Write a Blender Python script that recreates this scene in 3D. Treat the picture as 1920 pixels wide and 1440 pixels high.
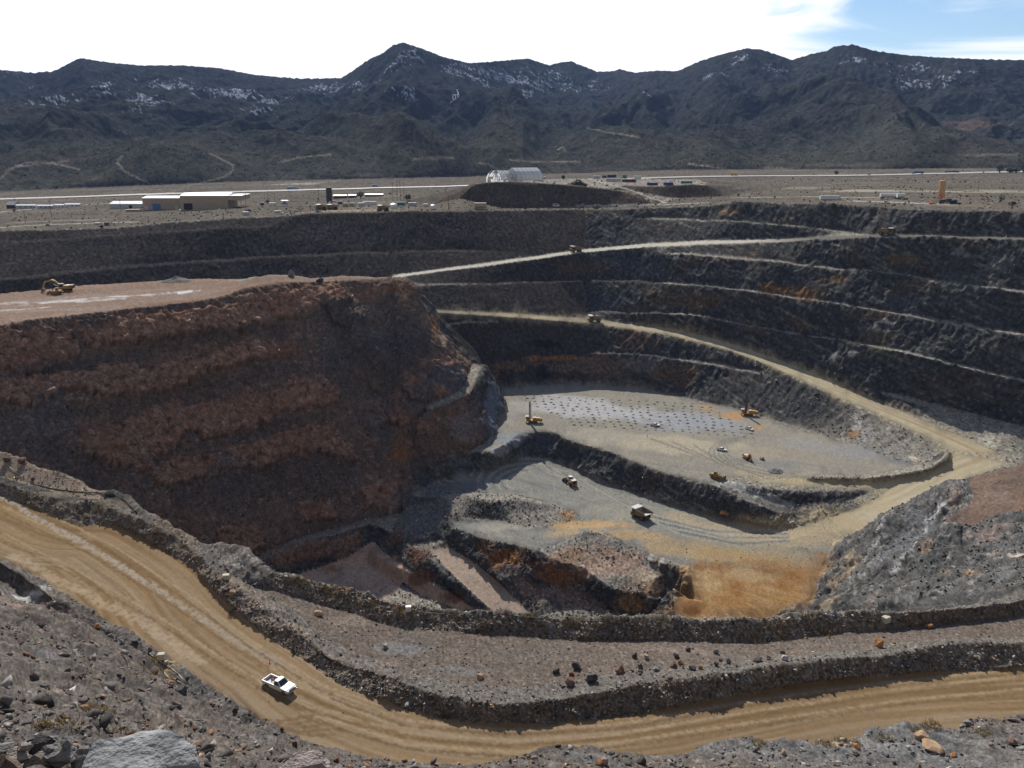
QUAL = 1.0
import bpy, bmesh, math, random
import numpy as np
from mathutils import Vector, Matrix
from mathutils.geometry import delaunay_2d_cdt
from concurrent.futures import ThreadPoolExecutor

random.seed(11)
RNG = np.random.default_rng(11)
R = math.radians
for o in list(bpy.data.objects):
    bpy.data.objects.remove(o)
SC = bpy.context.scene
COL = SC.collection

# ------------------------------------------------------------------ camera, sky, sun, exposure
FPX, CX, CY = 1600.0, 960.0, 720.0          # focal length and centre in photo pixels (1920 x 1440)
PITCH = math.atan2(CY - 280.0, FPX)          # eye level lies at row 280
SN, CN = math.sin(PITCH), math.cos(PITCH)
cam_d = bpy.data.cameras.new('camera')
cam = bpy.data.objects.new('camera', cam_d)
COL.objects.link(cam)
cam_d.sensor_fit = 'HORIZONTAL'
cam_d.sensor_width = 36.0
cam_d.lens = 36.0 * FPX / 1920.0
cam_d.clip_start = 0.3
cam_d.clip_end = 40000
cam.location = (0, 0, 0)
cam.rotation_euler = (math.pi / 2 - PITCH, 0, 0)
SC.camera = cam

SUN_AZ, SUN_EL = R(-13), R(37)               # measured from straight ahead (+Y) towards +X
world = bpy.data.worlds.new("World")
SC.world = world
world.use_nodes = True
wt = world.node_tree
for n in list(wt.nodes):
    wt.nodes.remove(n)
def wn(t, **k):
    n = wt.nodes.new(t)
    for a, b in k.items():
        setattr(n, a, b)
    return n
w_out = wn('ShaderNodeOutputWorld')
w_bg = wn('ShaderNodeBackground')
w_sky = wn('ShaderNodeTexSky', sky_type='NISHITA', sun_disc=False, sun_elevation=SUN_EL,
           sun_rotation=SUN_AZ, altitude=1400, air_density=1.0, dust_density=0.6, ozone_density=1.0)
w_bg.inputs['Strength'].default_value = 0.076
# thin high cloud: procedural, laid out on the sky directions themselves
w_tc = wn('ShaderNodeTexCoord')
w_map = wn('ShaderNodeMapping')
w_map.inputs['Scale'].default_value = (1.5, 1.5, 10.0)
w_map.inputs['Rotation'].default_value = (0.0, R(-9), R(20))
w_n1 = wn('ShaderNodeTexNoise')
w_n1.inputs['Scale'].default_value = 2.1
w_n1.inputs['Detail'].default_value = 7.0
w_n1.inputs['Roughness'].default_value = 0.55
w_n1.inputs['Distortion'].default_value = 1.3
wt.links.new(w_tc.outputs['Generated'], w_map.inputs['Vector'])
wt.links.new(w_map.outputs['Vector'], w_n1.inputs['Vector'])
# the cloud sheet is thickest on the sunward side and opens towards the right
w_sep = wn('ShaderNodeSeparateXYZ')
wt.links.new(w_tc.outputs['Generated'], w_sep.inputs['Vector'])
w_az = wn('ShaderNodeMath', operation='ARCTAN2')
wt.links.new(w_sep.outputs['X'], w_az.inputs[0])
wt.links.new(w_sep.outputs['Y'], w_az.inputs[1])
w_open = wn('ShaderNodeMapRange', interpolation_type='SMOOTHSTEP')
w_open.inputs['From Min'].default_value = 0.10
w_open.inputs['From Max'].default_value = 0.44
w_open.inputs['To Min'].default_value = 0.42
w_open.inputs['To Max'].default_value = -0.16
wt.links.new(w_az.outputs[0], w_open.inputs['Value'])
w_low = wn('ShaderNodeMapRange', interpolation_type='SMOOTHSTEP')
w_low.inputs['From Min'].default_value = 0.05
w_low.inputs['From Max'].default_value = 0.17
w_low.inputs['To Min'].default_value = 0.16
w_low.inputs['To Max'].default_value = 0.0
wt.links.new(w_sep.outputs['Z'], w_low.inputs['Value'])
w_add = wn('ShaderNodeMath', operation='ADD')
wt.links.new(w_n1.outputs['Fac'], w_add.inputs[0])
wt.links.new(w_open.outputs[0], w_add.inputs[1])
w_add2 = wn('ShaderNodeMath', operation='ADD')
wt.links.new(w_add.outputs[0], w_add2.inputs[0])
wt.links.new(w_low.outputs[0], w_add2.inputs[1])
w_cov = wn('ShaderNodeMapRange', interpolation_type='SMOOTHSTEP')
w_cov.inputs['From Min'].default_value = 0.36
w_cov.inputs['From Max'].default_value = 0.66
wt.links.new(w_add2.outputs[0], w_cov.inputs['Value'])
# ... and keeps to the sunward, lower half of the sky: overhead and behind it is clear
w_up = wn('ShaderNodeMapRange', interpolation_type='SMOOTHSTEP')
w_up.inputs['From Min'].default_value = 0.30
w_up.inputs['From Max'].default_value = 0.55
w_up.inputs['To Min'].default_value = 1.0
w_up.inputs['To Max'].default_value = 0.0
wt.links.new(w_sep.outputs['Z'], w_up.inputs['Value'])
w_fw = wn('ShaderNodeMapRange', interpolation_type='SMOOTHSTEP')
w_fw.inputs['From Min'].default_value = 0.0
w_fw.inputs['From Max'].default_value = 0.5
wt.links.new(w_sep.outputs['Y'], w_fw.inputs['Value'])
w_m1 = wn('ShaderNodeMath', operation='MULTIPLY')
w_m2 = wn('ShaderNodeMath', operation='MULTIPLY')
wt.links.new(w_up.outputs[0], w_m1.inputs[0]); wt.links.new(w_fw.outputs[0], w_m1.inputs[1])
wt.links.new(w_m1.outputs[0], w_m2.inputs[0]); wt.links.new(w_cov.outputs[0], w_m2.inputs[1])
w_mix = wn('ShaderNodeMixRGB')
w_mix.inputs['Color2'].default_value = (17.5, 17.6, 17.8, 1)
wt.links.new(w_m2.outputs[0], w_mix.inputs['Fac'])
# warm fill added to the sky behind the camera: brighter, less blue shade
w_fill = wn('ShaderNodeMixRGB')
w_fill.inputs['Color2'].default_value = (4.4, 3.7, 3.1, 1)
w_fill_f = wn('ShaderNodeMapRange')
w_fill_f.inputs['From Min'].default_value = 0.2
w_fill_f.inputs['From Max'].default_value = -0.3
w_fill_f.inputs['To Min'].default_value = 0.0
w_fill_f.inputs['To Max'].default_value = 0.62
wt.links.new(w_sep.outputs['Y'], w_fill_f.inputs['Value'])
wt.links.new(w_fill_f.outputs[0], w_fill.inputs['Fac'])
w_hs = wn('ShaderNodeHueSaturation')
w_hs.inputs['Saturation'].default_value = 1.15
w_hs.inputs['Value'].default_value = 1.55
wt.links.new(w_sky.outputs[0], w_hs.inputs['Color'])
wt.links.new(w_hs.outputs[0], w_fill.inputs['Color1'])
wt.links.new(w_fill.outputs[0], w_mix.inputs['Color1'])
wt.links.new(w_mix.outputs[0], w_bg.inputs['Color'])
wt.links.new(w_bg.outputs[0], w_out.inputs['Surface'])

sun_d = bpy.data.lights.new('sun', 'SUN')
sun_d.energy = 5.0
sun_d.angle = R(0.53)
sun_d.color = (1.0, 0.955, 0.88)
sun = bpy.data.objects.new('sun', sun_d)
COL.objects.link(sun)
sdir = Vector((math.sin(SUN_AZ) * math.cos(SUN_EL), math.cos(SUN_AZ) * math.cos(SUN_EL), math.sin(SUN_EL)))
sun.rotation_euler = sdir.to_track_quat('Z', 'Y').to_euler()
sun.location = sdir * 300

SC.view_settings.view_transform = 'Standard'
SC.view_settings.look = 'None'
SC.view_settings.exposure = 0.0
SC.view_settings.gamma = 1.0
SC.cycles.max_bounces = 4
SC.cycles.diffuse_bounces = 2
SC.cycles.glossy_bounces = 2
SC.cycles.transparent_max_bounces = 8

# ------------------------------------------------------------------ survey helpers: photo pixel + depth below eye -> place
def slope_of(py):
    v = (py - CY) / FPX
    return (SN + CN * v) / (CN - SN * v)
def pt(px, py, d=None, y=None):
    """world point seen at (px,py) that lies d metres below the eye (or y metres ahead)"""
    v = (py - CY) / FPX
    f = CN - SN * v
    m = (SN + CN * v) / f
    if y is None:
        y = d / m
    else:
        d = m * y
    zc = y / f
    return np.array([(px - CX) / FPX * zc, y, -d])
def hid(px, y, d):
    """world point y ahead and d below, on the bearing of photo column px at that depth"""
    m = d / y
    v = (m * CN - SN) / (CN + m * SN)
    zc = y / (CN - SN * v)
    return np.array([(px - CX) / FPX * zc, y, -d])
def mk(lst):
    out = []
    for a in lst:
        if len(a) == 4:
            out.append(hid(a[0], a[3], a[2]))
        elif a[2] < 0:
            out.append(pt(a[0], a[1], y=-a[2]))
        else:
            out.append(pt(a[0], a[1], d=a[2]))
    return np.array(out)
def smooth(P, k=None):
    """Catmull-Rom through the survey points"""
    P = np.asarray(P, float)
    if len(P) < 3:
        return P
    out = []
    E = np.vstack([2 * P[0] - P[1], P, 2 * P[-1] - P[-2]])
    for i in range(1, len(E) - 2):
        p0, p1, p2, p3 = E[i - 1], E[i], E[i + 1], E[i + 2]
        L = np.linalg.norm(p2 - p1)
        dist = np.linalg.norm(p1)
        n = int(max(2, min(8, L / max(2.0, dist * 0.012))))
        # centripetal tangents keep unevenly spaced points from overshooting
        d01 = max(np.linalg.norm(p1 - p0), 1e-6) ** .5
        d12 = max(L, 1e-6) ** .5
        d23 = max(np.linalg.norm(p3 - p2), 1e-6) ** .5
        m1 = (p2 - p1) + d12 * ((p1 - p0) / d01 - (p2 - p0) / (d01 + d12))
        m2 = (p2 - p1) + d12 * ((p3 - p2) / d23 - (p3 - p1) / (d12 + d23))
        for j in range(n):
            t = j / n
            out.append((2*t**3 - 3*t**2 + 1) * p1 + (t**3 - 2*t**2 + t) * m1 + (-2*t**3 + 3*t**2) * p2 + (t**3 - t**2) * m2)
    out.append(P[-1])
    return np.array(out)
def back(P, dr, dd):
    """the same line pushed dr metres away from the eye and dd metres deeper"""
    P = np.asarray(P)
    r = np.hypot(P[:, 0], P[:, 1])
    Q = P.copy()
    Q[:, 0] *= (r + dr) / r
    Q[:, 1] *= (r + dr) / r
    Q[:, 2] -= dd
    return Q

LN = {}
def line(name, lst, sm=True):
    P = mk(lst) if not isinstance(lst, np.ndarray) else lst
    LN[name] = smooth(P) if sm else P
    return LN[name]
# ------------------------------------------------------------------ survey lines of the land (crests, toes, road edges)
# the rim the photographer stands on
line('rim0', np.array([[-30, 1.2, -1.75], [-8, 1.2, -1.75], [0, 1.0, -1.75], [8, 1.2, -1.75], [30, 1.2, -1.75]], float), False)
line('rimb', np.array([[-60, -12, -1.6], [0, -12, -1.6], [60, -12, -1.6]], float), False)
line('rim1', [(-500,1385,-7.5),(0,1397,-7.7),(60,1392,-7.8),(140,1390,-7.9),(200,1425,-7.6),(340,1452,-7.4),(560,1475,-7),(960,1500,-7),(1500,1500,-7),(1920,1490,-7),(2400,1480,-7)])
line('rim2', back(LN['rim1'], 3, 5.5), False)
line('rim3', back(LN['rim1'], 20, 22), False)
# rubble slope at the left, near side of the haul road
line('S1', [(-300,1350,-50),(0,1378,-46),(100,1375,-47),(200,1400,-50),(340,1420,-57),(450,1445,-62),(560,1452,-68),(700,1462,-80)])
line('S2', [(-300,1230,-62),(0,1300,-64),(100,1305,-70),(200,1330,-72),(300,1360,-76),(420,1390,-82),(500,1410,-88),(600,1440,-94)])
line('S3', [(-300,1090,-103),(0,1135,-103),(60,1150,-103),(180,1210,-103),(250,1235,-104),(285,1270,-102),(340,1310,-102),(380,1345,-103),(450,1375,-104)])
line('S4', [(-300,985,77),(0,1090,79.5),(60,1128,80),(120,1165,80.5),(200,1205,81.5),(270,1245,82.5),(330,1290,83.2),(390,1325,84),(470,1362,85)])
line('NB', [(-300,880,72),(0,1054,77),(60,1092,78),(108,1122,78.8),(213,1186,80.8),(300,1236,82.2),(367,1281,83.4)])
line('RN', [(-300,865,73),(0,1045,78),(83,1090,79.5),(213,1170,81.5),(300,1223,82.8),(367,1267,83.7),(483,1343,85.2),(547,1380,86),(600,1413,86.6),(700,1434,87.2),(800,1436,87.5),(950,1434,88),(1100,1431,88.7),(1300,1425,89.7),(1500,1412,90.6),(1700,1398,91.7),(1920,1375,92.7),(2400,1325,94.5)])
line('MC', [(790,1462,85.6),(870,1450,84.3),(933,1438,83.8),(993,1420,83.8),(1053,1403,84),(1100,1402,84.2),(1160,1417,84.8),(1240,1427,85.5),(1313,1423,85.8),(1340,1406,85.6),(1430,1398,86),(1507,1396,86.5),(1617,1388,87),(1640,1374,87),(1697,1370,87.3),(1800,1367,88),(1847,1351,88),(1920,1345,88.7),(2400,1300,90.5)])
line('M2', [(760,1490,81),(933,1480,80),(1100,1468,80),(1313,1458,81),(1500,1450,82),(1700,1440,83),(1920,1425,84),(2400,1385,86)])
line('M3', np.array([[-15, 62, -55], [5, 64, -57.5], [30, 66, -60], [60, 70, -62], [100, 78, -66]], float), False)
line('M4', np.array([[-8, 35, -36], [10, 35, -36.5], [35, 38, -39], [70, 44, -43]], float), False)
# the tan haul road in the foreground, its berm, and the bench beyond
line('RF', [(-300,800,71),(0,927,76.6),(100,967,77.8),(150,985,78.3),(213,987,79),(300,1027,80.3),(367,1073,81.4),(427,1137,82.8),(500,1193,83.9),(567,1233,84.8),(640,1283,85.6),(707,1310,86.2),(757,1330,86.7),(827,1347,87),(927,1357,87.5),(1007,1357,88),(1107,1347,88.5),(1207,1337,89),(1280,1325,89.5),(1397,1303,90),(1513,1282,90.6),(1647,1270,91.4),(1763,1260,92),(1920,1253,92.7),(2400,1225,94.5)])
line('BC', [(-300,785,69.3),(0,903,74.4),(67,923,75.2),(113,940,75.7),(187,947,76.4),(227,963,76.9),(300,990,77.8),(337,1013,78.7),(377,1047,79.7),(413,1087,80.8),(450,1108,81.4),(500,1145,82.2),(560,1187,83),(640,1239,83.8),(707,1258,84.1),(807,1301,84.9),(840,1308,85.1),(940,1320,85.3),(1040,1311,85.7),(1140,1294,86.1),(1207,1281,86.4),(1280,1277,86.9),(1413,1258,87.3),(1547,1241,88),(1647,1231,88.6),(1747,1212,89),(1800,1205,89.3),(1920,1206,90),(2400,1180,91.8)])
line('BK1', [(-300,778,71),(0,893,76),(67,912,76.5),(130,930,77),(195,939,77.6)])
line('PE', [(-300,770,72.5),(0,845,72.5),(90,878,74),(180,917,76.3),(230,935,76.9),(263,966,77.4),(300,983,77.9),(340,1003,78.8),(367,1024,79.5),(410,1026,80),(443,1040,80.7),(487,1076,82),(530,1078,82.5),(600,1093,83.6),(667,1106,84.4),(733,1126,85.4),(833,1141,86.6),(917,1150,87.2),(1000,1155,87.7),(1100,1161,88.3),(1240,1162,88.8),(1413,1160,89.2),(1513,1152,89.4),(1613,1149,89.4),(1707,1149,89.4),(1780,1142,89.4),(1920,1126,89.4),(2400,1090,89)])
line('BK2', [(455,1092,82.8),(510,1125,84.2),(565,1160,85),(640,1212,86),(707,1232,86.5),(807,1272,87.1),(940,1293,87.4),(1040,1285,87.7),(1140,1270,88),(1280,1255,88.6),(1413,1240,89.2),(1547,1225,89.7),(1647,1216,90),(1747,1200,90.4),(1920,1194,91),(2400,1168,92)])
line('BB', [(500,1103,84),(545,1115,85),(600,1133,86),(667,1150,87),(740,1173,88),(847,1183,88.8),(973,1192,90),(1090,1202,91),(1190,1203,91.3),(1280,1203,91.5),(1430,1203,92),(1547,1193,92),(1647,1182,92),(1747,1170,92),(1847,1160,92),(1920,1152,92),(2400,1117,91.5)])
# pit wall below the foreground bench: mostly out of sight
PEc = LN['PE']
pe_px = PEc[:, 0] / np.hypot(PEc[:, 0], PEc[:, 1])
zc_ = PEc[:, 1] * CN - PEc[:, 2] * SN
ppx = CX + FPX * PEc[:, 0] / zc_
line('W1', back(PEc[(ppx > -250) & (ppx < 1560)], 14, 15), False)
line('W1r', back(PEc[ppx > 1625], 8, 7), False)
line('W2', back(PEc[(ppx > -250) & (ppx < 470)], 52, 72), False)
line('W2b', back(PEc[(ppx > 520) & (ppx < 1540)], 75, 85), False)
line('PB', [(400,0,190,303),(600,0,193,292),(800,0,196,282),(1000,0,197,276),(1150,0,195,276),(1230,0,186,280),(1320,0,180,287),(1440,0,178,291)])
# floor of the pit
line('HF', [(-300,0,175,262),(0,0,176,270),(100,0,177,276),(200,0,178,290),(300,0,179,312),(400,0,180,335),(480,0,179,354),(560,1010,-371),(640,985,-382),(690,972,-389),(735,962,-393),(762,948,-398),(770,905,-412)])
line('HBc', [(480,1058,180),(560,1027,177.5),(640,1001,176.8),(690,983,176.5),(707,985,177),(733,1001,177.8),(767,1022,178.8),(797,1042,179.7),(840,1083,182.5),(860,1100,183.8),(880,1118,185),(925,1153,187.5)])
line('HBt', [(480,1100,189),(600,1064,188),(660,1040,186.5),(690,1021,183.5),(700,1016,182.8),(720,1036,183.2),(760,1064,184.6),(808,1091,185.7),(848,1115,186.9),(885,1138,188.3)])
line('L2', [(668,1044,186.7),(690,1032,184.3),(713,1047,184.2),(747,1066,184.8),(787,1081,185.6),(827,1099,187),(853,1112,187.9),(870,1126,188.6)])
line('L2t', [(665,1060,189.5),(690,1060,189.7),(710,1070,190),(757,1094,190.5),(787,1115,191),(833,1134,191.5),(860,1147,191.8)])
line('RL', [(805,1030,178.5),(850,1078,181.5),(893,1119,184.5),(938,1157,187.5)])
line('RR', [(838,1025,178),(883,1053,180.3),(920,1082,182.3),(960,1118,184.8),(1000,1157,187.5)])
line('OC', [(852,984,171.5),(893,1006,171.5),(933,1016,171),(1000,1028,170.8),(1033,1048,171.3),(1100,1068,172),(1127,1092,173.5),(1150,1108,175),(1200,1114,175.5),(1225,1122,176)])
line('OT', [(840,1013,176.5),(880,1040,178.5),(933,1073,180),(960,1090,181),(1017,1098,181),(1083,1118,182),(1120,1134,182.8),(1150,1148,182.9),(1210,1158,184)])
line('MB', [(838,932,166.5),(865,926,165),(917,940,164.5),(960,934,164.3),(1000,944,165),(1040,950,165.3),(1062,955,166)])
line('MBb', [(850,914,166.5),(900,924,166.3),(960,922,166.3),(1040,938,166.3)])
line('MT', [(845,969,169.8),(895,972,169.8),(933,974,169.6),(1000,988,169.3),(1050,984,168.5),(1085,966,167)])
line('FD', [(1090,988,167.6),(1103,996,166.3),(1150,1008,166.8),(1200,1030,168),(1240,1052,169.3),(1280,1066,170.3),(1294,1085,171.5),(1268,1108,173.5),(1246,1122,176)])
line('fan', [(1262,1128,180),(1285,1122,178),(1320,1130,175.5),(1400,1140,174.5),(1470,1142,174.8)])
line('fan0', [(1320,1062,169.5),(1400,1050,168.3),(1480,1050,168)])
line('WC', [(905,850,155),(940,838,153.5),(977,813,152.5),(1027,808,152.5),(1073,827,153),(1133,843,153),(1183,863,153.2),(1233,882,153.6),(1267,893,153.8),(1307,905,154.2),(1343,916,154.8),(1393,943,157.5),(1447,960,160),(1497,970,161.8),(1530,963,160.5),(1567,950,158.8),(1600,934,156.8),(1648,916,154.8)])
line('WT', [(905,890,163.5),(960,868,164),(1003,858,164),(1060,873,165),(1107,897,165.5),(1167,917,165.8),(1220,937,166),(1283,953,166),(1333,967,166),(1383,980,166),(1450,993,165.7),(1497,987,164),(1547,973,161.8),(1597,957,159.5),(1627,943,157.6),(1660,924,155.6)])
line('fl', [(830,895,164.8),(870,905,165.3),(950,895,165.5),(1050,915,166),(1150,950,166),(1300,1000,166.3),(1450,1015,166),(1540,1000,164)])
# drill pad, inner wall, hairpin berm
line('FT', [(772,866,-424),(800,860,-424),(840,854,-427),(880,845,-433),(905,834,-439),(925,815,-449),(940,790,-470),(948,765,-492),(941,742,-517),(926,715,-540)])
line('PT', [(945,728,-533),(1000,722,-540),(1100,720,-545),(1200,728,-538),(1260,738,-528),(1330,757,-507),(1400,772,-490),(1460,792,-470),(1560,822,-440),(1640,848,-418),(1690,870,-402),(1728,872,-398)])
line('IB', [(1525,893,151.3),(1600,896,151.3),(1647,894,151),(1725,884,149.7),(1763,867,148.2),(1774,852,147.4)])
line('IBf', [(1513,901,152.8),(1580,905,153.3),(1647,904,153.3),(1735,893,151.6),(1775,873,150.2),(1788,855,149.2)])
line('IBb', [(1540,884,152.3),(1600,886,152.4),(1647,883,152.2),(1700,876,151.8),(1745,862,150.6)])
line('BRL', [(1290,893,153.2),(1330,903,153.5),(1400,912,153.8),(1450,917,154),(1520,921,154.3),(1590,919,154.5),(1640,912,154.3)])
line('WG', [(1370,918,154.6),(1420,930,156.4),(1480,944,158.6),(1530,941,157.8),(1580,929,156)])
line('padm', [(1000,775,151.5),(1150,800,152),(1300,840,152.3),(1400,870,152.4),(1480,890,152.6)])
line('UN', [(740,590,105.5),(805,585,106),(870,589,107.5),(960,595,110),(1040,601,113),(1115,607,116.5),(1250,628,121.3),(1350,652,126),(1430,681,130.5),(1530,726,136),(1620,766,140.5),(1700,803,144),(1760,832,147.5),(1783,846,148.7)])
line('UO', [(740,586,105),(805,581,105.5),(870,584,107),(960,588,109.6),(1040,593.5,112.5),(1115,599,116),(1250,617,120.8),(1350,640,125.5),(1430,666,129.8),(1530,704,135),(1620,744,139.8),(1700,776,143),(1800,816,147.2),(1860,842,149.3),(1893,863,150.4),(1893,869,150.7),(1863,881,151),(1820,897,151.5),(1783,922,153),(1740,943,155),(1687,967,158),(1633,987,161),(1590,1010,164),(1570,1020,165),(1545,1060,168),(1528,1100,171),(1520,1140,175)])
line('UB', [(905,671,-548),(1000,667,-556),(1100,664,-556),(1200,667,-552),(1280,677,-543),(1380,693,-527),(1430,703,-516)])
line('UBi', back(LN['UB'], 4, -.4), False)
# right-hand wall of benches
line('TN', [(735,521,89.2),(870,503.5,84.2),(1000,486,79.3),(1080,475,76.7),(1180,466,73.2),(1300,459,69),(1480,452,62.5),(1657,444,54.5),(1800,447,53),(1920,450,51.5),(2400,462,47)])
line('TO', [(735,516,89.1),(870,499,84.2),(1000,481,79.2),(1080,470,76.3),(1180,460.5,72.7),(1300,452.5,68),(1480,446.5,62),(1657,440,54),(1800,443,52.5),(1920,446,51),(2400,458,46.5)])
line('B1', [(1240,477,-640),(1290,480,-628),(1447,492,-590),(1580,507,-560),(1680,513,-537),(1730,525,-525),(1813,537,-505),(1920,548,-480),(2400,610,-405)])
line('B2', [(770,538,-594),(877,535,-604),(967,532,-614),(1080,527,-630),(1180,528,-628),(1280,535,-605),(1380,545,-580),(1480,560,-555),(1580,575,-532),(1680,590,-512),(1780,607,-493),(1920,631,-462),(2400,705,-390)])
line('B3', [(1100,587,-604),(1180,587,-597),(1280,591,-582),(1363,605,-566),(1447,620,-548),(1547,638,-524),(1700,664,-482),(1800,690,-465),(1920,716,-443),(2400,805,-380)])
line('B4', [(1640,736,-478),(1700,752,-466),(1800,777,-453),(1920,808,-430),(2400,910,-365)])
for b in ('B1', 'B2', 'B3', 'B4'):
    line(b + 'i', back(LN[b], 5.5 if b != 'B4' else 7, -.5)[1:], False)
line('RX', [(1960,872,-402),(2100,885,-385),(2400,925,-350)])
# east wall and the bench above it
line('EC', [(2400,868,-300),(1990,862,-312),(1900,870,-309),(1863,880,-306),(1822,895,-303),(1820,915,-292),(1827,933,-285),(1802,960,-272),(1782,982,-263)])
line('EI', [(2300,905,-280),(1990,905,-289),(1905,893,-297),(1868,903,-291),(1850,935,-280),(1835,965,-268)])
line('EB', [(1782,984,-261),(1830,986,-261),(1880,976,-261),(1920,972,-261),(2400,945,-261)])
line('E2', [(1640,1080,-264),(1700,1050,-258),(1780,1030,-248),(1850,1020,-240),(1920,1010,-236),(2400,985,-225)])
line('E4', [(1600,1142,-256),(1640,1138,-240),(1707,1133,-212),(1800,1118,-192),(1920,1103,-177),(2400,1060,-168)])
line('E3', [(1660,1110,-246),(1730,1095,-232),(1800,1080,-220),(1920,1058,-208),(2400,1025,-198)])
# far wall, rim and the plain
line('FR', [(-300,440,-625),(0,433,-640),(200,427,-662),(340,415,-675),(430,409,-682),(520,405,-688),(600,400,-692),(735,397,-697),(900,395,-707),(1033,393,-722),(1180,391,-722),(1280,388,-711),(1340,384,-696),(1380,379,-682),(1480,383,-655),(1600,386,-612),(1750,395,-563),(1920,398,-530),(2400,408,-460)])
line('CB', [(-300,465,-607),(0,457,-622),(150,447,-640),(350,433,-656),(500,425,-669)])
line('CBi', back(LN['CB'], 4.5, -.4), False)
line('LB', [(-300,540,-560),(0,526,-577),(130,512,-597),(250,500,-612),(400,490,-628),(640,477,-646),(735,474,-650),(860,471,-658),(950,473,-660)])
line('LBi', back(LN['LB'][:-2], 4.5, -.4), False)
line('FW', [(-300,0,106,545),(0,0,106,556),(250,0,104,580),(500,0,101,603),(640,0,97,612),(705,0,93,618)])
line('C1', [(1190,411,-708),(1280,412,-694),(1380,417,-660),(1480,425,-629),(1547,432,-610),(1613,438,-590)])
line('C1i', back(LN['C1'][:-1], 5, -.4), False)
line('YL', [(-300,402,-880),(0,400,-900),(200,398,-900),(340,394,-900),(500,388,-880),(700,382,-880),(808,383,-850)])
line('YR', [(1420,366,-800),(1480,370,-720),(1600,368,-700),(1763,377,-625),(1920,380,-600),(2400,384,-560)])
line('YR2', [(1400,349,-950),(1600,346,-950),(1920,345,-950),(2400,345,-950)])
line('HW', [(-300,384,-1330),(0,375,-1350),(400,362,-1400),(700,354,-1430),(860,350,-1450),(1280,333,-1450),(1600,330,-1450),(1920,323,-1450),(2400,316,-1450)])
EDGE = [(-700,92),(-300,84),(0,78),(400,66),(860,58),(1280,42),(1600,38),(1920,32),(2400,27),(2700,26)]
line('ED', [(a, 0, b, 1900) for a, b in EDGE], False)
# waste mound that carries the white fabric building, and the container mound
line('DT', [(838,387,-818),(850,389,-813),(950,390,-816),(1060,390,-815),(1150,389,-806),(1235,384,-799)])
line('DC', [(862,372,-806),(880,353,-825),(892,345,-835),(960,341,-838),(1000,342,-838),(1060,347,-835),(1120,353,-830),(1165,358,-826),(1190,368,-815),(1222,379,-803)])
line('DB', [(890,344,-900),(960,337,-930),(1060,336,-940),(1140,334,-960),(1240,336,-990),(1335,337,-990)])
line('D2c', [(1172,347,-880),(1210,350,-880),(1270,349,-880),(1325,347,-888),(1348,358,-882)])
line('D2t', [(1195,360,-868),(1250,370,-863),(1300,371,-865),(1362,370,-868)])
line('DBB', back(LN['DB'], 45, 14), False)
# the red hill on the left, its plateau and its nose
line('HC', [(-300,640,74),(0,610,74),(100,597,74),(143,590,74),(200,583,74),(300,570,74),(400,560,74),(433,553,74),(470,541,73),(520,531,72),(580,528,72.5),(640,525,73.5),(700,523,74),(735,523,74.6),(757,527,75.5),(775,547,-497),(787,570,-497),(813,600,-497),(830,627,-497),(848,655,-500),(865,672,-503),(884,683,-505)])
line('HM', [(447,541,73),(470,525,71),(500,517,69.6),(533,514,69.6),(583,519.5,71.6),(640,516,72.2),(690,518,73.4)])
line('HB', [(-300,570,74),(0,553,73.5),(83,543,74),(143,537,73.5),(233,530,73.5),(300,527,73.5),(367,523,73.5),(440,522,74)])
line('HBb', back(LN['HB'], 4, 1.5), False)
line('HBB', back(LN['HB'], 22, 20), False)
line('HMB', back(LN['HM'][4:], 26, 20), False)
line('LG', [(795,769,-431),(840,757,-440),(875,742,-452),(890,722,-470),(898,700,-488),(905,688,-501)])
line('LGi', [(800,758,-441),(845,738,-452),(866,722,-465),(876,700,-486),(880,688,-500)])
# a dark gravel pile on the far rim
EXTRA = []
# ------------------------------------------------------------------ triangulated land surface from the survey lines
v2, vz, edges = [], [], []
for nm, P in LN.items():
    b = len(v2)
    for p in P:
        v2.append(Vector((p[0], p[1])))
        vz.append(p[2])
    edges += [(b + i, b + i + 1) for i in range(len(P) - 1)]
for p in EXTRA:
    v2.append(Vector((p[0], p[1]))); vz.append(p[2])
for x, y, z in ((-3000, 1900, -95), (3000, 1900, -25), (-1500, 900, -70), (1500, 900, -25), (-700, 300, -80), (700, 300, -60),
                (-300, -12, -2), (300, -12, -2), (-260, 110, -78), (260, 110, -85)):
    v2.append(Vector((x, y))); vz.append(z)
r_v, r_e, r_f, r_ov, r_oe, r_of = delaunay_2d_cdt(v2, edges, [], 0, 1e-5)
TV = np.array([(v.x, v.y) for v in r_v])
TZ = np.zeros(len(r_v))
V0 = np.array([(v.x, v.y) for v in v2]); Z0 = np.array(vz)
ncross = 0
CROSS = []
for i, ov in enumerate(r_ov):
    if ov:
        TZ[i] = np.mean([vz[k] for k in ov])
    else:
        ncross += 1
        dd = np.hypot(V0[:, 0] - TV[i, 0], V0[:, 1] - TV[i, 1])
        k = np.argsort(dd)[:4]
        w = 1 / (dd[k] + 1e-3)
        TZ[i] = (Z0[k] * w).sum() / w.sum()
        CROSS.append((TV[i, 0], TV[i, 1], TZ[i]))
TRI = np.array([f for f in r_f if len(f) == 3])
def inpoly(x, y, P):
    x = np.asarray(x); y = np.asarray(y)
    c = np.zeros(x.shape, bool)
    n = len(P)
    j = n - 1
    for i in range(n):
        xi, yi, xj, yj = P[i][0], P[i][1], P[j][0], P[j][1]
        if yi != yj:
            c ^= ((yi > y) != (yj > y)) & (x < (xj - xi) * (y - yi) / (yj - yi) + xi)
        j = i
    return c
def poly(*parts):
    return np.vstack([np.asarray(p)[:, :2] for p in parts])
rv = lambda P: np.asarray(P)[::-1]
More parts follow.
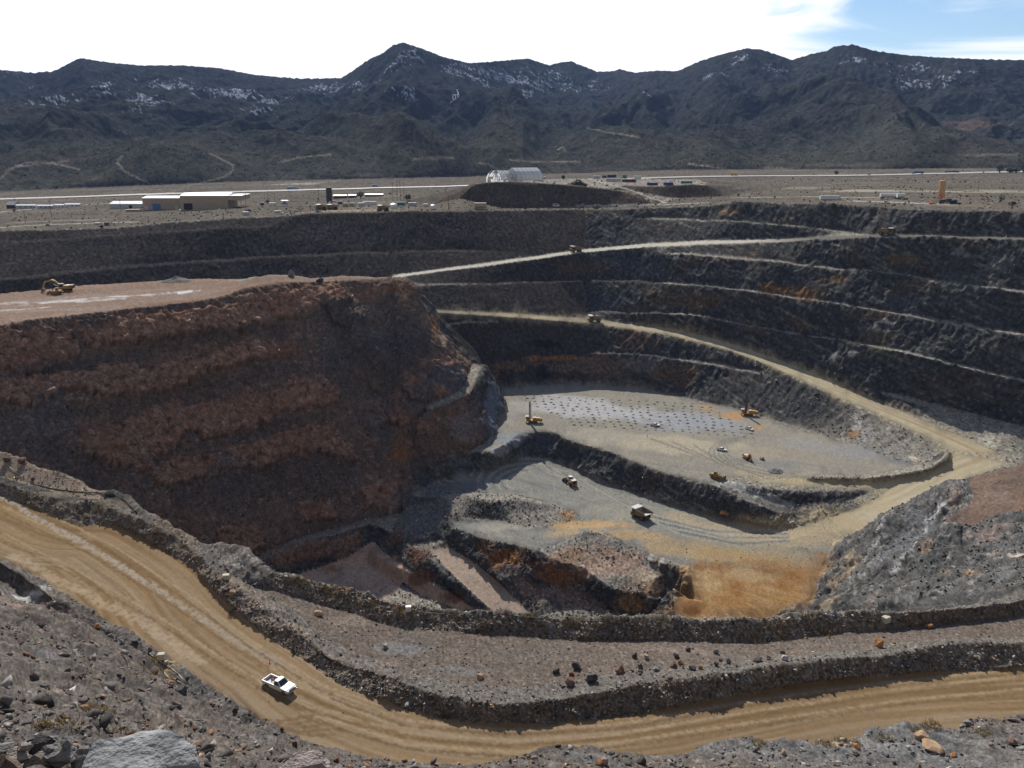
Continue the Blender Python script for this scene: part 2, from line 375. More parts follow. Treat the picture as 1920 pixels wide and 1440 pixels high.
# what each stretch of land is
GEN, FGROAD, HAUL, TOPROAD, BENCH, PLATEAU, FLOOR, PAD, HILL, DUMP, EAST, STRIP, RAMP, LOWFLOOR, NEAR, PLAIN, LEDGE, EASTTOP, ORANGE, BERM = range(20)
kturn = int(np.argmin(np.hypot(LN['UO'][:, 0] - pt(1893, 866, d=150.55)[0], LN['UO'][:, 1] - pt(1893, 866, d=150.55)[1])))
LAB_POLY = [
    (PLAIN, poly(LN['FR'], rv(LN['ED']))),
    (DUMP, poly(LN['DT'], rv(back(LN['DB'], 5, 0)), mk([(862,352,-905),(832,386,-815)]))),
    (DUMP, poly(LN['D2t'], rv(LN['D2c']))),
    (HILL, poly(LN['HC'], rv(LN['FT']), rv(LN['HF'])) if False else poly(LN['HC'], LN['LGi'][::-1], LN['LG'], rv(LN['FT'][:8]), rv(LN['HF']))),
    (PLATEAU, poly(mk([(-300,640,74),(0,610,74),(100,597,74),(143,590,74),(200,583,74),(300,570,74),(400,560,74),(433,553,74),(470,541,73),(520,531,72),(580,528,72.5),(640,525,73.5),(700,523,74),(735,523,74.6)]), rv(LN['HM']), rv(LN['HBb']))),
    (RAMP, poly(LN['RL'], rv(LN['RR']))),
    (LOWFLOOR, poly(LN['HBt'], mk([(960,1170,190),(700,1150,195),(500,1140,195)]))),
    (EAST, poly(LN['UO'][kturn:], LN['E4'], mk([(2400,945,-261)]), LN['EC'])),
    (EASTTOP, poly(LN['EC'], LN['EB'])),
    (LEDGE, poly(LN['BK1'], LN['PE'][ppx > 195][:1], rv(LN['PE'][ppx < 195]))),
    (BENCH, poly(LN['BK2'], rv(LN['BB']))),
    (BERM, poly(LN['RF'], rv(LN['BC']))), (BERM, poly(LN['BB'], rv(LN['PE'][ppx > 495]))), 
    (NEAR, poly(LN['rim0'], mk([(2400,1325,94.5)]), rv(LN['RN']))),
    (HAUL, poly(LN['UO'][:kturn + 1], rv(LN['UN']))),
    (TOPROAD, poly(LN['TN'], rv(LN['TO']))),
    (FGROAD, poly(LN['RF'], rv(LN['RN']))),
]
# patches whose edges wander freely: tested on the land itself later
SOFT_POLY = [
    (PAD, poly(LN['PT'], mk([(1745,868,150.8),(1647,892,152.2),(1540,893,152.3),(1513,901,152.8),(1400,890,152.5)]), rv(LN['WC'][: int(len(LN['WC']) * .62)]), mk([(905,850,154),(925,815,-447),(940,790,-470),(948,765,-492),(941,742,-517)]))),
    (FLOOR, poly(LN['WT'], mk([(1687,967,158),(1633,987,161),(1590,1010,164),(1570,1020,165),(1545,1060,168),(1490,1068,168.6),(1400,1062,169),(1310,1056,169.5),(1280,1062,170),(1240,1050,169.3),(1200,1028,168),(1150,1006,166.8),(1103,994,166.3),(1075,985,167.5),(1085,965,166.6),(1040,945,166.2),(960,928,166.4),(865,920,166.2),(830,915,166),(860,893,165)]))),
    (STRIP, poly(mk([(848,972,169.6),(895,975,169.8),(933,977,169.6),(1000,990,169.3),(1050,986,168.5),(1085,966,167),(1110,990,167),(1085,1003,167.6),(1050,1017,168.6),(1000,1026,170),(933,1014,170.8),(893,1004,171),(850,985,171)]))),
    (ORANGE, poly(mk([(1545,1060,168),(1528,1100,171),(1518,1145,175.5),(1512,1172,178.6),(1262,1172,181),(1268,1110,174),(1300,1085,171.8),(1296,1062,170),(1340,1055,169.3),(1420,1064,169),(1490,1066,168.8)]))),
    (HAUL, poly(mk([(1785,848,149),(1893,866,150.6),(1863,881,151),(1820,897,151.5),(1783,922,153),(1740,943,155),(1687,967,158),(1640,985,161),(1570,1000,164),(1560,972,162.2),(1597,957,159.5),(1627,943,157.6),(1660,924,155.6),(1600,915,154.5),(1500,912,154),(1420,905,153.6),(1400,893,152.6),(1513,901,152.8),(1580,905,153.3),(1647,904,153.3),(1735,893,151.6),(1775,873,150.2)]))),
]
cxy = TV[TRI].mean(axis=1)
TLAB = np.zeros(len(TRI), int)
for lab, P in LAB_POLY:
    TLAB[inpoly(cxy[:, 0], cxy[:, 1], P)] = lab

# sampling pattern: bearings x distances, dense where the photo looks
AZ_IN = 37.0
q = QUAL
az_d = np.radians(np.linspace(-AZ_IN, AZ_IN, int(1120 * q)))
az_l = np.radians(np.linspace(-62, -AZ_IN - .25, int(70 * q)))
az = np.concatenate([az_l, az_d, -az_l[::-1]])
NA = len(az)
R0, R1 = 2.2, 1900.0
NR = int(3600 * q)
lr = np.linspace(math.log(R0), math.log(R1), NR)
rr = np.exp(lr)
PZ = np.full((NA, NR), np.nan, np.float32)
PL = np.zeros((NA, NR), np.int8)
order = np.argsort(-np.abs((TV[TRI][:, :, 0].max(1) - TV[TRI][:, :, 0].min(1))))
for t in range(len(TRI)):
    a, b, c = TRI[t]
    A, B, C_ = TV[a], TV[b], TV[c]
    den = (B[1] - C_[1]) * (A[0] - C_[0]) + (C_[0] - B[0]) * (A[1] - C_[1])
    if abs(den) < 1e-9:
        continue
    ys = (A[1], B[1], C_[1])
    if max(ys) < 0.2:
        continue
    if min(ys) < 0.3:
        i0, i1 = 0, NA
    else:
        ang = [math.atan2(p[0], p[1]) for p in (A, B, C_)]
        i0 = int(np.searchsorted(az, min(ang) - 1e-4)); i1 = int(np.searchsorted(az, max(ang) + 1e-4))
    if i1 <= i0:
        continue
    rads = [math.hypot(*p) for p in (A, B, C_)]
    # nearest distance from the eye to the triangle may lie on an edge
    rmin = min(rads)
    for p, s in ((A, B), (B, C_), (C_, A)):
        e = s - p
        tt = np.clip(-(p @ e) / max(e @ e, 1e-9), 0, 1)
        rmin = min(rmin, float(np.hypot(*(p + tt * e))))
    if inpoly(np.array([0.0]), np.array([0.0]), (A, B, C_))[0]:
        rmin = 0.1
    j0 = int(np.searchsorted(rr, rmin * .9999)); j1 = int(np.searchsorted(rr, max(rads) * 1.0001))
    if j1 <= j0:
        continue
    sa = np.sin(az[i0:i1])[:, None]; ca = np.cos(az[i0:i1])[:, None]
    X = sa * rr[None, j0:j1]; Y = ca * rr[None, j0:j1]
    l1 = ((B[1] - C_[1]) * (X - C_[0]) + (C_[0] - B[0]) * (Y - C_[1])) / den
    l2 = ((C_[1] - A[1]) * (X - C_[0]) + (A[0] - C_[0]) * (Y - C_[1])) / den
    l3 = 1 - l1 - l2
    m = (l1 >= -1e-6) & (l2 >= -1e-6) & (l3 >= -1e-6)
    if not m.any():
        continue
    Z = l1 * TZ[a] + l2 * TZ[b] + l3 * TZ[c]
    sub = PZ[i0:i1, j0:j1]; sub[m] = Z[m]
    sub = PL[i0:i1, j0:j1]; sub[m] = TLAB[t]
# fill any unsurveyed gap from the neighbouring samples
for i in range(NA):
    bad = np.isnan(PZ[i])
    if bad.any():
        if bad.all():
            PZ[i] = PZ[i - 1]; PL[i] = PL[i - 1]
        else:
            g = np.where(~bad)[0]
            PZ[i] = np.interp(np.arange(NR), g, PZ[i][g])
# ------------------------------------------------------------------ noise (vectorised gradient noise, used to shape and stain the land)
_pr = np.random.default_rng(5)
_perm = _pr.permutation(256).astype(np.int32)
_perm = np.concatenate([_perm, _perm])
_g = _pr.normal(size=(256, 3)).astype(np.float32)
_g /= np.linalg.norm(_g, axis=1)[:, None]
def _pn(x, y, z):
    xi = np.floor(x); yi = np.floor(y); zi = np.floor(z)
    xf = x - xi; yf = y - yi; zf = z - zi
    xi = xi.astype(np.int32) & 255; yi = yi.astype(np.int32) & 255; zi = zi.astype(np.int32) & 255
    u = xf * xf * xf * (xf * (xf * 6 - 15) + 10)
    v = yf * yf * yf * (yf * (yf * 6 - 15) + 10)
    w = zf * zf * zf * (zf * (zf * 6 - 15) + 10)
    x1 = (xi + 1) & 255; y1 = (yi + 1) & 255; z1 = (zi + 1) & 255
    def gr(a, b, c, dx, dy, dz):
        h = _perm[_perm[_perm[a] + b] + c]
        g = _g[h]
        return g[:, 0] * dx + g[:, 1] * dy + g[:, 2] * dz
    n00 = gr(xi, yi, zi, xf, yf, zf); n10 = gr(x1, yi, zi, xf - 1, yf, zf)
    a = n00 + u * (n10 - n00)
    n00 = gr(xi, y1, zi, xf, yf - 1, zf); n10 = gr(x1, y1, zi, xf - 1, yf - 1, zf)
    b = n00 + u * (n10 - n00)
    ab = a + v * (b - a)
    n00 = gr(xi, yi, z1, xf, yf, zf - 1); n10 = gr(x1, yi, z1, xf - 1, yf, zf - 1)
    a = n00 + u * (n10 - n00)
    n00 = gr(xi, y1, z1, xf, yf - 1, zf - 1); n10 = gr(x1, y1, z1, xf - 1, yf - 1, zf - 1)
    b = n00 + u * (n10 - n00)
    cd = a + v * (b - a)
    return (ab + w * (cd - ab)) * 1.5
POOL = ThreadPoolExecutor(4)
def noise(x, y, z=None, s=1.0, off=0.0):
    """gradient noise, about -1..1; s is the wavelength in metres"""
    x = np.asarray(x, np.float32); shp = x.shape
    x = x.ravel(); y = np.asarray(y, np.float32).ravel()
    z = np.zeros_like(x) if z is None else np.asarray(z, np.float32).ravel()
    f = np.float32(1.0 / s); o = np.float32(off)
    out = np.empty(x.shape, np.float32)
    CH = 65536
    def job(i):
        sl = slice(i, i + CH)
        out[sl] = _pn(x[sl] * f + o, y[sl] * f + o * 1.7, z[sl] * f + o * .6)
    list(POOL.map(job, range(0, len(x), CH)))
    return out.reshape(shp)
def fbm(x, y, z=None, s=1.0, n=4, off=0.0, gain=.5):
    r = 0; a = 1.0; t = 0
    for k in range(n):
        r = r + a * noise(x, y, z, s / 2 ** k, off + 13.1 * k)
        t += a; a *= gain
    return r / t
def sstep(a, b, x):
    t = np.clip((x - a) / (b - a), 0, 1)
    return t * t * (3 - 2 * t)

# ------------------------------------------------------------------ the mountain range beyond the valley
SKY = [(-900,150),(-500,112),(-300,125),(-150,118),(0,130),(60,136),(100,133),(150,108),(200,116),(260,122),(340,122),(410,127),(480,140),(560,147),(640,146),(660,133),(690,112),(720,98),(735,85),(755,79),(790,90),(830,106),(880,118),(920,115),(990,109),(1030,122),(1048,117),(1070,114),(1095,124),(1120,134),(1150,133),(1162,129),(1190,136),(1230,132),(1270,133),(1310,115),(1350,102),(1400,90),(1430,93),(1460,103),(1485,112),(1520,101),(1550,95),(1565,86),(1600,83),(1640,95),(1700,103),(1760,107),(1850,111),(1920,112),(2100,120),(2300,105),(2500,130),(2900,160)]
def pix_dir(px, py):
    v = (py - CY) / FPX
    x = (px - CX) / FPX
    f = CN - SN * v
    return math.atan2(x, f), -(SN + CN * v) / math.hypot(x, f)
sk = np.array([pix_dir(a, b) for a, b in SKY])
RDG = [(-900,4700),(0,4600),(300,4700),(600,5100),(755,4300),(900,4700),(1050,5600),(1150,5700),(1250,4900),(1400,4400),(1600,4250),(1920,4400),(2900,4700)]
rdg = np.array([(pix_dir(a, 120)[0], b) for a, b in RDG])
NM = int(1000 * q)
rm = np.exp(np.linspace(math.log(1900), math.log(7600), NM + 1))[1:]
A2 = az[:, None]
XM = np.sin(A2) * rm[None]; YM = np.cos(A2) * rm[None]
z0 = PZ[:, -1][:, None]
Rr = np.interp(az, rdg[:, 0], rdg[:, 1])[:, None] + 140 * noise(az * 9, az * 0 + 3)[:, None]
te = np.interp(az, sk[:, 0], sk[:, 1])[:, None]
t = (rm[None] - 1900) / (Rr - 1900)
tc = np.clip(t, 0, 1)
zr = te * Rr
prof = .30 * tc + .22 * tc ** 2 + .48 * tc ** 3
ZM = z0 + (zr - z0) * prof - np.clip(rm[None] - Rr, 0, None) * .32
wx = XM + 170 * noise(XM, YM, s=700, off=3); wy = YM + 170 * noise(XM, YM, s=700, off=9)
spur = 0; aa = 1.0; tt = 0
for k, s_ in enumerate((1300, 620, 290, 140, 66)):
    nn = 1 - 1.9 * np.abs(noise(wx * 1.7, wy * .62, s=s_, off=21 + k * 7))
    spur = spur + aa * nn; tt += aa; aa *= .5
spur /= tt
env = np.sin(np.pi * np.clip(tc, 0, 1) ** .8) ** .8
ZM += (265 * env + 26 * sstep(.6, 1, tc)) * (spur - .35)
hill = np.clip(noise(wx, wy, s=460, off=71) + .25, 0, 1.2) * 62 * np.sin(np.pi * np.clip(t / .42, 0, 1)) ** 1.2
ZM += hill * (t < .42)
ZM += (3.0 + 15 * tc) * fbm(XM, YM, s=95, n=3, off=5) * sstep(0, .08, t) * (1 - .6 * sstep(.85, 1, t))
ZM += (1 - .55 * sstep(.85, 1, t)) * (1.2 + 7.5 * tc) * (1 - 2 * np.abs(noise(XM, YM, s=30, off=8))) * sstep(0, .08, t)
kk = np.ones(31) / 31
for it in range(4):
    mx = (ZM / rm[None]).max(1)
    dl = te[:, 0] - mx
    pad = np.pad(dl, 15, mode='edge')
    dl = np.convolve(pad, kk if it < 2 else np.ones(9) / 9 , 'same')[15:-15]
    ZM += dl[:, None] * rm[None] * sstep(.35, .95, t) * .96

# ------------------------------------------------------------------ resample every bearing so that slopes and crests get enough points
RAL = np.concatenate([rr, rm]); NRA = len(RAL)
ZAL = np.concatenate([PZ, ZM.astype(np.float32)], axis=1)
LAL = np.concatenate([PL, np.full((NA, NM), 20, np.int8)], axis=1)
NB_ = int(1950 * q)
th = np.arctan2(ZAL, RAL[None])
dth = np.abs(np.diff(th, axis=1)); dl_ = np.diff(np.log(RAL))[None]
ds = np.sqrt(dth ** 2 + (.15 * dl_) ** 2)
sm_ = ds.copy()
for k in range(1, 4):                       # even the density out between neighbouring bearings
    sm_[k:] += ds[:-k]; sm_[:-k] += ds[k:]
cum = np.concatenate([np.zeros((NA, 1)), np.cumsum(sm_ + 1e-7, axis=1)], axis=1)
cum /= cum[:, -1:]
u_ = np.linspace(0, 1, NB_)
GR = np.empty((NA, NB_)); GZ = np.empty((NA, NB_)); GL = np.empty((NA, NB_), np.int8)
ix = np.arange(NRA)
for i in range(NA):
    GR[i] = np.interp(u_, cum[i], RAL)
    GZ[i] = np.interp(GR[i], RAL, ZAL[i])
    GL[i] = LAL[i][np.clip(np.rint(np.interp(u_, cum[i], ix)).astype(int), 0, NRA - 1)]
GX = np.sin(az)[:, None] * GR; GY = np.cos(az)[:, None] * GR
for lab, P in SOFT_POLY:
    x0, x1, y0, y1 = P[:, 0].min() - 8, P[:, 0].max() + 8, P[:, 1].min() - 8, P[:, 1].max() + 8
    m = (GX > x0) & (GX < x1) & (GY > y0) & (GY < y1) & (GL != EASTTOP)
    if lab != HAUL:
        m &= (GL != HILL)
    xx, yy = GX[m], GY[m]
    k = 1.6 if lab in (PAD, FLOOR, ORANGE) else .8
    xx = xx + k * noise(xx, yy, None, 9, lab) + k * .5 * noise(xx, yy, None, 3, lab + .5); yy = yy + k * noise(xx, yy, None, 9, lab + 40) + k * .5 * noise(xx, yy, None, 3, lab + 41)
    sel = inpoly(xx, yy, P)
    sub = GL[m]; sub[sel] = lab; GL[m] = sub
def grid_normals(X, Y, Z):
    P = np.stack([X, Y, Z], -1)
    du = np.empty_like(P); dv = np.empty_like(P)
    du[1:-1] = P[2:] - P[:-2]; du[0] = P[1] - P[0]; du[-1] = P[-1] - P[-2]
    dv[:, 1:-1] = P[:, 2:] - P[:, :-2]; dv[:, 0] = P[:, 1] - P[:, 0]; dv[:, -1] = P[:, -1] - P[:, -2]
    n = np.cross(du, dv)
    n *= np.sign(n[..., 2:3]) + (n[..., 2:3] == 0)
    return n / (np.linalg.norm(n, axis=-1, keepdims=True) + 1e-9)
NRM = grid_normals(GX, GY, GZ)
# soften the normals a little so that breaks of slope do not tear
for ax in (0, 1):
    NRM = (np.roll(NRM, 1, ax) + NRM + np.roll(NRM, -1, ax)) / 3
NRM /= np.linalg.norm(NRM, axis=-1, keepdims=True) + 1e-9
NZ = NRM[..., 2]
SL = np.degrees(np.arccos(np.clip(NZ, -1, 1)))          # slope in degrees
DIST = np.sqrt(GR ** 2 + GZ ** 2)
PXM = DIST / 853.0                                        # size of one picture point on the ground, metres
def ground0(px, py):
    """where the sight line through a photo pixel first meets the land"""
    a, te_ = pix_dir(px, py)
    i = int(np.clip(np.searchsorted(az, a), 1, NA - 1))
    if abs(az[i - 1] - a) < abs(az[i] - a):
        i -= 1
    ok = np.where(ZAL[i] >= RAL * te_)[0]
    ok = ok[ok > 5]
    k = ok[0] if len(ok) else NRA - 1
    r = RAL[k]
    return np.array([math.sin(a) * r, math.cos(a) * r, ZAL[i][k]])
# ------------------------------------------------------------------ relief: cliffs, talus, gullies, ruts
LAB = GL
is_ = lambda *k: np.isin(LAB, k)
rock = sstep(30, 44, SL)
AMP = np.full(LAB.shape, .11, np.float32) * (.25 + .75 * rock)
AMP[is_(HILL)] = .085
AMP[is_(EAST)] = .14
AMP[is_(NEAR)] = .034 + .03 * rock[is_(NEAR)]
AMP[(LAB == GEN) & (GY > 520) & (GX < 70)] = .022
AMP[is_(DUMP)] = .03
AMP[is_(BERM)] = .05
AMP[is_(PLAIN)] = .012
AMP[is_(FGROAD, HAUL, TOPROAD)] = .0035
AMP[is_(FLOOR, PAD, STRIP, RAMP, ORANGE)] = .007
AMP[is_(PLATEAU, EASTTOP, LEDGE, BENCH, LOWFLOOR)] = .016
AMP[is_(20)] = 0.0
# soften the jump of amplitude across borders
def blur(A, n=2, it=2):
    for _ in range(it):
        for ax in (0, 1):
            B = A.copy()
            for k in range(1, n + 1):
                B += np.roll(A, k, ax) + np.roll(A, -k, ax)
            A = B / (2 * n + 1)
    return A
AMP = blur(AMP, 2, 1)
farwall = (LAB == GEN) & (GY > 520) & (GX < 60)
rightwall = (LAB == GEN) & (GY > 250) & ~farwall
H = np.zeros(LAB.shape, np.float32)
land = LAB != 20
def masked(mask, fn):
    out = np.zeros(LAB.shape, np.float32)
    if mask.any():
        out[mask] = fn(GX[mask], GY[mask], GZ[mask])
    return out
for k, lam in enumerate((34., 17., 8., 4., 2., 1., .5, .25)):
    m = land & (PXM < lam * .75) & (AMP > .002)
    fade = sstep(.75, .35, PXM / lam)
    if lam > 10:
        f = lambda x, y, z: noise(x, y, z, lam, 3.3 * k + 1)
    elif lam > 1.5:
        f = lambda x, y, z: 1 - 2.6 * np.abs(noise(x, y, z, lam, 3.3 * k + 1))
    else:
        f = lambda x, y, z: 1 - 2.2 * np.abs(noise(x, y, z, lam, 3.3 * k + 1))
    g = (1.0 if lam > 10 else .8) * (1.0 if lam > 1.5 else 1.25)
    H += masked(m, f) * fade * AMP * lam * g
# down-slope gullies on loose faces
def gully(mask, tx, ty, w, amp, ln=14.0, off=0.0):
    n_ = math.hypot(tx, ty); tx /= n_; ty /= n_
    def f(x, y, z):
        u = x * tx + y * ty
        wv = noise(x, y, z, 22, off + 5) * w * .8
        return 1 - 2.4 * np.abs(noise((u + wv) / w, z / ln, None, 1.0, off))
    return masked(mask, f) * amp
hillm = LAB == HILL
loose = sstep(22, 32, SL)
H += gully(hillm, .738, .675, 6.0, .75, 18, 1) * loose
H += gully(hillm, .738, .675, 2.2, .28, 9, 2) * loose
H += gully(farwall, .95, .3, 5.0, .30, 20, 3) * loose
H += gully(rightwall, .72, -.69, 4.2, .55, 12, 4) * loose
H += gully(rightwall, .72, -.69, 1.7, .30, 7, 5) * loose
BANDS = [
    [(-20,655,34),(60,662,30),(125,650,20)], [(165,628,20),(250,618,20),(330,612,20),(420,602,22),(470,585,20),(560,570,20),(640,552,16)],
    [(15,740,26),(95,726,14),(150,716,13),(205,716,22),(265,722,20),(335,700,18),(400,682,10),(465,662,14),(535,655,10)],
    [(170,835,18),(240,842,34),(305,800,32),(345,785,22),(410,792,24),(475,772,22),(530,754,20),(575,738,20),(625,742,16)],
    [(300,885,15),(350,882,16),(388,884,12)], [(400,866,10),(445,862,15),(505,850,17),(545,836,14),(600,822,20),(650,845,20)],
    [(575,960,16),(610,955,16)], [(425,1012,16),(475,1012,18)], [(690,935,14),(735,930,18)], [(640,600,12),(700,590,10)], [(770,720,22),(830,712,28),(868,700,18)], [(690,780,20),(740,770,24)],
]
# rock bands standing out of the talus on the red hill
band = np.zeros(LAB.shape, np.float32); bandm = np.zeros(LAB.shape, np.float32)
if hillm.any():
    x, y, z = GX[hillm], GY[hillm], GZ[hillm]
    u = x * .738 + y * .675
    n8 = noise(x, y, z, 9, 31); n3 = noise(x, y, z, 3.5, 32)
    w_ = np.zeros(x.shape, np.float32); lo_ = np.zeros(x.shape, np.float32)
    for chain in BANDS:
        for (xa, ya, ha), (xb, yb, hb) in zip(chain[:-1], chain[1:]):
            L_ = max(abs(xb - xa), 1)
            ns = max(2, int(L_ / 14))
            for k in range(ns):
                t_ = (k + .5) / ns
                px_, py_, h_ = xa + (xb - xa) * t_, ya + (yb - ya) * t_, (ha + (hb - ha) * t_)
                c = ground0(px_, py_)
                mpp = math.hypot(c[1], c[2]) / FPX
                hz_ = h_ * mpp * 1.1; hu = max(16 * mpp, 4.5)
                sel = (np.abs(x - c[0]) < 3 * hu + 6) & (np.abs(z - c[2]) < hz_ * 1.6 + 2)
                if not sel.any():
                    continue
                dz_ = (z[sel] - c[2]) / hz_; du_ = (u[sel] - (c[0] * .738 + c[1] * .675)) / hu
                d_ = np.maximum(np.abs(dz_), np.abs(du_) * .75) + .34 * n8[sel] + .26 * n3[sel]
                ww = sstep(1.02, .86, d_)
                w_[sel] = np.maximum(w_[sel], ww)
                lo_[sel] = np.maximum(lo_[sel], ww * np.clip(.55 - .55 * dz_, 0, 1.1))
    band[hillm] = w_
    H[hillm] += .7 * w_ + 1.3 * lo_ - .2
    for lam_, a_ in ((7., .35), (3.4, .42), (1.8, .36), (1.0, .26)):
        H[hillm] += w_ * a_ * (1 - 2.5 * np.abs(noise(x, y, z, lam_, 35 + lam_)))
nr_ = is_(NEAR)
H[nr_] += (.40 * (1 - 2.4 * np.abs(noise(GX[nr_], GY[nr_], GZ[nr_], 9.0, 81))) + .22 * (1 - 2.4 * np.abs(noise(GX[nr_], GY[nr_], GZ[nr_], 4.0, 82)))) * sstep(10, 35, GR[nr_])
fine = is_(HILL, GEN, EAST) & (PXM < 1.0) & (SL > 20) & ~farwall
for lam_, a_ in ((3.0, .30), (1.5, .24)):
    H += masked(fine, lambda x, y, z: 1 - 2.6 * np.abs(noise(x, y, z * .7, lam_, 71 + lam_))) * a_ * np.where(is_(GEN), .6, 1.0) * sstep(.75, .4, PXM / lam_)
# rubble: lumps of rock about a metre across on talus, berms and slopes
rub = land & is_(NEAR, BERM, EAST, HILL, GEN, DUMP) & (PXM < .9)
for lam, a in ((2.4, .26), (1.3, .20), (.7, .12)):
    m = rub & (PXM < lam * .6)
    H += masked(m, lambda x, y, z: np.clip(noise(x, y, z, lam, 50 + lam) - .12, 0, 1) * 2) * a * np.where(is_(BERM), 1.3, np.where(is_(HILL, GEN), .75, 1.0)) * sstep(.6, .35, PXM / lam)
bm_ = is_(BERM)
H[bm_] += .42 * noise(GX[bm_], GY[bm_], GZ[bm_], 9, 61) + .30 * noise(GX[bm_], GY[bm_], GZ[bm_], 4.2, 62) + .16 * noise(GX[bm_], GY[bm_], GZ[bm_], 2.0, 63)
# wheel ruts along the foreground road, set out across its width
def along(P, mask):
    """distance along and across a survey line"""
    xs, ys = GX[mask], GY[mask]
    best = np.full(xs.shape, 1e9); su = np.zeros(xs.shape); ac = np.zeros(xs.shape)
    s0 = 0
    for i in range(len(P) - 1):
        a, b = P[i, :2], P[i + 1, :2]
        e = b - a; L = math.hypot(*e)
        if L < 1e-6:
            continue
        tt_ = np.clip(((xs - a[0]) * e[0] + (ys - a[1]) * e[1]) / L ** 2, 0, 1)
        dx = xs - a[0] - tt_ * e[0]; dy = ys - a[1] - tt_ * e[1]
        d = np.hypot(dx, dy)
        k = d < best
        best[k] = d[k]; su[k] = s0 + tt_[k] * L
        ac[k] = (np.sign(e[0] * dy - e[1] * dx) * d)[k]
        s0 += L
    return su, ac
ROADU = np.zeros(LAB.shape, np.float32); ROADV = np.zeros(LAB.shape, np.float32)
for lab, P in ((FGROAD, LN['RF']), (HAUL, LN['UO']), (TOPROAD, LN['TO'])):
    m = LAB == lab
    if m.any():
        ROADU[m], ROADV[m] = along(P, m)
m = LAB == FGROAD
H[m] += .05 * noise(ROADV[m], ROADU[m] / 30, None, .9, 3) + .02 * noise(ROADV[m], ROADU[m] / 18, None, .35, 4)
H = H.astype(np.float64)
DX = NRM[..., 0] * H; DY = NRM[..., 1] * H; DZ = NRM[..., 2] * H
FX, FY, FZ = GX + DX, GY + DY, GZ + DZ
N2 = grid_normals(FX, FY, FZ)
SL2 = np.degrees(np.arccos(np.clip(N2[..., 2], -1, 1)))

def ground_at(x, y):
    """height of the finished land at a place"""
    a = math.atan2(x, y); r = math.hypot(x, y)
    i = int(np.clip(np.searchsorted(az, a), 1, NA - 1))
    zz = []
    for k, w in ((i - 1, (az[i] - a)), (i, (a - az[i - 1]))):
        rk = np.hypot(FX[k], FY[k])
        j = int(np.clip(np.searchsorted(GR[k], r), 1, NB_ - 1))
        f = np.clip((r - GR[k][j - 1]) / max(GR[k][j] - GR[k][j - 1], 1e-6), 0, 1)
        zz.append((FZ[k][j - 1] * (1 - f) + FZ[k][j] * f, abs(w)))
    tot = sum(w for _, w in zz) + 1e-9
    return sum(z * w for z, w in zz) / tot
def ground(px, py):
    p = ground0(px, py)
    return np.array([p[0], p[1], ground_at(p[0], p[1])])
# ------------------------------------------------------------------ the colours of the ground itself (dry albedo)
def c3(*c):
    return np.array(c, np.float32)
n_big = fbm(GX, GY, GZ, 60, 3, 101); n_mid = fbm(GX, GY, GZ, 14, 3, 111)
n_sm = np.where(PXM < 2.0, fbm(GX, GY, GZ, 3.2, 3, 121), 0)
n_gr = np.where(PXM < .35, fbm(GX, GY, GZ, .7, 2, 131), 0)
CLR = np.empty(LAB.shape + (3,), np.float32)
CLR[:] = c3(.074, .073, .071)
def paint(w, c):
    w = np.clip(w, 0, 1).astype(np.float32)[..., None]
    CLR[...] = CLR * (1 - w) + np.asarray(c, np.float32) * w
_soft = {}
def M(*k):
    if k not in _soft:
        m = np.isin(LAB, k).astype(np.float32)
        if len(k) <= 2 and k[0] in (ORANGE, HAUL, FLOOR, PAD, HILL):
            n_ = 6 if k[0] in (ORANGE, HILL) else 2
            m = blur(m, n_, 3)
            m = np.clip(m + .35 * n_mid * (m > .02) * (m < .98), 0, 1)
        _soft[k] = m
    return _soft[k]
flat = sstep(26, 15, SL)
# dark benches of the far and right-hand walls, with their dusty treads
paint((LAB == GEN) * sstep(-.1, .5, n_big) * .6, c3(.105, .095, .08))
paint((LAB == GEN) * sstep(.05, .5, n_mid) * .5, c3(.055, .058, .062))
paint((LAB == GEN) * sstep(.1, .55, fbm(GX, GY, GZ, 26, 3, 141)) * .5, c3(.13, .085, .05))
paint((LAB == GEN) * sstep(.16, .42, n_sm) * .6, c3(.21, .20, .18))
paint((LAB == GEN) * sstep(.1, .4, -n_sm) * .6, c3(.035, .035, .036))
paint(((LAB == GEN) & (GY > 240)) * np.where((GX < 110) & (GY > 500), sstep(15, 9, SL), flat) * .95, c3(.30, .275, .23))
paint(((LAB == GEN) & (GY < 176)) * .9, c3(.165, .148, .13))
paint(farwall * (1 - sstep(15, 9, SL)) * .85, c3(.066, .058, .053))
dipa = fbm((GX * .45 + GZ) / 2.6, (GX * .45 - GZ) / 13, GY / 40, 1, 4, 145)
paint(rightwall * (1 - flat) * sstep(.02, .4, dipa) * .6, c3(.125, .118, .10))
paint(rightwall * (1 - flat) * sstep(.25, .45, dipa) * .7, c3(.26, .245, .21))
paint(rightwall * (1 - flat) * sstep(.02, .4, -dipa) * .6, c3(.040, .045, .050))
# slopes on the photographer's side
paint(M(NEAR), c3(.130, .113, .098))
paint(M(NEAR) * sstep(0, .45, n_mid) * .8, c3(.165, .132, .108))
paint(M(NEAR) * sstep(.05, .4, n_big), c3(.14, .137, .133))
paint(M(NEAR) * sstep(.15, .5, n_sm) * .6, c3(.26, .24, .22))
paint(M(NEAR) * sstep(.1, .5, -n_sm) * .6, c3(.06, .056, .053))
# berms of broken dark rock
paint(M(BERM), c3(.195, .164, .128))
paint(M(BERM) * sstep(.1, .5, n_sm), c3(.24, .235, .22))
paint(M(BERM) * sstep(0, .5, n_mid) * .6, c3(.215, .165, .115))
paint(M(BERM) * sstep(.05, .5, -n_mid) * .6, c3(.12, .11, .098))
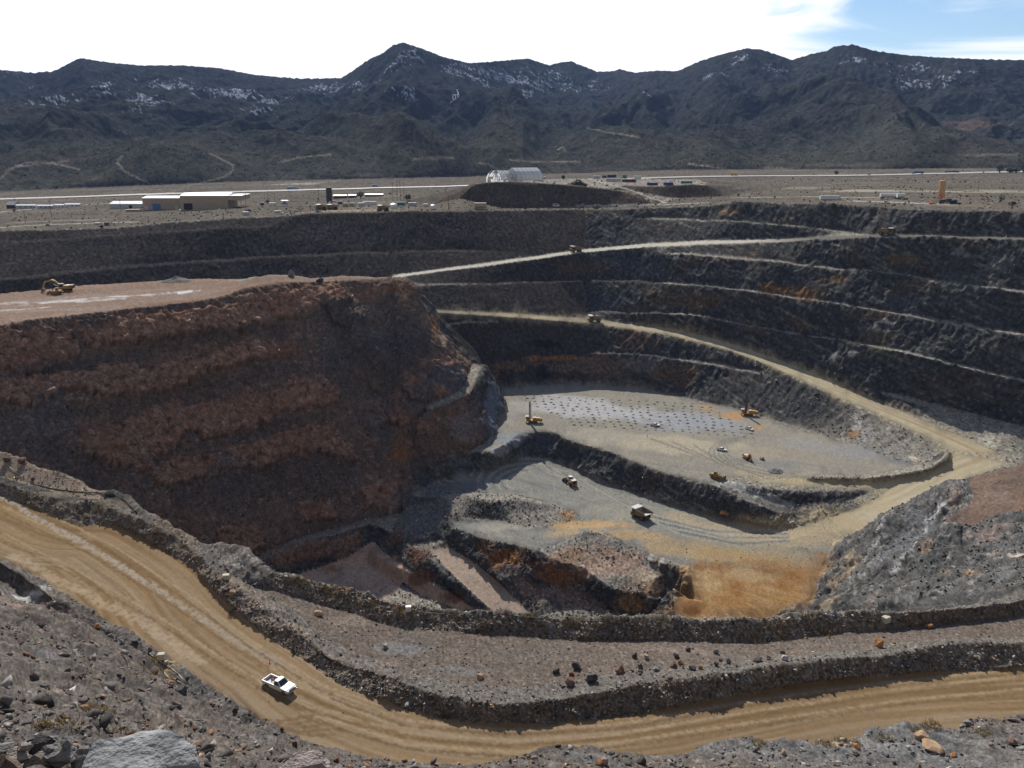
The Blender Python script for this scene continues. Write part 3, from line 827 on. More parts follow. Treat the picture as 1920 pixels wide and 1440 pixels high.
# plain
paint(M(PLAIN), c3(.165, .142, .115))
sc1 = fbm(GX, GY, None, 16, 3, 151); sc2 = fbm(GX, GY, None, 110, 3, 161)
paint(M(PLAIN) * sstep(-.05, .3, sc1) * .55, c3(.105, .10, .082))
paint(M(PLAIN) * sstep(0, .4, sc2) * .75, c3(.125, .115, .098))
paint(M(PLAIN) * sstep(.1, .4, -sc2) * .6, c3(.225, .195, .155))
# waste mounds
paint(M(DUMP), c3(.100, .083, .066))
paint(M(DUMP) * sstep(0, .4, n_mid) * .7, c3(.14, .118, .092))
paint(M(DUMP) * sstep(.0, .5, n_big) * .4, c3(.08, .075, .075))
paint(M(DUMP) * sstep(16, 9, SL), c3(.30, .27, .23))
# the red hill
paint(M(HILL), c3(.170, .128, .106))
paint(M(HILL) * sstep(-.1, .45, n_big) * .7, c3(.20, .132, .098))
gu = fbm((GX * .738 + GY * .675) / 5, GZ / 22, None, 1, 3, 171)
paint(M(HILL) * sstep(0, .4, gu) * .75, c3(.215, .150, .115))
paint(M(HILL) * sstep(0, .4, -gu) * .7, c3(.115, .097, .087))
paint(M(HILL) * sstep(.15, .7, band), c3(.275, .182, .135))
paint(M(HILL) * sstep(.2, .8, band) * sstep(.05, .45, n_sm), c3(.42, .27, .20))
paint(M(HILL) * sstep(.2, .8, band) * sstep(.05, .4, -n_sm) * .8, c3(.16, .085, .055))
paint(M(HILL) * sstep(.2, .8, band) * sstep(.1, .5, n_mid) * .6, c3(.28, .16, .10))
paint(M(HILL) * sstep(.18, .4, n_sm) * .5, c3(.36, .28, .24))
paint(M(HILL) * sstep(.15, .4, -n_sm) * .55, c3(.10, .078, .068))
# plateau, floors
paint(M(PLATEAU), c3(.265, .19, .145))
st = fbm(GX / 5.0 - GY * .02, GY - .42 * GX, None, 9, 3, 181)
paint(M(PLATEAU) * sstep(0, .5, st) * .7, c3(.25, .15, .105))
paint(M(PLATEAU) * sstep(.0, .5, -st) * .5, c3(.34, .29, .25))
paint(M(PAD), c3(.285, .262, .215))
fl1 = fbm((GX * .9 - GY * .45) / 7, GX * .45 + GY * .9, None, 4.5, 4, 191)
swx = GX + 9 * noise(GX, GY, None, 38, 7); swy = GY + 9 * noise(GX, GY, None, 38, 8)
fl2 = fbm((swx * .8 - swy * .6) / 8, swx * .6 + swy * .8, None, 2.6, 3, 201)
fl3 = fbm((swx * .3 + swy * .95) / 9, swx * .95 - swy * .3, None, 2.0, 3, 205)
paint(M(PAD) * sstep(0, .5, fl2) * .6, c3(.34, .29, .205))
paint(M(PAD) * sstep(.0, .5, -fl1) * .55, c3(.21, .21, .205))
paint(M(PAD) * sstep(.1, .45, fl3) * .4, c3(.20, .185, .16))
paint(M(FLOOR, STRIP), c3(.248, .24, .208))
paint(M(FLOOR, STRIP) * sstep(0, .45, fl2) * .6, c3(.32, .305, .255))
paint(M(FLOOR, STRIP) * sstep(.0, .5, -fl1) * .6, c3(.185, .19, .185))
paint(M(FLOOR, STRIP) * sstep(.1, .45, -fl2) * .45, c3(.14, .14, .132))
paint(M(FLOOR, STRIP) * sstep(.1, .45, fl3) * .35, c3(.33, .32, .28))
paint(M(ORANGE), c3(.40, .235, .10))
og = fbm(GX, GY / 2.0, None, 6, 4, 211)
ora = np.arctan2(GX - 78, GY - 318); og2 = fbm(ora * 14, np.hypot(GX - 78, GY - 318) / 14, None, 1, 3, 215)
paint(M(ORANGE) * sstep(0, .5, og) * .7, c3(.46, .31, .16))
paint(M(ORANGE) * sstep(.0, .5, -og) * .7, c3(.29, .13, .045))
paint(M(ORANGE) * sstep(.05, .45, og2) * .55, c3(.50, .35, .19))
paint(M(ORANGE) * sstep(.05, .45, -og2) * .5, c3(.27, .125, .045))
paint(M(RAMP), c3(.40, .31, .24))
paint(M(RAMP) * sstep(0, .5, n_mid) * .4, c3(.30, .22, .16))
paint(M(LOWFLOOR), c3(.47, .335, .25))
paint(M(LOWFLOOR) * sstep(.0, .45, n_mid) * .6, c3(.24, .17, .135))
paint(M(EAST), c3(.105, .102, .098))
paint(M(EAST) * sstep(-.05, .4, n_mid) * .6, c3(.15, .143, .133))
paint(M(EAST) * sstep(.1, .5, n_big) * .6, c3(.19, .13, .09))
paint(M(EAST) * sstep(.12, .42, n_sm) * .6, c3(.33, .31, .28))
paint(M(EAST) * sstep(.12, .42, -n_sm) * .6, c3(.07, .07, .068))
paint(M(EASTTOP), c3(.172, .122, .093))
paint(M(EASTTOP) * sstep(.0, .5, n_mid) * .6, c3(.13, .10, .083))
paint(M(LEDGE), c3(.31, .245, .185))
paint(M(BENCH), c3(.150, .119, .095))
paint(M(BENCH) * sstep(-.05, .45, n_mid) * .6, c3(.125, .110, .096))
bt = fbm(GX / 7, GY, None, 1.6, 3, 277)
paint(M(BENCH) * sstep(.1, .4, -bt) * .45, c3(.095, .08, .068))
paint(M(BENCH) * sstep(.1, .5, n_sm) * .5, c3(.20, .165, .135))
paint(M(BENCH) * sstep(.1, .5, n_gr) * .5, c3(.29, .27, .25))
# roads
rs3 = fbm(ROADV + .045 * ROADU, ROADU / 45, None, 1.5, 3, 227)
rs1 = fbm(ROADV + .012 * ROADU * 0, ROADU / 55, None, 3.4, 3, 221); rs2 = fbm(ROADV, ROADU / 60, None, 1.0, 3, 231)
paint(M(FGROAD), c3(.255, .172, .09))
paint(M(FGROAD) * sstep(0, .45, rs1) * .85, c3(.305, .228, .150))
paint(M(FGROAD) * sstep(.0, .45, -rs1) * .85, c3(.185, .115, .056))
paint(M(FGROAD) * sstep(.08, .4, rs2) * .6, c3(.325, .25, .168))
paint(M(FGROAD) * sstep(.08, .4, -rs2) * .6, c3(.165, .105, .053))
paint(M(FGROAD) * sstep(.05, .4, rs3) * .5, c3(.175, .11, .055))
paint(M(FGROAD) * sstep(.15, .45, -rs3) * .4, c3(.36, .28, .18))
paint(M(FGROAD) * sstep(.1, .5, n_big) * .45, c3(.185, .12, .062))
hs1 = fbm(ROADV, ROADU / 70, None, 4.0, 3, 225)
paint(M(HAUL), c3(.47, .40, .265))
paint(M(HAUL) * sstep(0, .45, hs1) * .7, c3(.54, .49, .37))
paint(M(HAUL) * sstep(.0, .45, -hs1) * .7, c3(.35, .255, .14))
paint(M(HAUL) * sstep(.1, .45, rs2) * .4, c3(.30, .28, .235))
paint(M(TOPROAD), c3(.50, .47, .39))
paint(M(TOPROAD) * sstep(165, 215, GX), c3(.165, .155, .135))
# mountains
MT_ = M(20)
paint(MT_, c3(.044, .048, .048))
hz = (GR - 1900) / 2600
paint(MT_ * sstep(.35, 0, hz) * .8, c3(.080, .076, .060))
mn1 = fbm(GX, GY, GZ, 240, 4, 241); mn2 = fbm(GX, GY, GZ, 42, 3, 251); mn3 = fbm(GX, GY, GZ, 12, 2, 261)
paint(MT_ * sstep(0, .45, mn1) * .5, c3(.062, .054, .050))
paint(MT_ * sstep(0, .5, mn2) * .45, c3(.088, .083, .074))
paint(MT_ * sstep(.12, .4, -mn2) * .55, c3(.017, .022, .019))
paint(MT_ * sstep(.22, .4, mn3) * .7, c3(.018, .024, .016))

# stains, outcrops and patches with a place of their own: (photo column, row, half width, half height, colour, strength)
def blob(px, py, rx, ry, c, w=1.0, soft=.5, labs=None, nz=.45):
    p = ground0(px, py)
    v = (py - CY) / FPX
    zc = p[1] / (CN - SN * v)
    a_ = rx * zc / FPX; dep = max((SN + CN * v), .10)
    b_ = ry * zc / FPX / max(dep, .13); c_ = ry * zc / FPX * 1.15
    r = math.hypot(p[0], p[1]); tx, ty = p[1] / r, -p[0] / r; ex, ey = p[0] / r, p[1] / r
    R_ = max(a_, b_, c_) * 1.7
    i0, i1 = np.searchsorted(az, [math.atan2(p[0], p[1]) - 1.7 * a_ / r - .002, math.atan2(p[0], p[1]) + 1.7 * a_ / r + .002])
    i0 = max(i0, 0); i1 = min(max(i1, i0 + 1), NA)
    sx, sy, sz = GX[i0:i1] - p[0], GY[i0:i1] - p[1], GZ[i0:i1] - p[2]
    near = (np.abs(sx * ex + sy * ey) < b_ * 1.7 + 1) & (np.abs(sz) < c_ * 1.7 + 1.5)
    if labs is not None:
        near &= np.isin(LAB[i0:i1], labs)
    if not near.any():
        return
    sx, sy, sz = sx[near], sy[near], sz[near]
    d = np.sqrt(((sx * tx + sy * ty) / a_) ** 2 + ((sx * ex + sy * ey) / max(b_, .5)) ** 2 + (sz / max(c_, 1.0)) ** 2)
    X_, Y_, Z_ = GX[i0:i1][near], GY[i0:i1][near], GZ[i0:i1][near]
    d += nz * noise(X_, Y_, Z_, max(a_ * .7, 1.0), px * .01) + nz * .8 * noise(X_, Y_, Z_, max(a_ * .22, .5), py * .01) 
    w_ = np.zeros(near.shape, np.float32)
    w_[near] = sstep(1.0, 1.0 - soft, d) * w
    sub = CLR[i0:i1]
    sub[...] = sub * (1 - w_[..., None]) + np.asarray(c, np.float32) * w_[..., None]
def stroke(pts, wpx, c, w=.8, step=None, labs=None, nz=.3, hpx=None):
    """a track or streak along photo points, laid on the land"""
    P = np.array(pts, float)
    for a, b in zip(P[:-1], P[1:]):
        L = math.hypot(*(b - a)); n = max(1, int(L / (step or wpx * .9)))
        for k in range(n):
            p = a + (b - a) * (k + .5) / n
            blob(p[0], p[1], wpx, hpx or wpx * .5, c, w, .6, labs, nz)
# red hill, left
for b in [
    (640,650,60,50,(0.132,0.124,0.121),.8),(705,615,95,60,(0.136,0.129,0.127),.85),(600,600,60,30,(0.132,0.124,0.121),.6),(790,620,40,50,(0.132,0.124,0.124),.7),
    (700,690,75,26,(0.174,0.118,0.096),.8),(560,560,80,18,(0.279,0.171,0.132),.6),(735,548,45,7,(0.310,0.194,0.109),.7),(690,555,30,18,(0.248,0.147,0.109),.6),
    (170,604,50,12,(0.093,0.085,0.085),.85),(300,580,50,8,(0.116,0.102,0.096),.6),(60,800,90,50,(0.152,0.139,0.136),.75),(200,790,30,50,(0.202,0.132,0.093),.5),
    (60,680,80,20,(0.232,0.136,0.101),.6),(310,740,60,18,(0.264,0.155,0.109),.6),(480,770,60,25,(0.256,0.152,0.105),.6),(540,660,50,14,(0.232,0.132,0.085),.6),
    (200,850,40,22,(0.295,0.163,0.093),.6),(460,640,35,14,(0.225,0.139,0.093),.6),(560,830,70,22,(0.256,0.155,0.109),.5),(430,900,80,40,(0.147,0.132,0.124),.6),(600,900,70,40,(0.155,0.129,0.116),.6),
    (815,612,12,22,(0.280,0.165,0.090),.8),(828,640,8,18,(0.340,0.280,0.230),.8),(800,600,20,15,(0.264,0.186,0.139),.6),(758,560,14,8,(0.400,0.310,0.217),.6),
    (840,712,60,24,(0.101,0.112,0.143),.85),(780,760,50,30,(0.116,0.116,0.127),.7),(700,780,50,40,(0.116,0.113,0.116),.7),(650,760,40,30,(0.171,0.132,0.112),.5),
    (922,765,20,42,(0.171,0.194,0.232),.9),(868,805,45,32,(0.194,0.183,0.194),.85),(745,852,32,18,(0.279,0.132,0.054),.75),(800,830,40,25,(0.155,0.121,0.102),.7),(720,840,25,35,(0.109,0.105,0.109),.7),
    (930,715,10,25,(0.248,0.163,0.116),.6)]:
    blob(*b[:6], .6)
stroke([(800,764),(840,750),(870,735),(884,715),(889,690)], 13, (.31,.28,.215), .95, nz=.15, hpx=5)
SC_ = (.098, .085, .079)
for t_, h_ in (([(20,702),(150,690),(250,668),(330,650),(450,628),(540,612)],13),([(100,782),(240,768),(330,742),(450,712),(560,690)],13),([(420,838),(520,800),(620,776)],9),([(330,945),(450,925),(560,890),(660,880)],28),([(60,830),(130,870),(220,910)],30),([(420,900),(520,880),(600,860)],10)):
    stroke(t_, 34, SC_, .5, labs=[HILL], nz=.6, hpx=h_)
for b in [(690,680,100,80,(.092,.088,.086),.75),(770,660,60,60,(.085,.083,.085),.7),(640,600,50,36,(.095,.09,.087),.7),(600,930,60,26,(.11,.093,.083),.6)]:
    blob(*b[:6], .7, [HILL], .5)
# plateau: pale salt crust
for b in [(100,567,90,3.5,(.66,.65,.62),.75),(50,580,70,3,(.66,.65,.62),.7),(230,556,70,2.6,(.68,.67,.65),.75),(345,548,34,2.6,(.72,.71,.69),.9),(190,563,60,2.5,(.64,.63,.6),.6),(20,570,50,3,(.6,.59,.56),.6),(150,590,60,5,(.36,.28,.22),.5),(300,535,60,2,(.28,.18,.135),.6)]:
    blob(*b[:6], .8, [PLATEAU], .8)
# right-hand wall
for b in [(1485,548,70,14,(.21,.115,.05),.7),(1560,528,40,8,(.17,.11,.06),.6),(1700,492,60,10,(.18,.12,.065),.7),(1320,568,60,16,(.16,.10,.055),.6),(1640,600,40,12,(.17,.10,.05),.6),
    (1250,560,60,18,(.14,.10,.06),.55),(1100,505,60,14,(.14,.09,.06),.5),(1420,615,40,10,(.17,.11,.07),.5),(1830,540,80,20,(.12,.125,.12),.5),(1650,640,50,15,(.15,.12,.075),.5),
    (1664,607,14,5,(.50,.48,.42),.85),(1645,620,20,6,(.30,.28,.25),.6),(1603,668,9,6,(.45,.42,.38),.8),(1570,672,14,6,(.32,.31,.29),.7),(1855,832,26,11,(.42,.40,.32),.9),(1903,848,22,12,(.36,.34,.26),.8),(1780,790,12,7,(.33,.31,.26),.7),
    (1607,795,11,20,(.44,.41,.37),.85),(1600,815,14,8,(.30,.165,.065),.8),(1625,815,14,12,(.33,.32,.31),.7),(1713,861,9,8,(.62,.53,.42),.9),(1665,810,5,8,(.45,.43,.4),.8),
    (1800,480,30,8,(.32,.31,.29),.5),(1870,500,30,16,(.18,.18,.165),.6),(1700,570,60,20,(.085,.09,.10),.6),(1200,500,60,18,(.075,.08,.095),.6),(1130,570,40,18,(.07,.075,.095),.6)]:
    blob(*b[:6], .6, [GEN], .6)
# inner wall under the middle road
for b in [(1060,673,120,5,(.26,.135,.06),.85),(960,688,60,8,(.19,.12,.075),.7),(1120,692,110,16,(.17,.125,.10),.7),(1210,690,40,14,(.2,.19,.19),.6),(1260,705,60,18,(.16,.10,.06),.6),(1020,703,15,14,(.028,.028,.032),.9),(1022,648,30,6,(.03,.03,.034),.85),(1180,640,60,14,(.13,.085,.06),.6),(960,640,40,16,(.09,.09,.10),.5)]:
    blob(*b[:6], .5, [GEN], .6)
stroke([(832,614),(850,608),(900,607),(935,604)], 7, (.27,.25,.21), .85, hpx=2.2)
# far wall
for b in [(1158,432,5,13,(.045,.042,.042),.9),(965,452,45,7,(.055,.052,.052),.8),(905,470,40,7,(.055,.052,.052),.7),(1000,445,8,9,(.04,.04,.04),.8),(760,492,12,8,(.05,.048,.048),.8),(730,430,60,12,(.078,.07,.072),.6),(1365,400,22,9,(.26,.175,.12),.75),(640,440,120,18,(.088,.082,.078),.5),(200,470,150,14,(.083,.075,.062),.6)]:
    blob(*b[:6], .6, [GEN], .5)
# drill pad and its surroundings
for b in [(1090,765,150,24,(.45,.44,.43),.85),(1290,790,110,20,(.32,.33,.35),.8),(1180,775,90,16,(.40,.40,.41),.7),(1375,782,38,9,(.44,.26,.12),.85),(1325,765,25,6,(.42,.27,.14),.7),(1418,802,22,6,(.42,.25,.12),.7),
    (1250,832,160,20,(.44,.385,.28),.75),(1120,815,90,14,(.38,.345,.275),.6),(1420,850,70,14,(.36,.31,.23),.6),(1600,850,80,20,(.27,.262,.248),.9),(1690,868,35,10,(.22,.22,.215),.8),(1520,835,60,16,(.30,.285,.26),.8),(1480,850,26,5,(.38,.28,.19),.5),
    (960,822,42,16,(.26,.285,.30),.8),(940,850,35,10,(.30,.31,.31),.7),(955,775,25,22,(.35,.325,.28),.7),(1440,870,60,8,(.22,.22,.215),.6)]:
    blob(*b[:6], .6, None, .45)
stroke([(1380,887),(1440,896),(1520,907),(1590,909),(1650,908)], 40, (.47,.385,.235), .6, hpx=7)
stroke([(1350,905),(1400,925),(1450,940),(1490,955)], 26, (.37,.365,.345), .8, hpx=7)
stroke([(1420,915),(1480,922),(1560,925),(1620,922)], 30, (.24,.225,.20), .7, hpx=6)
# pit floor
for b in [(1100,985,80,10,(.46,.31,.155),.85),(1190,1003,90,11,(.44,.305,.16),.75),(1060,1000,60,8,(.45,.32,.18),.7),(1320,1040,150,12,(.42,.32,.18),.7),(1500,1000,130,22,(.42,.36,.25),.75),(950,988,70,9,(.40,.36,.29),.7),(900,985,40,8,(.34,.33,.30),.6),(1400,1010,140,12,(.41,.385,.32),.5),
    (1065,967,20,9,(.32,.17,.07),.8),(1000,950,60,8,(.10,.10,.105),.6),(1150,1045,100,30,(.30,.215,.16),.9),(1140,1066,100,18,(.37,.265,.20),.85),(1060,1045,40,14,(.30,.19,.12),.8),(1165,1022,60,8,(.19,.186,.18),.8),(1105,1005,30,7,(.16,.155,.15),.8),(1205,1080,45,12,(.46,.37,.27),.8),(1250,1060,30,8,(.30,.225,.16),.6),
    (950,1050,62,20,(.25,.115,.042),.9),(1050,1084,62,17,(.25,.12,.05),.9),(905,1025,35,14,(.20,.10,.05),.7),(1180,1132,40,20,(.31,.185,.085),.85),(1020,1112,75,16,(.26,.19,.155),.85),(1100,1130,60,14,(.25,.18,.14),.8),(960,1075,30,14,(.20,.16,.14),.7),
    (740,1012,30,14,(.19,.105,.066),.85),(780,1045,35,16,(.18,.10,.066),.85),(790,1085,60,13,(.17,.092,.055),.9),(850,1118,35,12,(.17,.092,.055),.9),(735,1050,40,7,(.31,.215,.17),.8),(560,1045,80,24,(.25,.155,.105),.9),(640,1022,60,20,(.26,.165,.115),.9),(1288,1080,26,16,(.40,.26,.135),.7),(1215,1105,40,16,(.33,.22,.13),.8),(1305,1140,26,16,(.24,.11,.04),.7),(625,1068,22,9,(.28,.15,.07),.8),
    (800,980,75,24,(.175,.175,.172),.9),(830,920,70,20,(.16,.16,.165),.9),(760,940,40,15,(.13,.125,.125),.8),(870,870,60,10,(.14,.135,.135),.8),(930,868,40,12,(.12,.115,.115),.8),(1020,835,60,18,(.085,.088,.10),.85),(1237,1146,24,14,(.06,.04,.03),.9),(1290,1148,35,12,(.16,.075,.03),.8),
    (1450,1000,220,30,(.42,.335,.21),.8),(1300,1030,160,20,(.41,.30,.17),.7),(1580,980,90,24,(.46,.375,.24),.85),(1660,950,60,18,(.47,.385,.245),.7),(1150,960,90,18,(.34,.315,.25),.5),
    (1420,1046,150,14,(.39,.27,.135),.75),(1400,1030,170,12,(.37,.30,.19),.55),
    (1540,1060,22,35,(.28,.17,.085),.75),(1560,1130,30,25,(.32,.25,.17),.7),(1400,1080,60,14,(.50,.37,.21),.6),(1440,1060,60,8,(.40,.22,.09),.6),(1330,1090,40,20,(.56,.40,.21),.7),(1360,1125,40,10,(.36,.185,.075),.6)]:
    blob(*b[:6], .6, None, .45)
# tyre tracks curling over the floor
for k in range(9):
    a0 = 2.4 + .12 * k; rx, ry = 50 + 9 * k, 20 + 4 * k
    stroke([(1000 + rx * math.cos(a0 + .25 * i), 905 + ry * math.sin(a0 + .25 * i)) for i in range(9)], 2.6, (.15, .15, .142) if k % 2 else (.34, .325, .28), .8, labs=[FLOOR], nz=.3, hpx=2.0)
for k in range(7):
    stroke([(1010 + 14 * k, 868 + 6 * k), (1090 + 16 * k, 915 + 7 * k), (1180 + 16 * k, 955 + 8 * k), (1320 + 12 * k, 990 + 6 * k), (1480, 1000 + 3 * k)], 3, (.16, .16, .15) if k % 2 else (.35, .33, .27), .7, labs=[FLOOR], nz=.3, hpx=2.0)
for k in range(6):
    stroke([(1200 + 20 * k, 820 + 3 * k), (1290 + 14 * k, 850 + 4 * k), (1380 + 12 * k, 868 + 6 * k), (1480, 893 + 2 * k)], 3, (.20, .19, .165) if k % 2 else (.37, .32, .23), .75, labs=[PAD], nz=.3, hpx=2.0)
for k in range(5):
    a0 = 1.0 + .3 * k
    stroke([(1395 + (30 + 9 * k) * math.cos(a0 + .3 * i), 850 + (13 + 4 * k) * math.sin(a0 + .3 * i)) for i in range(10)], 2.4, (.19, .185, .165), .7, labs=[PAD], nz=.3, hpx=2.0)
# east wall
for b in [(1742,1058,55,34,(.085,.09,.085),.85),(1680,1040,40,50,(.155,.155,.16),.85),(1725,985,40,25,(.165,.165,.168),.8),(1775,1085,30,16,(.28,.195,.10),.8),(1822,1085,26,14,(.36,.225,.095),.75),(1765,975,14,14,(.34,.215,.12),.7),(1790,930,16,20,(.26,.2,.16),.6),(1880,1092,60,18,(.17,.172,.172),.8),
    (1860,1003,50,18,(.235,.185,.16),.8),(1910,1046,22,9,(.56,.48,.41),.85),(1860,1030,18,10,(.42,.34,.28),.6),(1600,1070,22,40,(.34,.27,.18),.75),(1565,1110,20,30,(.30,.24,.17),.7),(1640,1130,40,14,(.26,.22,.19),.6),(1700,1120,50,12,(.20,.19,.18),.7),(1740,1030,20,14,(.30,.2,.13),.6)]:
    blob(*b[:6], .55, None, .6)
stroke([(1690,970),(1657,1007),(1635,1047),(1602,1090),(1587,1120)], 5, (.40,.40,.39), .4, nz=1.0, hpx=5)
stroke([(1770,942),(1737,977),(1722,1015),(1700,1047),(1677,1075)], 4, (.42,.42,.41), .5, nz=1.0, hpx=5)
for b in [(1912,950,12,36,(.24,.15,.11),.5),(1870,930,40,20,(.27,.205,.17),.5)]:
    blob(*b[:6], .6, None, .5)
# foreground
for b in [(55,1118,45,14,(.47,.46,.43),.85),(90,1160,38,11,(.43,.31,.26),.8),(15,1150,30,25,(.27,.195,.165),.8),(120,1175,50,12,(.33,.29,.25),.6),(300,1262,42,24,(.31,.235,.135),.8),(190,1345,22,12,(.40,.30,.18),.7),(205,1385,14,8,(.42,.32,.19),.7),(90,1250,100,26,(.155,.15,.148),.75),(230,1240,60,12,(.14,.137,.135),.8),
    (330,1335,90,22,(.19,.165,.145),.7),(70,1360,70,14,(.16,.155,.15),.7),(110,1310,25,25,(.30,.23,.19),.5),(1100,1425,130,18,(.155,.158,.156),.85),(1380,1425,120,12,(.19,.18,.168),.7),(1680,1410,220,22,(.20,.192,.182),.75),(1565,1400,30,9,(.43,.285,.16),.8),(1850,1400,90,16,(.22,.215,.205),.6),
    (760,1215,90,18,(.19,.182,.172),.8),(860,1260,80,14,(.17,.165,.16),.7),(720,1240,50,12,(.22,.18,.15),.6),(1300,1225,160,14,(.265,.205,.17),.5),(660,1165,60,16,(.25,.205,.165),.6),(560,1110,50,10,(.20,.185,.165),.6),
    (450,1120,60,40,(.20,.16,.125),.85),(540,1200,60,40,(.195,.155,.12),.85),(700,1270,60,25,(.18,.15,.122),.75),(330,1000,60,25,(.195,.155,.115),.8),(1000,1165,200,8,(.20,.17,.135),.5),(1500,1170,200,10,(.19,.155,.12),.6),(1780,1150,160,14,(.19,.15,.11),.75),
    (60,940,80,14,(.18,.148,.11),.8),(190,958,90,14,(.15,.128,.095),.8),(330,1015,60,22,(.19,.155,.12),.7),(480,1150,70,40,(.205,.168,.138),.8),(620,1245,60,25,(.19,.155,.125),.8),(445,1060,40,14,(.27,.245,.22),.7),(1700,1145,160,10,(.17,.145,.115),.6)]:
    blob(*b[:6], .6, [NEAR, BERM, BENCH, LEDGE, GEN], .5)
stroke([(0,930),(60,965),(130,1005),(200,1047),(270,1090),(330,1130),(390,1170)], 9, (.42,.40,.36), .42, labs=[FGROAD], nz=.95, hpx=5)
stroke([(390,1170),(450,1210),(520,1245)], 14, (.34,.30,.25), .45, labs=[FGROAD], nz=.75, hpx=8)
stroke([(190,975),(300,1045),(380,1105),(440,1160)], 9, (.25,.17,.10), .55, labs=[FGROAD], nz=.6, hpx=5)
stroke([(0,985),(120,1050),(240,1125),(350,1200),(450,1270),(560,1330),(700,1380)], 11, (.26,.18,.105), .5, labs=[FGROAD], nz=.6, hpx=5)
stroke([(560,1240),(640,1300),(760,1345),(900,1368),(1100,1362),(1300,1340)], 12, (.25,.165,.09), .55, labs=[FGROAD], nz=.5, hpx=4)
stroke([(20,1040),(140,1105),(260,1165),(380,1245)], 14, (.43,.33,.225), .6, labs=[FGROAD], nz=.6, hpx=7)
for t_ in ([(0,960),(150,1030),(300,1120),(430,1210),(560,1300),(720,1365)],[(0,1010),(140,1080),(290,1165),(420,1250),(520,1310),(640,1370)],[(60,960),(200,1030),(340,1120),(470,1215),(600,1295),(760,1350)],[(480,1290),(600,1340),(760,1385),(950,1400),(1150,1385),(1400,1345),(1700,1300),(1920,1275)],[(620,1310),(760,1362),(950,1380),(1150,1368),(1400,1325),(1700,1285),(1920,1262)],[(560,1345),(760,1405),(960,1420),(1150,1402),(1400,1365),(1700,1322),(1920,1300)]):
    stroke(t_, 4.0, (.165,.105,.055), .55, labs=[FGROAD], nz=.7, hpx=2.4)
    stroke([(a + 6, b - 9) for a, b in t_], 3.5, (.36,.275,.175), .5, labs=[FGROAD], nz=.7, hpx=2.2)
for k in range(5):
    stroke([(470 + 12 * k, 1340 + 6 * k), (500 + 12 * k, 1352 + 6 * k), (540 + 12 * k, 1352 + 7 * k), (590 + 10 * k, 1342 + 9 * k)], 3, (.17,.11,.06), .55, labs=[FGROAD, NEAR], nz=.5, hpx=2)
# plain: yards and tracks
TR = (.50,.46,.39)
for b in [(600,397,160,4,(.38,.31,.22),.8),(760,395,120,3,(.36,.30,.22),.6),(120,414,120,4,(.34,.30,.25),.6),(250,405,80,4,(.17,.155,.13),.6),(1690,358,260,9,(.40,.36,.285),.85),(1500,352,120,6,(.33,.30,.25),.6),(1700,337,200,4,(.10,.095,.088),.85),(1350,355,80,5,(.13,.115,.095),.6),(450,384,90,3,(.13,.115,.095),.6),(130,388,90,3,(.12,.11,.09),.5),(330,402,120,4,(.14,.125,.10),.6),(150,402,40,3,(.09,.085,.075),.8),(800,372,60,6,(.14,.128,.10),.6),(1880,358,80,12,(.38,.33,.26),.6),(560,345,60,8,(.36,.335,.285),.85),(720,368,90,8,(.25,.225,.18),.6),(1000,345,60,3,(.33,.29,.24),.7),(1100,345,60,4,(.36,.31,.25),.7),(1290,342,60,4,(.36,.33,.28),.7),(1240,372,25,5,(.30,.27,.225),.7),(660,382,120,5,(.30,.265,.21),.6),(1780,385,120,4,(.25,.215,.16),.6)]:
    blob(*b[:6], .6, [PLAIN, DUMP, 20], .5)
for t_, w_ in [([(0,372),(150,368),(330,361)],3),([(0,398),(60,392),(160,384),(215,380)],4),([(0,427),(90,421),(260,416)],4),([(1105,336),(1135,343),(1165,352),(1205,365),(1250,381)],5),([(1080,388),(1250,384),(1330,380)],4),([(1590,376),(1700,380),(1780,384)],5),([(1370,371),(1500,369),(1700,371)],3),([(640,405),(850,402),(1030,398)],3)]:
    stroke(t_, w_, TR, .8, labs=[PLAIN, DUMP], nz=.2, hpx=w_ * .4)
for t_ in [[(0,337),(18,318),(45,306),(80,304),(120,311),(150,318)],[(30,313),(70,309),(130,302)],[(230,292),(219,304),(235,323),(258,334),(282,346)],[(300,374),(325,358),(345,350),(385,342),(420,332),(437,320),(436,309),(415,299),(392,287)],[(340,356),(250,354),(120,357)],[(893,305),(915,308),(937,320)],[(955,300),(1000,304),(1090,303)],[(1100,240),(1150,250),(1200,258)],[(1060,285),(1055,275),(1045,282)],[(1290,307),(1340,314),(1395,325)],[(520,305),(560,296),(620,290)],[(770,300),(820,294),(850,297)]]:
    stroke(t_, 3.2, (.27,.235,.19), .8, labs=[20, PLAIN], nz=.3, hpx=1.6)
for b in [(815,298,45,5,(.22,.19,.15),.7),(1460,318,40,5,(.22,.20,.165),.7),(1850,290,70,5,(.20,.18,.145),.6),(1820,235,70,14,(.15,.105,.08),.6),(1600,310,130,5,(.17,.155,.13),.5),(690,330,60,4,(.18,.165,.14),.5),(120,300,60,8,(.13,.105,.085),.5),(200,335,80,5,(.15,.12,.095),.5),(1100,265,120,12,(.11,.10,.085),.4)]:
    blob(*b[:6], .6, [20], .5)
CLR *= np.where((LAB == HILL)[..., None], c3(1.12, 1.03, .93), 1.0)
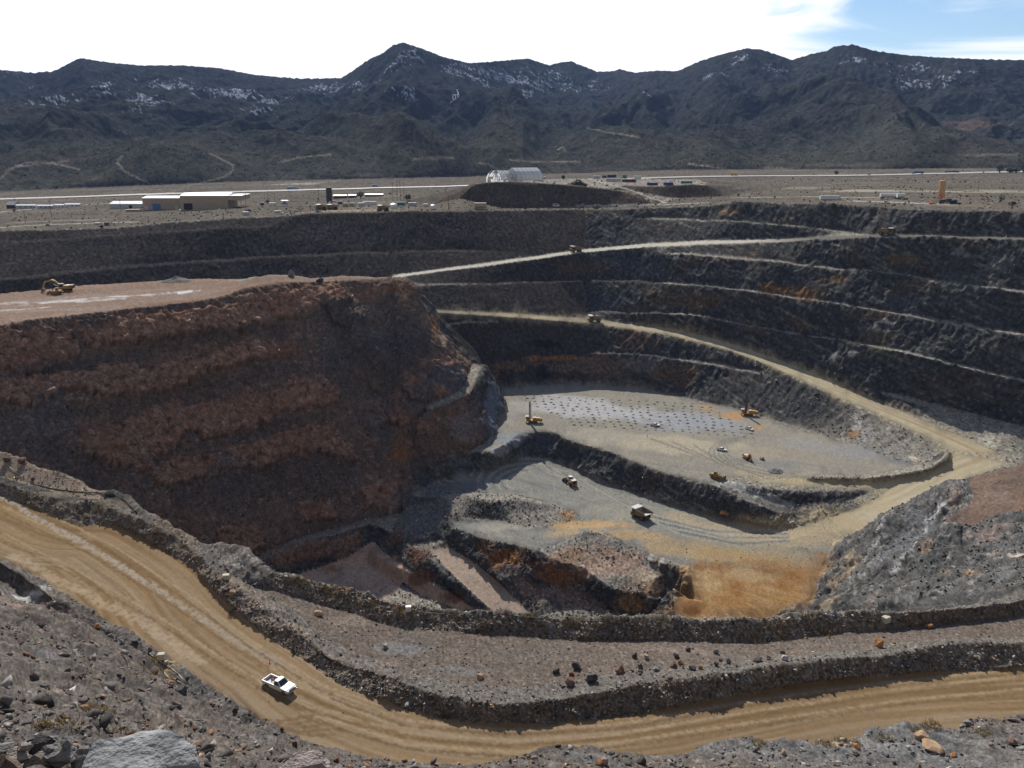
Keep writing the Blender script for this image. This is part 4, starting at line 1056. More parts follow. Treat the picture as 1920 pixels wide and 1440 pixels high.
# thin snow lying in the gullies of the range
SN1 = .66 * noise(GX, GY, GZ, 9, 401) + .45 * fbm(GX, GY, GZ, 40, 3, 405); SN2 = noise(GX, GY, GZ, 150, 402)
SNW = np.zeros(LAB.shape, np.float32)
_keep = CLR; CLR = np.zeros(LAB.shape + (3,), np.float32)
for b in [(190,160,25,45,.75),(110,180,60,35,.5),(270,190,50,40,.45),(330,160,70,25,.6),(430,175,70,30,.7),(520,190,80,28,.75),(600,165,60,20,.6),(480,205,50,14,.6),(770,100,40,16,.6),(800,90,28,8,.8),(680,165,40,25,.45),(760,180,40,20,.5),(740,120,40,25,.45),(900,140,40,25,.6),(960,150,60,22,.7),(1010,150,50,30,.55),(1090,160,70,20,.4),(1040,140,30,14,.5),(985,175,18,14,.8),(1215,178,14,7,.85),(1390,110,25,14,.7),(1330,140,40,14,.4),(1450,130,30,12,.4),(1600,110,40,14,.4),(1690,130,60,18,.5),(1740,150,60,25,.55),(1800,130,50,14,.4),(850,130,30,25,.4),(30,150,40,20,.35)]:
    blob(b[0], b[1], b[2], b[3], (1, 1, 1), b[4], .9, [20], .7)
SNW = CLR[..., 0].copy(); CLR = _keep
paint(sstep(.0, .3, SNW) * .9 * sstep(.13, .30, SN1 + .25 * SN2 + .42 * (SNW - .35)), c3(.42,.46,.54))
# per-vertex grain, then the ground meshes
g1 = np.where(PXM < 1.2, noise(GX, GY, GZ, 1.6, 301), 0) * .10 + np.where(PXM < .3, noise(GX, GY, GZ, .45, 302), 0) * .12 + RNG.normal(0, .035, LAB.shape)
g1 = g1 * np.where(np.isin(LAB, [FGROAD, HAUL, TOPROAD]), .3, np.where(np.isin(LAB, [GEN, EAST, HILL, NEAR, BERM]), 2.3, 1.0))
CLR *= np.clip(1 + g1, .55, 1.6)[..., None].astype(np.float32)
# grit: stones and bushes, at the finest size the mesh carries
SIG = np.full(LAB.shape, .10, np.float32)
for k_, v_ in ((HILL, .36), (GEN, .42), (EAST, .40), (NEAR, .42), (BERM, .45), (BENCH, .30), (20, .36), (PLAIN, .30), (DUMP, .36), (FGROAD, .05), (HAUL, .06), (TOPROAD, .06), (EASTTOP, .22), (LEDGE, .25), (LOWFLOOR, .2), (RAMP, .12), (PLATEAU, .16)):
    SIG[LAB == k_] = v_
g2 = np.zeros(LAB.shape, np.float32)
lv = np.log2(np.maximum(PXM, .004) * 2.4)
k0 = np.floor(lv); fr = (lv - k0).astype(np.float32)
for k in range(-7, 6):
    for off_, wgt in ((0, 1 - fr), (1, fr)):
        m_ = k0 == k - off_
        if m_.any():
            lam_ = 2.0 ** k
            g2[m_] += wgt[m_] * 2.3 * noise(GX[m_], GY[m_], GZ[m_], lam_, 505 + k * 3.7)
CLR *= np.exp(SIG * g2 - SIG ** 2 * .5)[..., None]
np.clip(CLR, .008, .85, out=CLR)

def node(nt, t, **k):
    n = nt.nodes.new(t)
    for a, b in k.items():
        setattr(n, a, b)
    return n
def ground_material(name, scale_a, scale_b, bump, var=.28):
    m = bpy.data.materials.new(name); m.use_nodes = True
    nt = m.node_tree; b = nt.nodes['Principled BSDF']
    at = node(nt, 'ShaderNodeAttribute', attribute_name='tint')
    tc = node(nt, 'ShaderNodeTexCoord')
    n1 = node(nt, 'ShaderNodeTexNoise'); n1.inputs['Scale'].default_value = scale_a; n1.inputs['Detail'].default_value = 5; n1.inputs['Roughness'].default_value = .65
    nt.links.new(tc.outputs['Object'], n1.inputs['Vector'])
    mr = node(nt, 'ShaderNodeMapRange'); mr.inputs['From Min'].default_value = .3; mr.inputs['From Max'].default_value = .7
    mr.inputs['To Min'].default_value = 1 - var; mr.inputs['To Max'].default_value = 1 + var
    nt.links.new(n1.outputs['Fac'], mr.inputs['Value'])
    mx = node(nt, 'ShaderNodeVectorMath', operation='SCALE')
    nt.links.new(at.outputs['Color'], mx.inputs[0]); nt.links.new(mr.outputs[0], mx.inputs['Scale'])
    nt.links.new(mx.outputs[0], b.inputs['Base Color'])
    n2 = node(nt, 'ShaderNodeTexNoise'); n2.inputs['Scale'].default_value = scale_b; n2.inputs['Detail'].default_value = 4
    nt.links.new(tc.outputs['Object'], n2.inputs['Vector'])
    bp = node(nt, 'ShaderNodeBump'); bp.inputs['Strength'].default_value = bump; bp.inputs['Distance'].default_value = .25
    nt.links.new(n2.outputs['Fac'], bp.inputs['Height']); nt.links.new(bp.outputs[0], b.inputs['Normal'])
    b.inputs['Roughness'].default_value = 1.0
    b.inputs['Specular IOR Level'].default_value = 0.0
    return m
MG = ground_material('broken_rock_ground', 1.4, 3.0, .55)
MR = ground_material('packed_road_dirt', .9, 5.0, .15, .09)
MM = ground_material('mountain_rock_and_scrub', .06, .12, .30)
idx = np.arange(NA * NB_, dtype=np.int32).reshape(NA, NB_)
Q = np.stack([idx[:-1, :-1], idx[:-1, 1:], idx[1:, 1:], idx[1:, :-1]], -1)
ql = LAB[:-1, :-1]
VALL = np.stack([FX, FY, FZ], -1).reshape(-1, 3)
CALL = CLR.reshape(-1, 3)
def grid_object(name, fmask, mat):
    f = Q[fmask]
    f = f[:, ::-1]
    used = np.zeros(NA * NB_, bool); used[f.ravel()] = True
    remap = np.cumsum(used) - 1
    vv = VALL[used].astype(np.float32); ff = remap[f].astype(np.int32)
    me = bpy.data.meshes.new(name)
    me.vertices.add(len(vv)); me.vertices.foreach_set('co', vv.ravel())
    me.loops.add(ff.size); me.loops.foreach_set('vertex_index', ff.ravel())
    me.polygons.add(len(ff)); me.polygons.foreach_set('loop_start', np.arange(0, ff.size, 4, dtype=np.int32))
    me.polygons.foreach_set('use_smooth', np.ones(len(ff), bool))
    me.update(calc_edges=True)
    ca = me.color_attributes.new('tint', 'FLOAT_COLOR', 'POINT')
    cc = np.ones((len(vv), 4), np.float32); cc[:, :3] = CALL[used]
    ca.data.foreach_set('color', cc.ravel())
    me.materials.append(mat)
    o = bpy.data.objects.new(name, me); COL.objects.link(o)
    o['kind'] = 'structure'
    return o
mroad = np.isin(ql, [FGROAD, HAUL, TOPROAD])
mhill = ql == 20
grid_object('ground', ~mroad & ~mhill, MG)
grid_object('haul_road', mroad, MR)
grid_object('hills', mhill, MM)
# ------------------------------------------------------------------ loose rock, dry grass and scrub: far too many to count
from mathutils import Quaternion
def hull(n, seed, sq=(1, 1, .75)):
    r = np.random.default_rng(seed)
    p = r.normal(size=(n, 3)); p /= np.linalg.norm(p, axis=1)[:, None]
    p *= r.uniform(.5, 1.2, (n, 1)) * np.array(sq)
    b = bmesh.new()
    for v in p:
        b.verts.new(v)
    bmesh.ops.convex_hull(b, input=list(b.verts))
    bmesh.ops.delete(b, geom=[v for v in b.verts if not v.link_faces], context='VERTS')
    b.verts.index_update()
    V = np.array([v.co[:] for v in b.verts], np.float32)
    F = np.array([[v.index for v in f.verts] for f in b.faces], np.int32)
    b.free()
    return V, F
ROCKS = [hull(8, 40 + k, (1.15, .8, .7)) for k in range(14)]
BUSH = [hull(9, 140 + k, (1, 1, .8)) for k in range(6)]
def tint_material(name, rough=.92, sc=6.0, var=.25):
    m = bpy.data.materials.new(name); m.use_nodes = True
    nt = m.node_tree; b = nt.nodes['Principled BSDF']
    at = node(nt, 'ShaderNodeAttribute', attribute_name='tint')
    n1 = node(nt, 'ShaderNodeTexNoise'); n1.inputs['Scale'].default_value = sc; n1.inputs['Detail'].default_value = 4
    tc = node(nt, 'ShaderNodeTexCoord'); nt.links.new(tc.outputs['Object'], n1.inputs['Vector'])
    mr = node(nt, 'ShaderNodeMapRange'); mr.inputs['From Min'].default_value = .3; mr.inputs['From Max'].default_value = .7
    mr.inputs['To Min'].default_value = 1 - var; mr.inputs['To Max'].default_value = 1 + var
    nt.links.new(n1.outputs['Fac'], mr.inputs['Value'])
    mx = node(nt, 'ShaderNodeVectorMath', operation='SCALE')
    nt.links.new(at.outputs['Color'], mx.inputs[0]); nt.links.new(mr.outputs[0], mx.inputs['Scale'])
    nt.links.new(mx.outputs[0], b.inputs['Base Color'])
    b.inputs['Roughness'].default_value = rough; b.inputs['Specular IOR Level'].default_value = .03
    return m
M_ROCK = tint_material('loose_rock')
M_SCRUB = tint_material('scrub_leaves', .95, 1.2, .35)
def heap(name, label, shapes, P, S, C, mat, flat=.8, sink=.25):
    """one mesh of many small pieces: P places, S sizes, C colours"""
    n = len(P)
    rng = np.random.default_rng(len(name) + n)
    Vs, Fs, Cs = [], [], []; base = 0
    which = rng.integers(0, len(shapes), n)
    for k in range(len(shapes)):
        ids = np.where(which == k)[0]
        if not len(ids):
            continue
        V, F = shapes[k]
        q_ = rng.normal(size=(len(ids), 4)); q_ /= np.linalg.norm(q_, axis=1)[:, None]
        w, x, y, z = q_.T
        Rm = np.stack([1 - 2 * (y * y + z * z), 2 * (x * y - z * w), 2 * (x * z + y * w), 2 * (x * y + z * w), 1 - 2 * (x * x + z * z), 2 * (y * z - x * w), 2 * (x * z - y * w), 2 * (y * z + x * w), 1 - 2 * (x * x + y * y)], -1).reshape(-1, 3, 3)
        st_ = rng.uniform(.65, 1.25, (len(ids), 1, 3))
        W = np.einsum('nij,nvj->nvi', Rm, V[None] * st_) * S[ids][:, None, None]
        W[..., 2] *= flat
        W += P[ids][:, None, :]; W[..., 2] += (S[ids] * flat * (1 - 2 * sink) * .6)[:, None]
        Vs.append(W.reshape(-1, 3)); Fs.append((F[None] + (base + np.arange(len(ids)) * len(V))[:, None, None]).reshape(-1, 3))
        Cs.append(np.repeat(C[ids], len(V), axis=0)); base += len(ids) * len(V)
    V = np.concatenate(Vs).astype(np.float32); F = np.concatenate(Fs).astype(np.int32); Cc = np.concatenate(Cs)
    me = bpy.data.meshes.new(name)
    me.vertices.add(len(V)); me.vertices.foreach_set('co', V.ravel())
    me.loops.add(F.size); me.loops.foreach_set('vertex_index', F.ravel())
    me.polygons.add(len(F)); me.polygons.foreach_set('loop_start', np.arange(0, F.size, 3, dtype=np.int32))
    me.update(calc_edges=True)
    ca = me.color_attributes.new('tint', 'FLOAT_COLOR', 'POINT')
    cc = np.ones((len(V), 4), np.float32); cc[:, :3] = np.clip(Cc, .01, .8)
    ca.data.foreach_set('color', cc.ravel())
    me.materials.append(mat)
    o = bpy.data.objects.new(name, me); COL.objects.link(o)
    o['kind'] = 'stuff'; o['label'] = label
    return o
FL = lambda A: A.ravel()
fX, fY, fZ, fL, fP, fS = map(FL, (FX, FY, FZ, LAB, PXM, SL))
fC = CLR.reshape(-1, 3)
inaz = np.repeat(np.abs(az) < R(37.5), NB_)
srng = np.random.default_rng(77)
def pick(mask, n):
    ids = np.where(mask & inaz)[0]
    return srng.choice(ids, min(n, len(ids)), replace=False)
def rock_cols(ids, spread=.35, light=.16, rust=.12):
    c = fC[ids] * srng.lognormal(0, spread, (len(ids), 1))
    g = c.mean(1, keepdims=True); c = c * .75 + g * .25
    k = srng.random(len(ids))
    c[k < light] = c[k < light] * 1.0 + np.array([.16, .155, .145])
    kk_ = (k > 1 - rust)
    c[kk_] = c[kk_] * np.array([1.45, 1.0, .75]) + np.array([.05, .02, .0])
    return c
jit = lambda ids, s: np.stack([fX[ids], fY[ids], fZ[ids]], -1) + srng.normal(0, 1, (len(ids), 3)) * (fP[ids][:, None] * s) * np.array([1, 1, 0])
mound = (fL == NEAR)
parts_ = []
def add_rocks(mask, n, s0, s1, pw=2.0, light=.16, rust=.12, spread=.35):
    ids = pick(mask, n)
    sz = s0 + (s1 - s0) * srng.random(len(ids)) ** pw
    parts_.append((jit(ids, .4), sz, rock_cols(ids, spread, light, rust)))
berm_g = (fL == BERM)
patchy = (noise(fX, fY, None, 11, 611) + .6 * noise(fX, fY, None, 3.5, 612)) > .0
add_rocks(berm_g & (fP < .35), 15000, .07, .50, 3.4, .16, .08, .3)
bench_edge = (fL == GEN) & (fY < 175) & (fP < .3)
add_rocks(bench_edge, 5000, .07, .5, 3.2, .2, .10)
add_rocks((fL == BENCH), 1500, .06, .38, 3.4, .22, .10)
add_rocks((fL == NEAR) & (fP < .28) & (fP > .03) & patchy, 20000, .05, .45, 3.4, .18, .16)
add_rocks((fL == NEAR) & (fP < .28) & (fP > .03), 2200, .4, 1.0, 2.2, .22, .2)
add_rocks((fL == LEDGE), 400, .12, .5, 2.2)
add_rocks((fL == EAST), 3000, .15, .9, 3.0, .12, .10, .25)
add_rocks((fL == HILL) & (fZ < -128), 6000, .22, .9, 3.0, .15, .1, .25)
add_rocks((fL == HILL), 5000, .3, 1.2, 2.6, .2, .2)
lowpit = (fL == GEN) & (fY > 300) & (fY < 425) & (fZ < -158) & (fX < 75) & ~((fX > 8) & (fZ > -173.5))
add_rocks(lowpit, 7000, .18, 1.1, 3.0, .22, .15, .3)
add_rocks((fL == GEN) & (fY > 330) & (fY < 470) & (fZ < -140) & (fX > -20), 4500, .2, .9, 3.0, .15, .08, .3)
add_rocks((fL == GEN) & (fX > 60) & (fY > 380) & (fS > 18) & (fZ > -160), 4000, .25, 1.2, 3.2, .2, .08, .3)
add_rocks((fL == RAMP) | (fL == FLOOR) | (fL == STRIP), 350, .2, .6, 2.5, .2, .1)
add_rocks((fL == FGROAD), 260, .05, .16, 2, .6, 0)
P_ = np.concatenate([a for a, _, _ in parts_]); S_ = np.concatenate([b for _, b, _ in parts_]); C_c = np.concatenate([c for _, _, c in parts_])
heap('rubble', 'loose broken rock strewn over the berms, slopes and pit walls', ROCKS, P_, S_, C_c, M_ROCK)
# scrub on the plain and the range
ids = np.concatenate([pick((fL == 20) & (fP < 5.2), 14000), pick((fL == 20) & (fP < 3.2), 6000), pick((fL == PLAIN), 7000), pick((fL == DUMP), 500)])
keep = noise(fX[ids], fY[ids], None, 160, 501) + .5 * srng.normal(size=len(ids)) > -.15
ids = ids[keep]
sz = np.where(fL[ids] == 20, srng.uniform(.9, 2.0, len(ids)), srng.uniform(.35, 1.1, len(ids)))
big_ = srng.random(len(ids)) < .04
sz[big_] *= 1.8
cs = np.where(srng.random((len(ids), 1)) < .75, np.array([[.022, .028, .020]]), np.array([[.075, .068, .045]])) * srng.lognormal(0, .25, (len(ids), 1))
heap('desert_scrub', 'dark low desert bushes dotting the plain and mountain slopes', BUSH, np.stack([fX[ids], fY[ids], fZ[ids]], -1), sz, cs, M_SCRUB, .85, .2)
# dry grass along the berms and slopes
def grass(ids, hmin, hmax, blades):
    Vg, Fg, Cg = [], [], []
    for i in ids:
        base_ = np.array([fX[i], fY[i], fZ[i]])
        h0 = srng.uniform(hmin, hmax)
        tone = np.array([.36, .255, .115]) * srng.uniform(.7, 1.25) if srng.random() < .8 else np.array([.24, .19, .11])
        for k in range(blades):
            a = srng.uniform(0, 6.283); le = srng.uniform(.25, .9) * h0; hh = h0 * srng.uniform(.6, 1.1)
            off_ = srng.normal(0, h0 * .45, 2)
            b0 = base_ + np.array([off_[0], off_[1], -.03]); tip = b0 + np.array([math.cos(a) * le, math.sin(a) * le, hh])
            wv = np.array([-math.sin(a), math.cos(a), 0]) * .030
            mid = (b0 + tip) / 2 + np.array([0, 0, hh * .14])
            n0 = len(Vg)
            Vg.extend([b0 - wv, b0 + wv, mid + wv * .8, mid - wv * .8, tip])
            Fg.extend([(n0, n0 + 1, n0 + 2, n0 + 3), (n0 + 3, n0 + 2, n0 + 4)])
            Cg.extend([tone * srng.uniform(.85, 1.15)] * 5)
    me = bpy.data.meshes.new('dry_grass'); me.from_pydata([tuple(v) for v in Vg], [], Fg); me.update()
    ca = me.color_attributes.new('tint', 'FLOAT_COLOR', 'POINT')
    cc = np.ones((len(Vg), 4), np.float32); cc[:, :3] = np.array(Cg)
    ca.data.foreach_set('color', cc.ravel()); me.materials.append(M_SCRUB)
    o = bpy.data.objects.new('dry_grass', me); COL.objects.link(o); o['kind'] = 'stuff'; o['label'] = 'straw coloured dry grass tufts along the berms'
gm = []
def near_pts(lst, rad, n):
    for a, b in lst:
        c = ground(a, b)
        d = np.hypot(fX - c[0], fY - c[1])
        ids_ = np.where((d < rad) & (fP < .4))[0]
        if len(ids_):
            gm.extend(srng.choice(ids_, min(n, len(ids_)), replace=False))
near_pts([(545,1088),(575,1090),(610,1100),(560,1100),(640,1112),(700,1128),(740,1140),(760,1150),(850,1152),(990,1158),(1075,1165),(1090,1175),(1120,1168),(1190,1172),(1240,1168),(1430,1172),(1450,1172),(1480,1168),(1510,1166),(1540,1190),(1550,1195),(1420,1200),(1470,1196),(900,1180),(690,1150),(620,1120)], 1.6, 14)
near_pts([(180,1340),(195,1352),(205,1380),(290,1245),(310,1275),(280,1270),(1580,1395),(1600,1400),(1545,1402),(1740,1372),(1750,1362),(1720,1378),(1420,1408),(1660,1390),(430,1360),(1840,1380),(120,1385)], 1.3, 16)
near_pts([(60,925),(190,955),(300,1000),(20,905),(420,1085),(460,1090)], 1.6, 8)
grass(gm, .28, .62, 14)
# ------------------------------------------------------------------ building kit for the man-made things
def paint_mat(name, c, rough=.5, metal=0.0, var=.12, dust=.25, sc=1.5):
    """weathered paint or other plain stuff: slight mottling and a film of tan dust"""
    m = bpy.data.materials.new(name); m.use_nodes = True
    nt = m.node_tree; b = nt.nodes['Principled BSDF']
    tc = node(nt, 'ShaderNodeTexCoord')
    n1 = node(nt, 'ShaderNodeTexNoise'); n1.inputs['Scale'].default_value = sc; n1.inputs['Detail'].default_value = 6
    nt.links.new(tc.outputs['Object'], n1.inputs['Vector'])
    r1 = node(nt, 'ShaderNodeValToRGB')
    r1.color_ramp.elements[0].position = .3; r1.color_ramp.elements[1].position = .7
    r1.color_ramp.elements[0].color = tuple(v * (1 - var) for v in c) + (1,); r1.color_ramp.elements[1].color = tuple(min(1, v * (1 + var)) for v in c) + (1,)
    nt.links.new(n1.outputs['Fac'], r1.inputs['Fac'])
    n2 = node(nt, 'ShaderNodeTexNoise'); n2.inputs['Scale'].default_value = sc * .6; n2.inputs['Detail'].default_value = 3
    nt.links.new(tc.outputs['Object'], n2.inputs['Vector'])
    mr = node(nt, 'ShaderNodeMapRange'); mr.inputs['From Min'].default_value = .4; mr.inputs['From Max'].default_value = .75
    mr.inputs['To Max'].default_value = dust
    nt.links.new(n2.outputs['Fac'], mr.inputs['Value'])
    mx = node(nt, 'ShaderNodeMixRGB'); mx.inputs['Color2'].default_value = (.27, .21, .14, 1)
    nt.links.new(mr.outputs[0], mx.inputs['Fac']); nt.links.new(r1.outputs[0], mx.inputs['Color1'])
    nt.links.new(mx.outputs[0], b.inputs['Base Color'])
    b.inputs['Roughness'].default_value = rough; b.inputs['Metallic'].default_value = metal
    b.inputs['Specular IOR Level'].default_value = .35
    return m
K = {
    'yellow': paint_mat('machine_yellow', (.50, .27, .035), .5, 0, .15, .45),
    'truck': paint_mat('dusty_truck_paint', (.20, .118, .04), .6, 0, .2, .45),
    'canopy': paint_mat('sunlit_canopy', (.66, .64, .60), .5, 0, .12, .25),  # pale tone puts the sunlit top of the canopy into its colour
    'tan': paint_mat('worn_tan_steel', (.24, .165, .09), .65, 0, .2, .5),
    'bedin': paint_mat('scoured_bed_steel', (.40, .385, .36), .55, .2, .15, .4),
    'black': paint_mat('black_rubber', (.022, .022, .024), .85, 0, .2, .22),
    'dark': paint_mat('dark_steel', (.045, .045, .048), .6, .2, .2, .25),
    'rim': paint_mat('dusty_rim', (.30, .19, .07), .6, 0, .2, .5),
    'glass': paint_mat('dark_window_glass', (.025, .045, .055), .08, 0, .1, .02),
    'white': paint_mat('white_paint', (.78, .78, .77), .38, 0, .04, .10),
    'wroof': paint_mat('white_sheet_roof', (.80, .80, .79), .45, 0, .04, .05),
    'grey': paint_mat('grey_steel', (.26, .27, .28), .55, .1, .15, .2),
    'lgrey': paint_mat('pale_grey_panel', (.50, .52, .54), .5, 0, .08, .12),
    'beige': paint_mat('beige_sheet_wall', (.44, .335, .24), .6, 0, .07, .1, .3),
    'beige2': paint_mat('beige_panel', (.42, .34, .255), .6, 0, .07, .1, .3),
    'blue': paint_mat('blue_paint', (.08, .18, .40), .5, 0, .12, .15),
    'dblue': paint_mat('deep_blue_steel', (.035, .07, .22), .5, 0, .12, .12),
    'teal': paint_mat('teal_container', (.07, .22, .25), .55, 0, .12, .15),
    'red': paint_mat('red_oxide_container', (.20, .055, .045), .6, 0, .15, .2),
    'silo': paint_mat('apricot_silo_steel', (.58, .34, .16), .5, 0, .08, .1, .5),
    'silver': paint_mat('silver_chrome', (.55, .55, .56), .25, .7, .08, .1),
    'fabric': paint_mat('white_tension_fabric', (.80, .82, .84), .5, 0, .03, .03, .2),
    'fabric2': paint_mat('grey_white_fabric', (.58, .585, .60), .6, 0, .06, .06, .2),
    'wood': paint_mat('weathered_pole_wood', (.13, .10, .075), .85, 0, .15, .1),
    'orange': paint_mat('orange_plastic', (.62, .12, .04), .5, 0, .1, .1),
    'block': paint_mat('pale_concrete_block', (.60, .54, .42), .85, 0, .1, .3, 3),
    'hose': paint_mat('cream_plastic_pipe', (.55, .46, .35), .5, 0, .08, .2),
    'lamp': paint_mat('clear_lamp_glass', (.75, .73, .68), .15, 0, .05, .03),
    'skin': paint_mat('skin', (.40, .24, .17), .6, 0, .05, 0),
    'cloth': paint_mat('dark_workwear', (.05, .055, .075), .9, 0, .15, .15),
    'dirt': paint_mat('heaped_ore', (.20, .195, .19), .95, 0, .3, .3, 3),
    'cut': paint_mat('dark_drill_cuttings', (.125, .127, .135), .95, 0, .25, 0, 4),
    'scrap': paint_mat('rusty_scrap', (.075, .06, .05), .9, .1, .4, .2, 3),
    'leaf': paint_mat('dark_tree_foliage', (.028, .042, .022), .9, 0, .4, 0, 2),
    'concrete': paint_mat('highway_concrete', (.80, .78, .74), .8, 0, .05, .05, .05),
    'snowmark': paint_mat('whitewashed_stones', (.75, .77, .80), .9, 0, .08, .05, .1),
    'wine': paint_mat('wine_red_steel', (.16, .04, .05), .6, 0, .15, .2),
}
def translucent(m):
    nt = m.node_tree; b = nt.nodes['Principled BSDF']; o = nt.nodes['Material Output']
    t = node(nt, 'ShaderNodeBsdfTranslucent'); mx = node(nt, 'ShaderNodeMixShader'); mx.inputs[0].default_value = .5
    src = b.inputs['Base Color'].links[0].from_socket
    nt.links.new(src, t.inputs['Color']); nt.links.new(b.outputs[0], mx.inputs[1]); nt.links.new(t.outputs[0], mx.inputs[2]); nt.links.new(mx.outputs[0], o.inputs['Surface'])
translucent(K['fabric']); translucent(K['fabric2'])
def rotz(a):
    return Matrix.Rotation(a, 4, 'Z')
class MB:
    def __init__(self):
        self.v = []; self.f = []
    def add(self, V, F):
        b = len(self.v)
        self.v += [tuple(p) for p in V]; self.f += [tuple(b + i for i in f) for f in F]
        return self
    def box(self, x0, x1, y0, y1, z0, z1, tx=0, ty=0):
        """box; tx/ty pull the top in"""
        V = [(x0, y0, z0), (x1, y0, z0), (x1, y1, z0), (x0, y1, z0), (x0 + tx, y0 + ty, z1), (x1 - tx, y0 + ty, z1), (x1 - tx, y1 - ty, z1), (x0 + tx, y1 - ty, z1)]
        return self.add(V, [(3, 2, 1, 0), (4, 5, 6, 7), (0, 1, 5, 4), (1, 2, 6, 5), (2, 3, 7, 6), (3, 0, 4, 7)])
    def prism(self, prof, y0, y1, ins=0.0):
        """side outline (x, z) pulled across from y0 to y1"""
        n = len(prof)
        V = [(x, y0, z) for x, z in prof] + [(x, y1, z) for x, z in prof]
        F = [tuple(range(n - 1, -1, -1)), tuple(range(n, 2 * n))] + [(i, (i + 1) % n, n + (i + 1) % n, n + i) for i in range(n)]
        return self.add(V, F)
    def cyl(self, p0, p1, r0, r1=None, n=12):
        r1 = r0 if r1 is None else r1
        p0 = Vector(p0); p1 = Vector(p1); d = (p1 - p0).normalized()
        a = d.orthogonal().normalized(); b = d.cross(a)
        V = []
        for p, r in ((p0, r0), (p1, r1)):
            V += [p + (a * math.cos(6.28318 * i / n) + b * math.sin(6.28318 * i / n)) * r for i in range(n)]
        return self.add(V, [tuple(range(n - 1, -1, -1)), tuple(range(n, 2 * n))] + [(i, (i + 1) % n, n + (i + 1) % n, n + i) for i in range(n)])
    def tube(self, pts, r, n=6):
        for a, b in zip(pts[:-1], pts[1:]):
            self.cyl(a, b, r, r, n)
        return self
    def wheel(self, x, y, z, r, w, n=20):
        prof = [(-.5, .86), (-.42, .97), (-.2, 1.0), (.2, 1.0), (.42, .97), (.5, .86)]
        V = []; F = []
        for s, k in prof:
            V += [(x + r * k * math.cos(6.28318 * i / n), y + s * w, z + r * k * math.sin(6.28318 * i / n)) for i in range(n)]
        for j in range(len(prof) - 1):
            F += [(j * n + i, j * n + (i + 1) % n, (j + 1) * n + (i + 1) % n, (j + 1) * n + i) for i in range(n)]
        F += [tuple(range(n - 1, -1, -1)), tuple(range((len(prof) - 1) * n, len(prof) * n))]
        return self.add(V, F)
    def build(self, name, mat, parent=None, bevel=0.0, smooth=False):
        me = bpy.data.meshes.new(name)
        me.from_pydata(self.v, [], self.f)
        b = bmesh.new(); b.from_mesh(me); bmesh.ops.recalc_face_normals(b, faces=b.faces)
        if bevel:
            bmesh.ops.bevel(b, geom=list(b.edges), offset=bevel, segments=2, affect='EDGES', clamp_overlap=True)
        b.to_mesh(me); b.free()
        if smooth:
            me.polygons.foreach_set('use_smooth', [True] * len(me.polygons))
        me.materials.append(K[mat] if isinstance(mat, str) else mat)
        o = bpy.data.objects.new(name, me); COL.objects.link(o)
        if parent is not None:
            o.parent = parent
        return o
def tag(o, label, cat, group=None):
    o['label'] = label; o['category'] = cat
    if group:
        o['group'] = group
    return o
def thing(name, label, cat, group=None):
    o = bpy.data.objects.new(name, None); COL.objects.link(o)
    o.empty_display_size = .5
    return tag(o, label, cat, group)
KIDS = {}
def dup(root, label, group=None):
    """copy a thing with its parts and their sub-parts"""
    c = root.copy(); COL.objects.link(c)
    c['label'] = label
    if group:
        c['group'] = group
    for ch in root.children:
        k = ch.copy(); COL.objects.link(k); k.parent = c
        for g in ch.children:
            h = g.copy(); COL.objects.link(h); h.parent = k
    return c
def put(o, px, py, yaw=0.0, dz=0.0, scale=1.0, at=None):
    p = ground(px, py) if at is None else np.array([at[0], at[1], ground_at(at[0], at[1])])
    o.location = (p[0], p[1], p[2] + dz)
    o.rotation_euler = (0, 0, R(yaw))
    o.scale = (scale,) * 3
    return o
def wheels(t, spots, r, w, rim=.5, rimmat='rim'):
    for x, y in spots:
        wo = MB().wheel(0, 0, 0, r, w).build('wheel', 'black', t, smooth=False)
        wo.location = (x, y, r)
        s = 1 if y > 0 else -1
        MB().cyl((0, s * w * .30, 0), (0, s * w * .53, 0), r * rim, r * rim * .92, 14).cyl((0, s * w * .5, 0), (0, s * w * .58, 0), r * rim * .45, r * rim * .4, 10).build('rim', rimmat, wo)
def copies(proto, spots, group):
    for k, (lab, px, py, yaw) in enumerate(spots):
        o = proto if k == 0 else dup(proto, lab, group)
        o['label'] = lab; o['group'] = group
        put(o, px, py, yaw)
        yield o

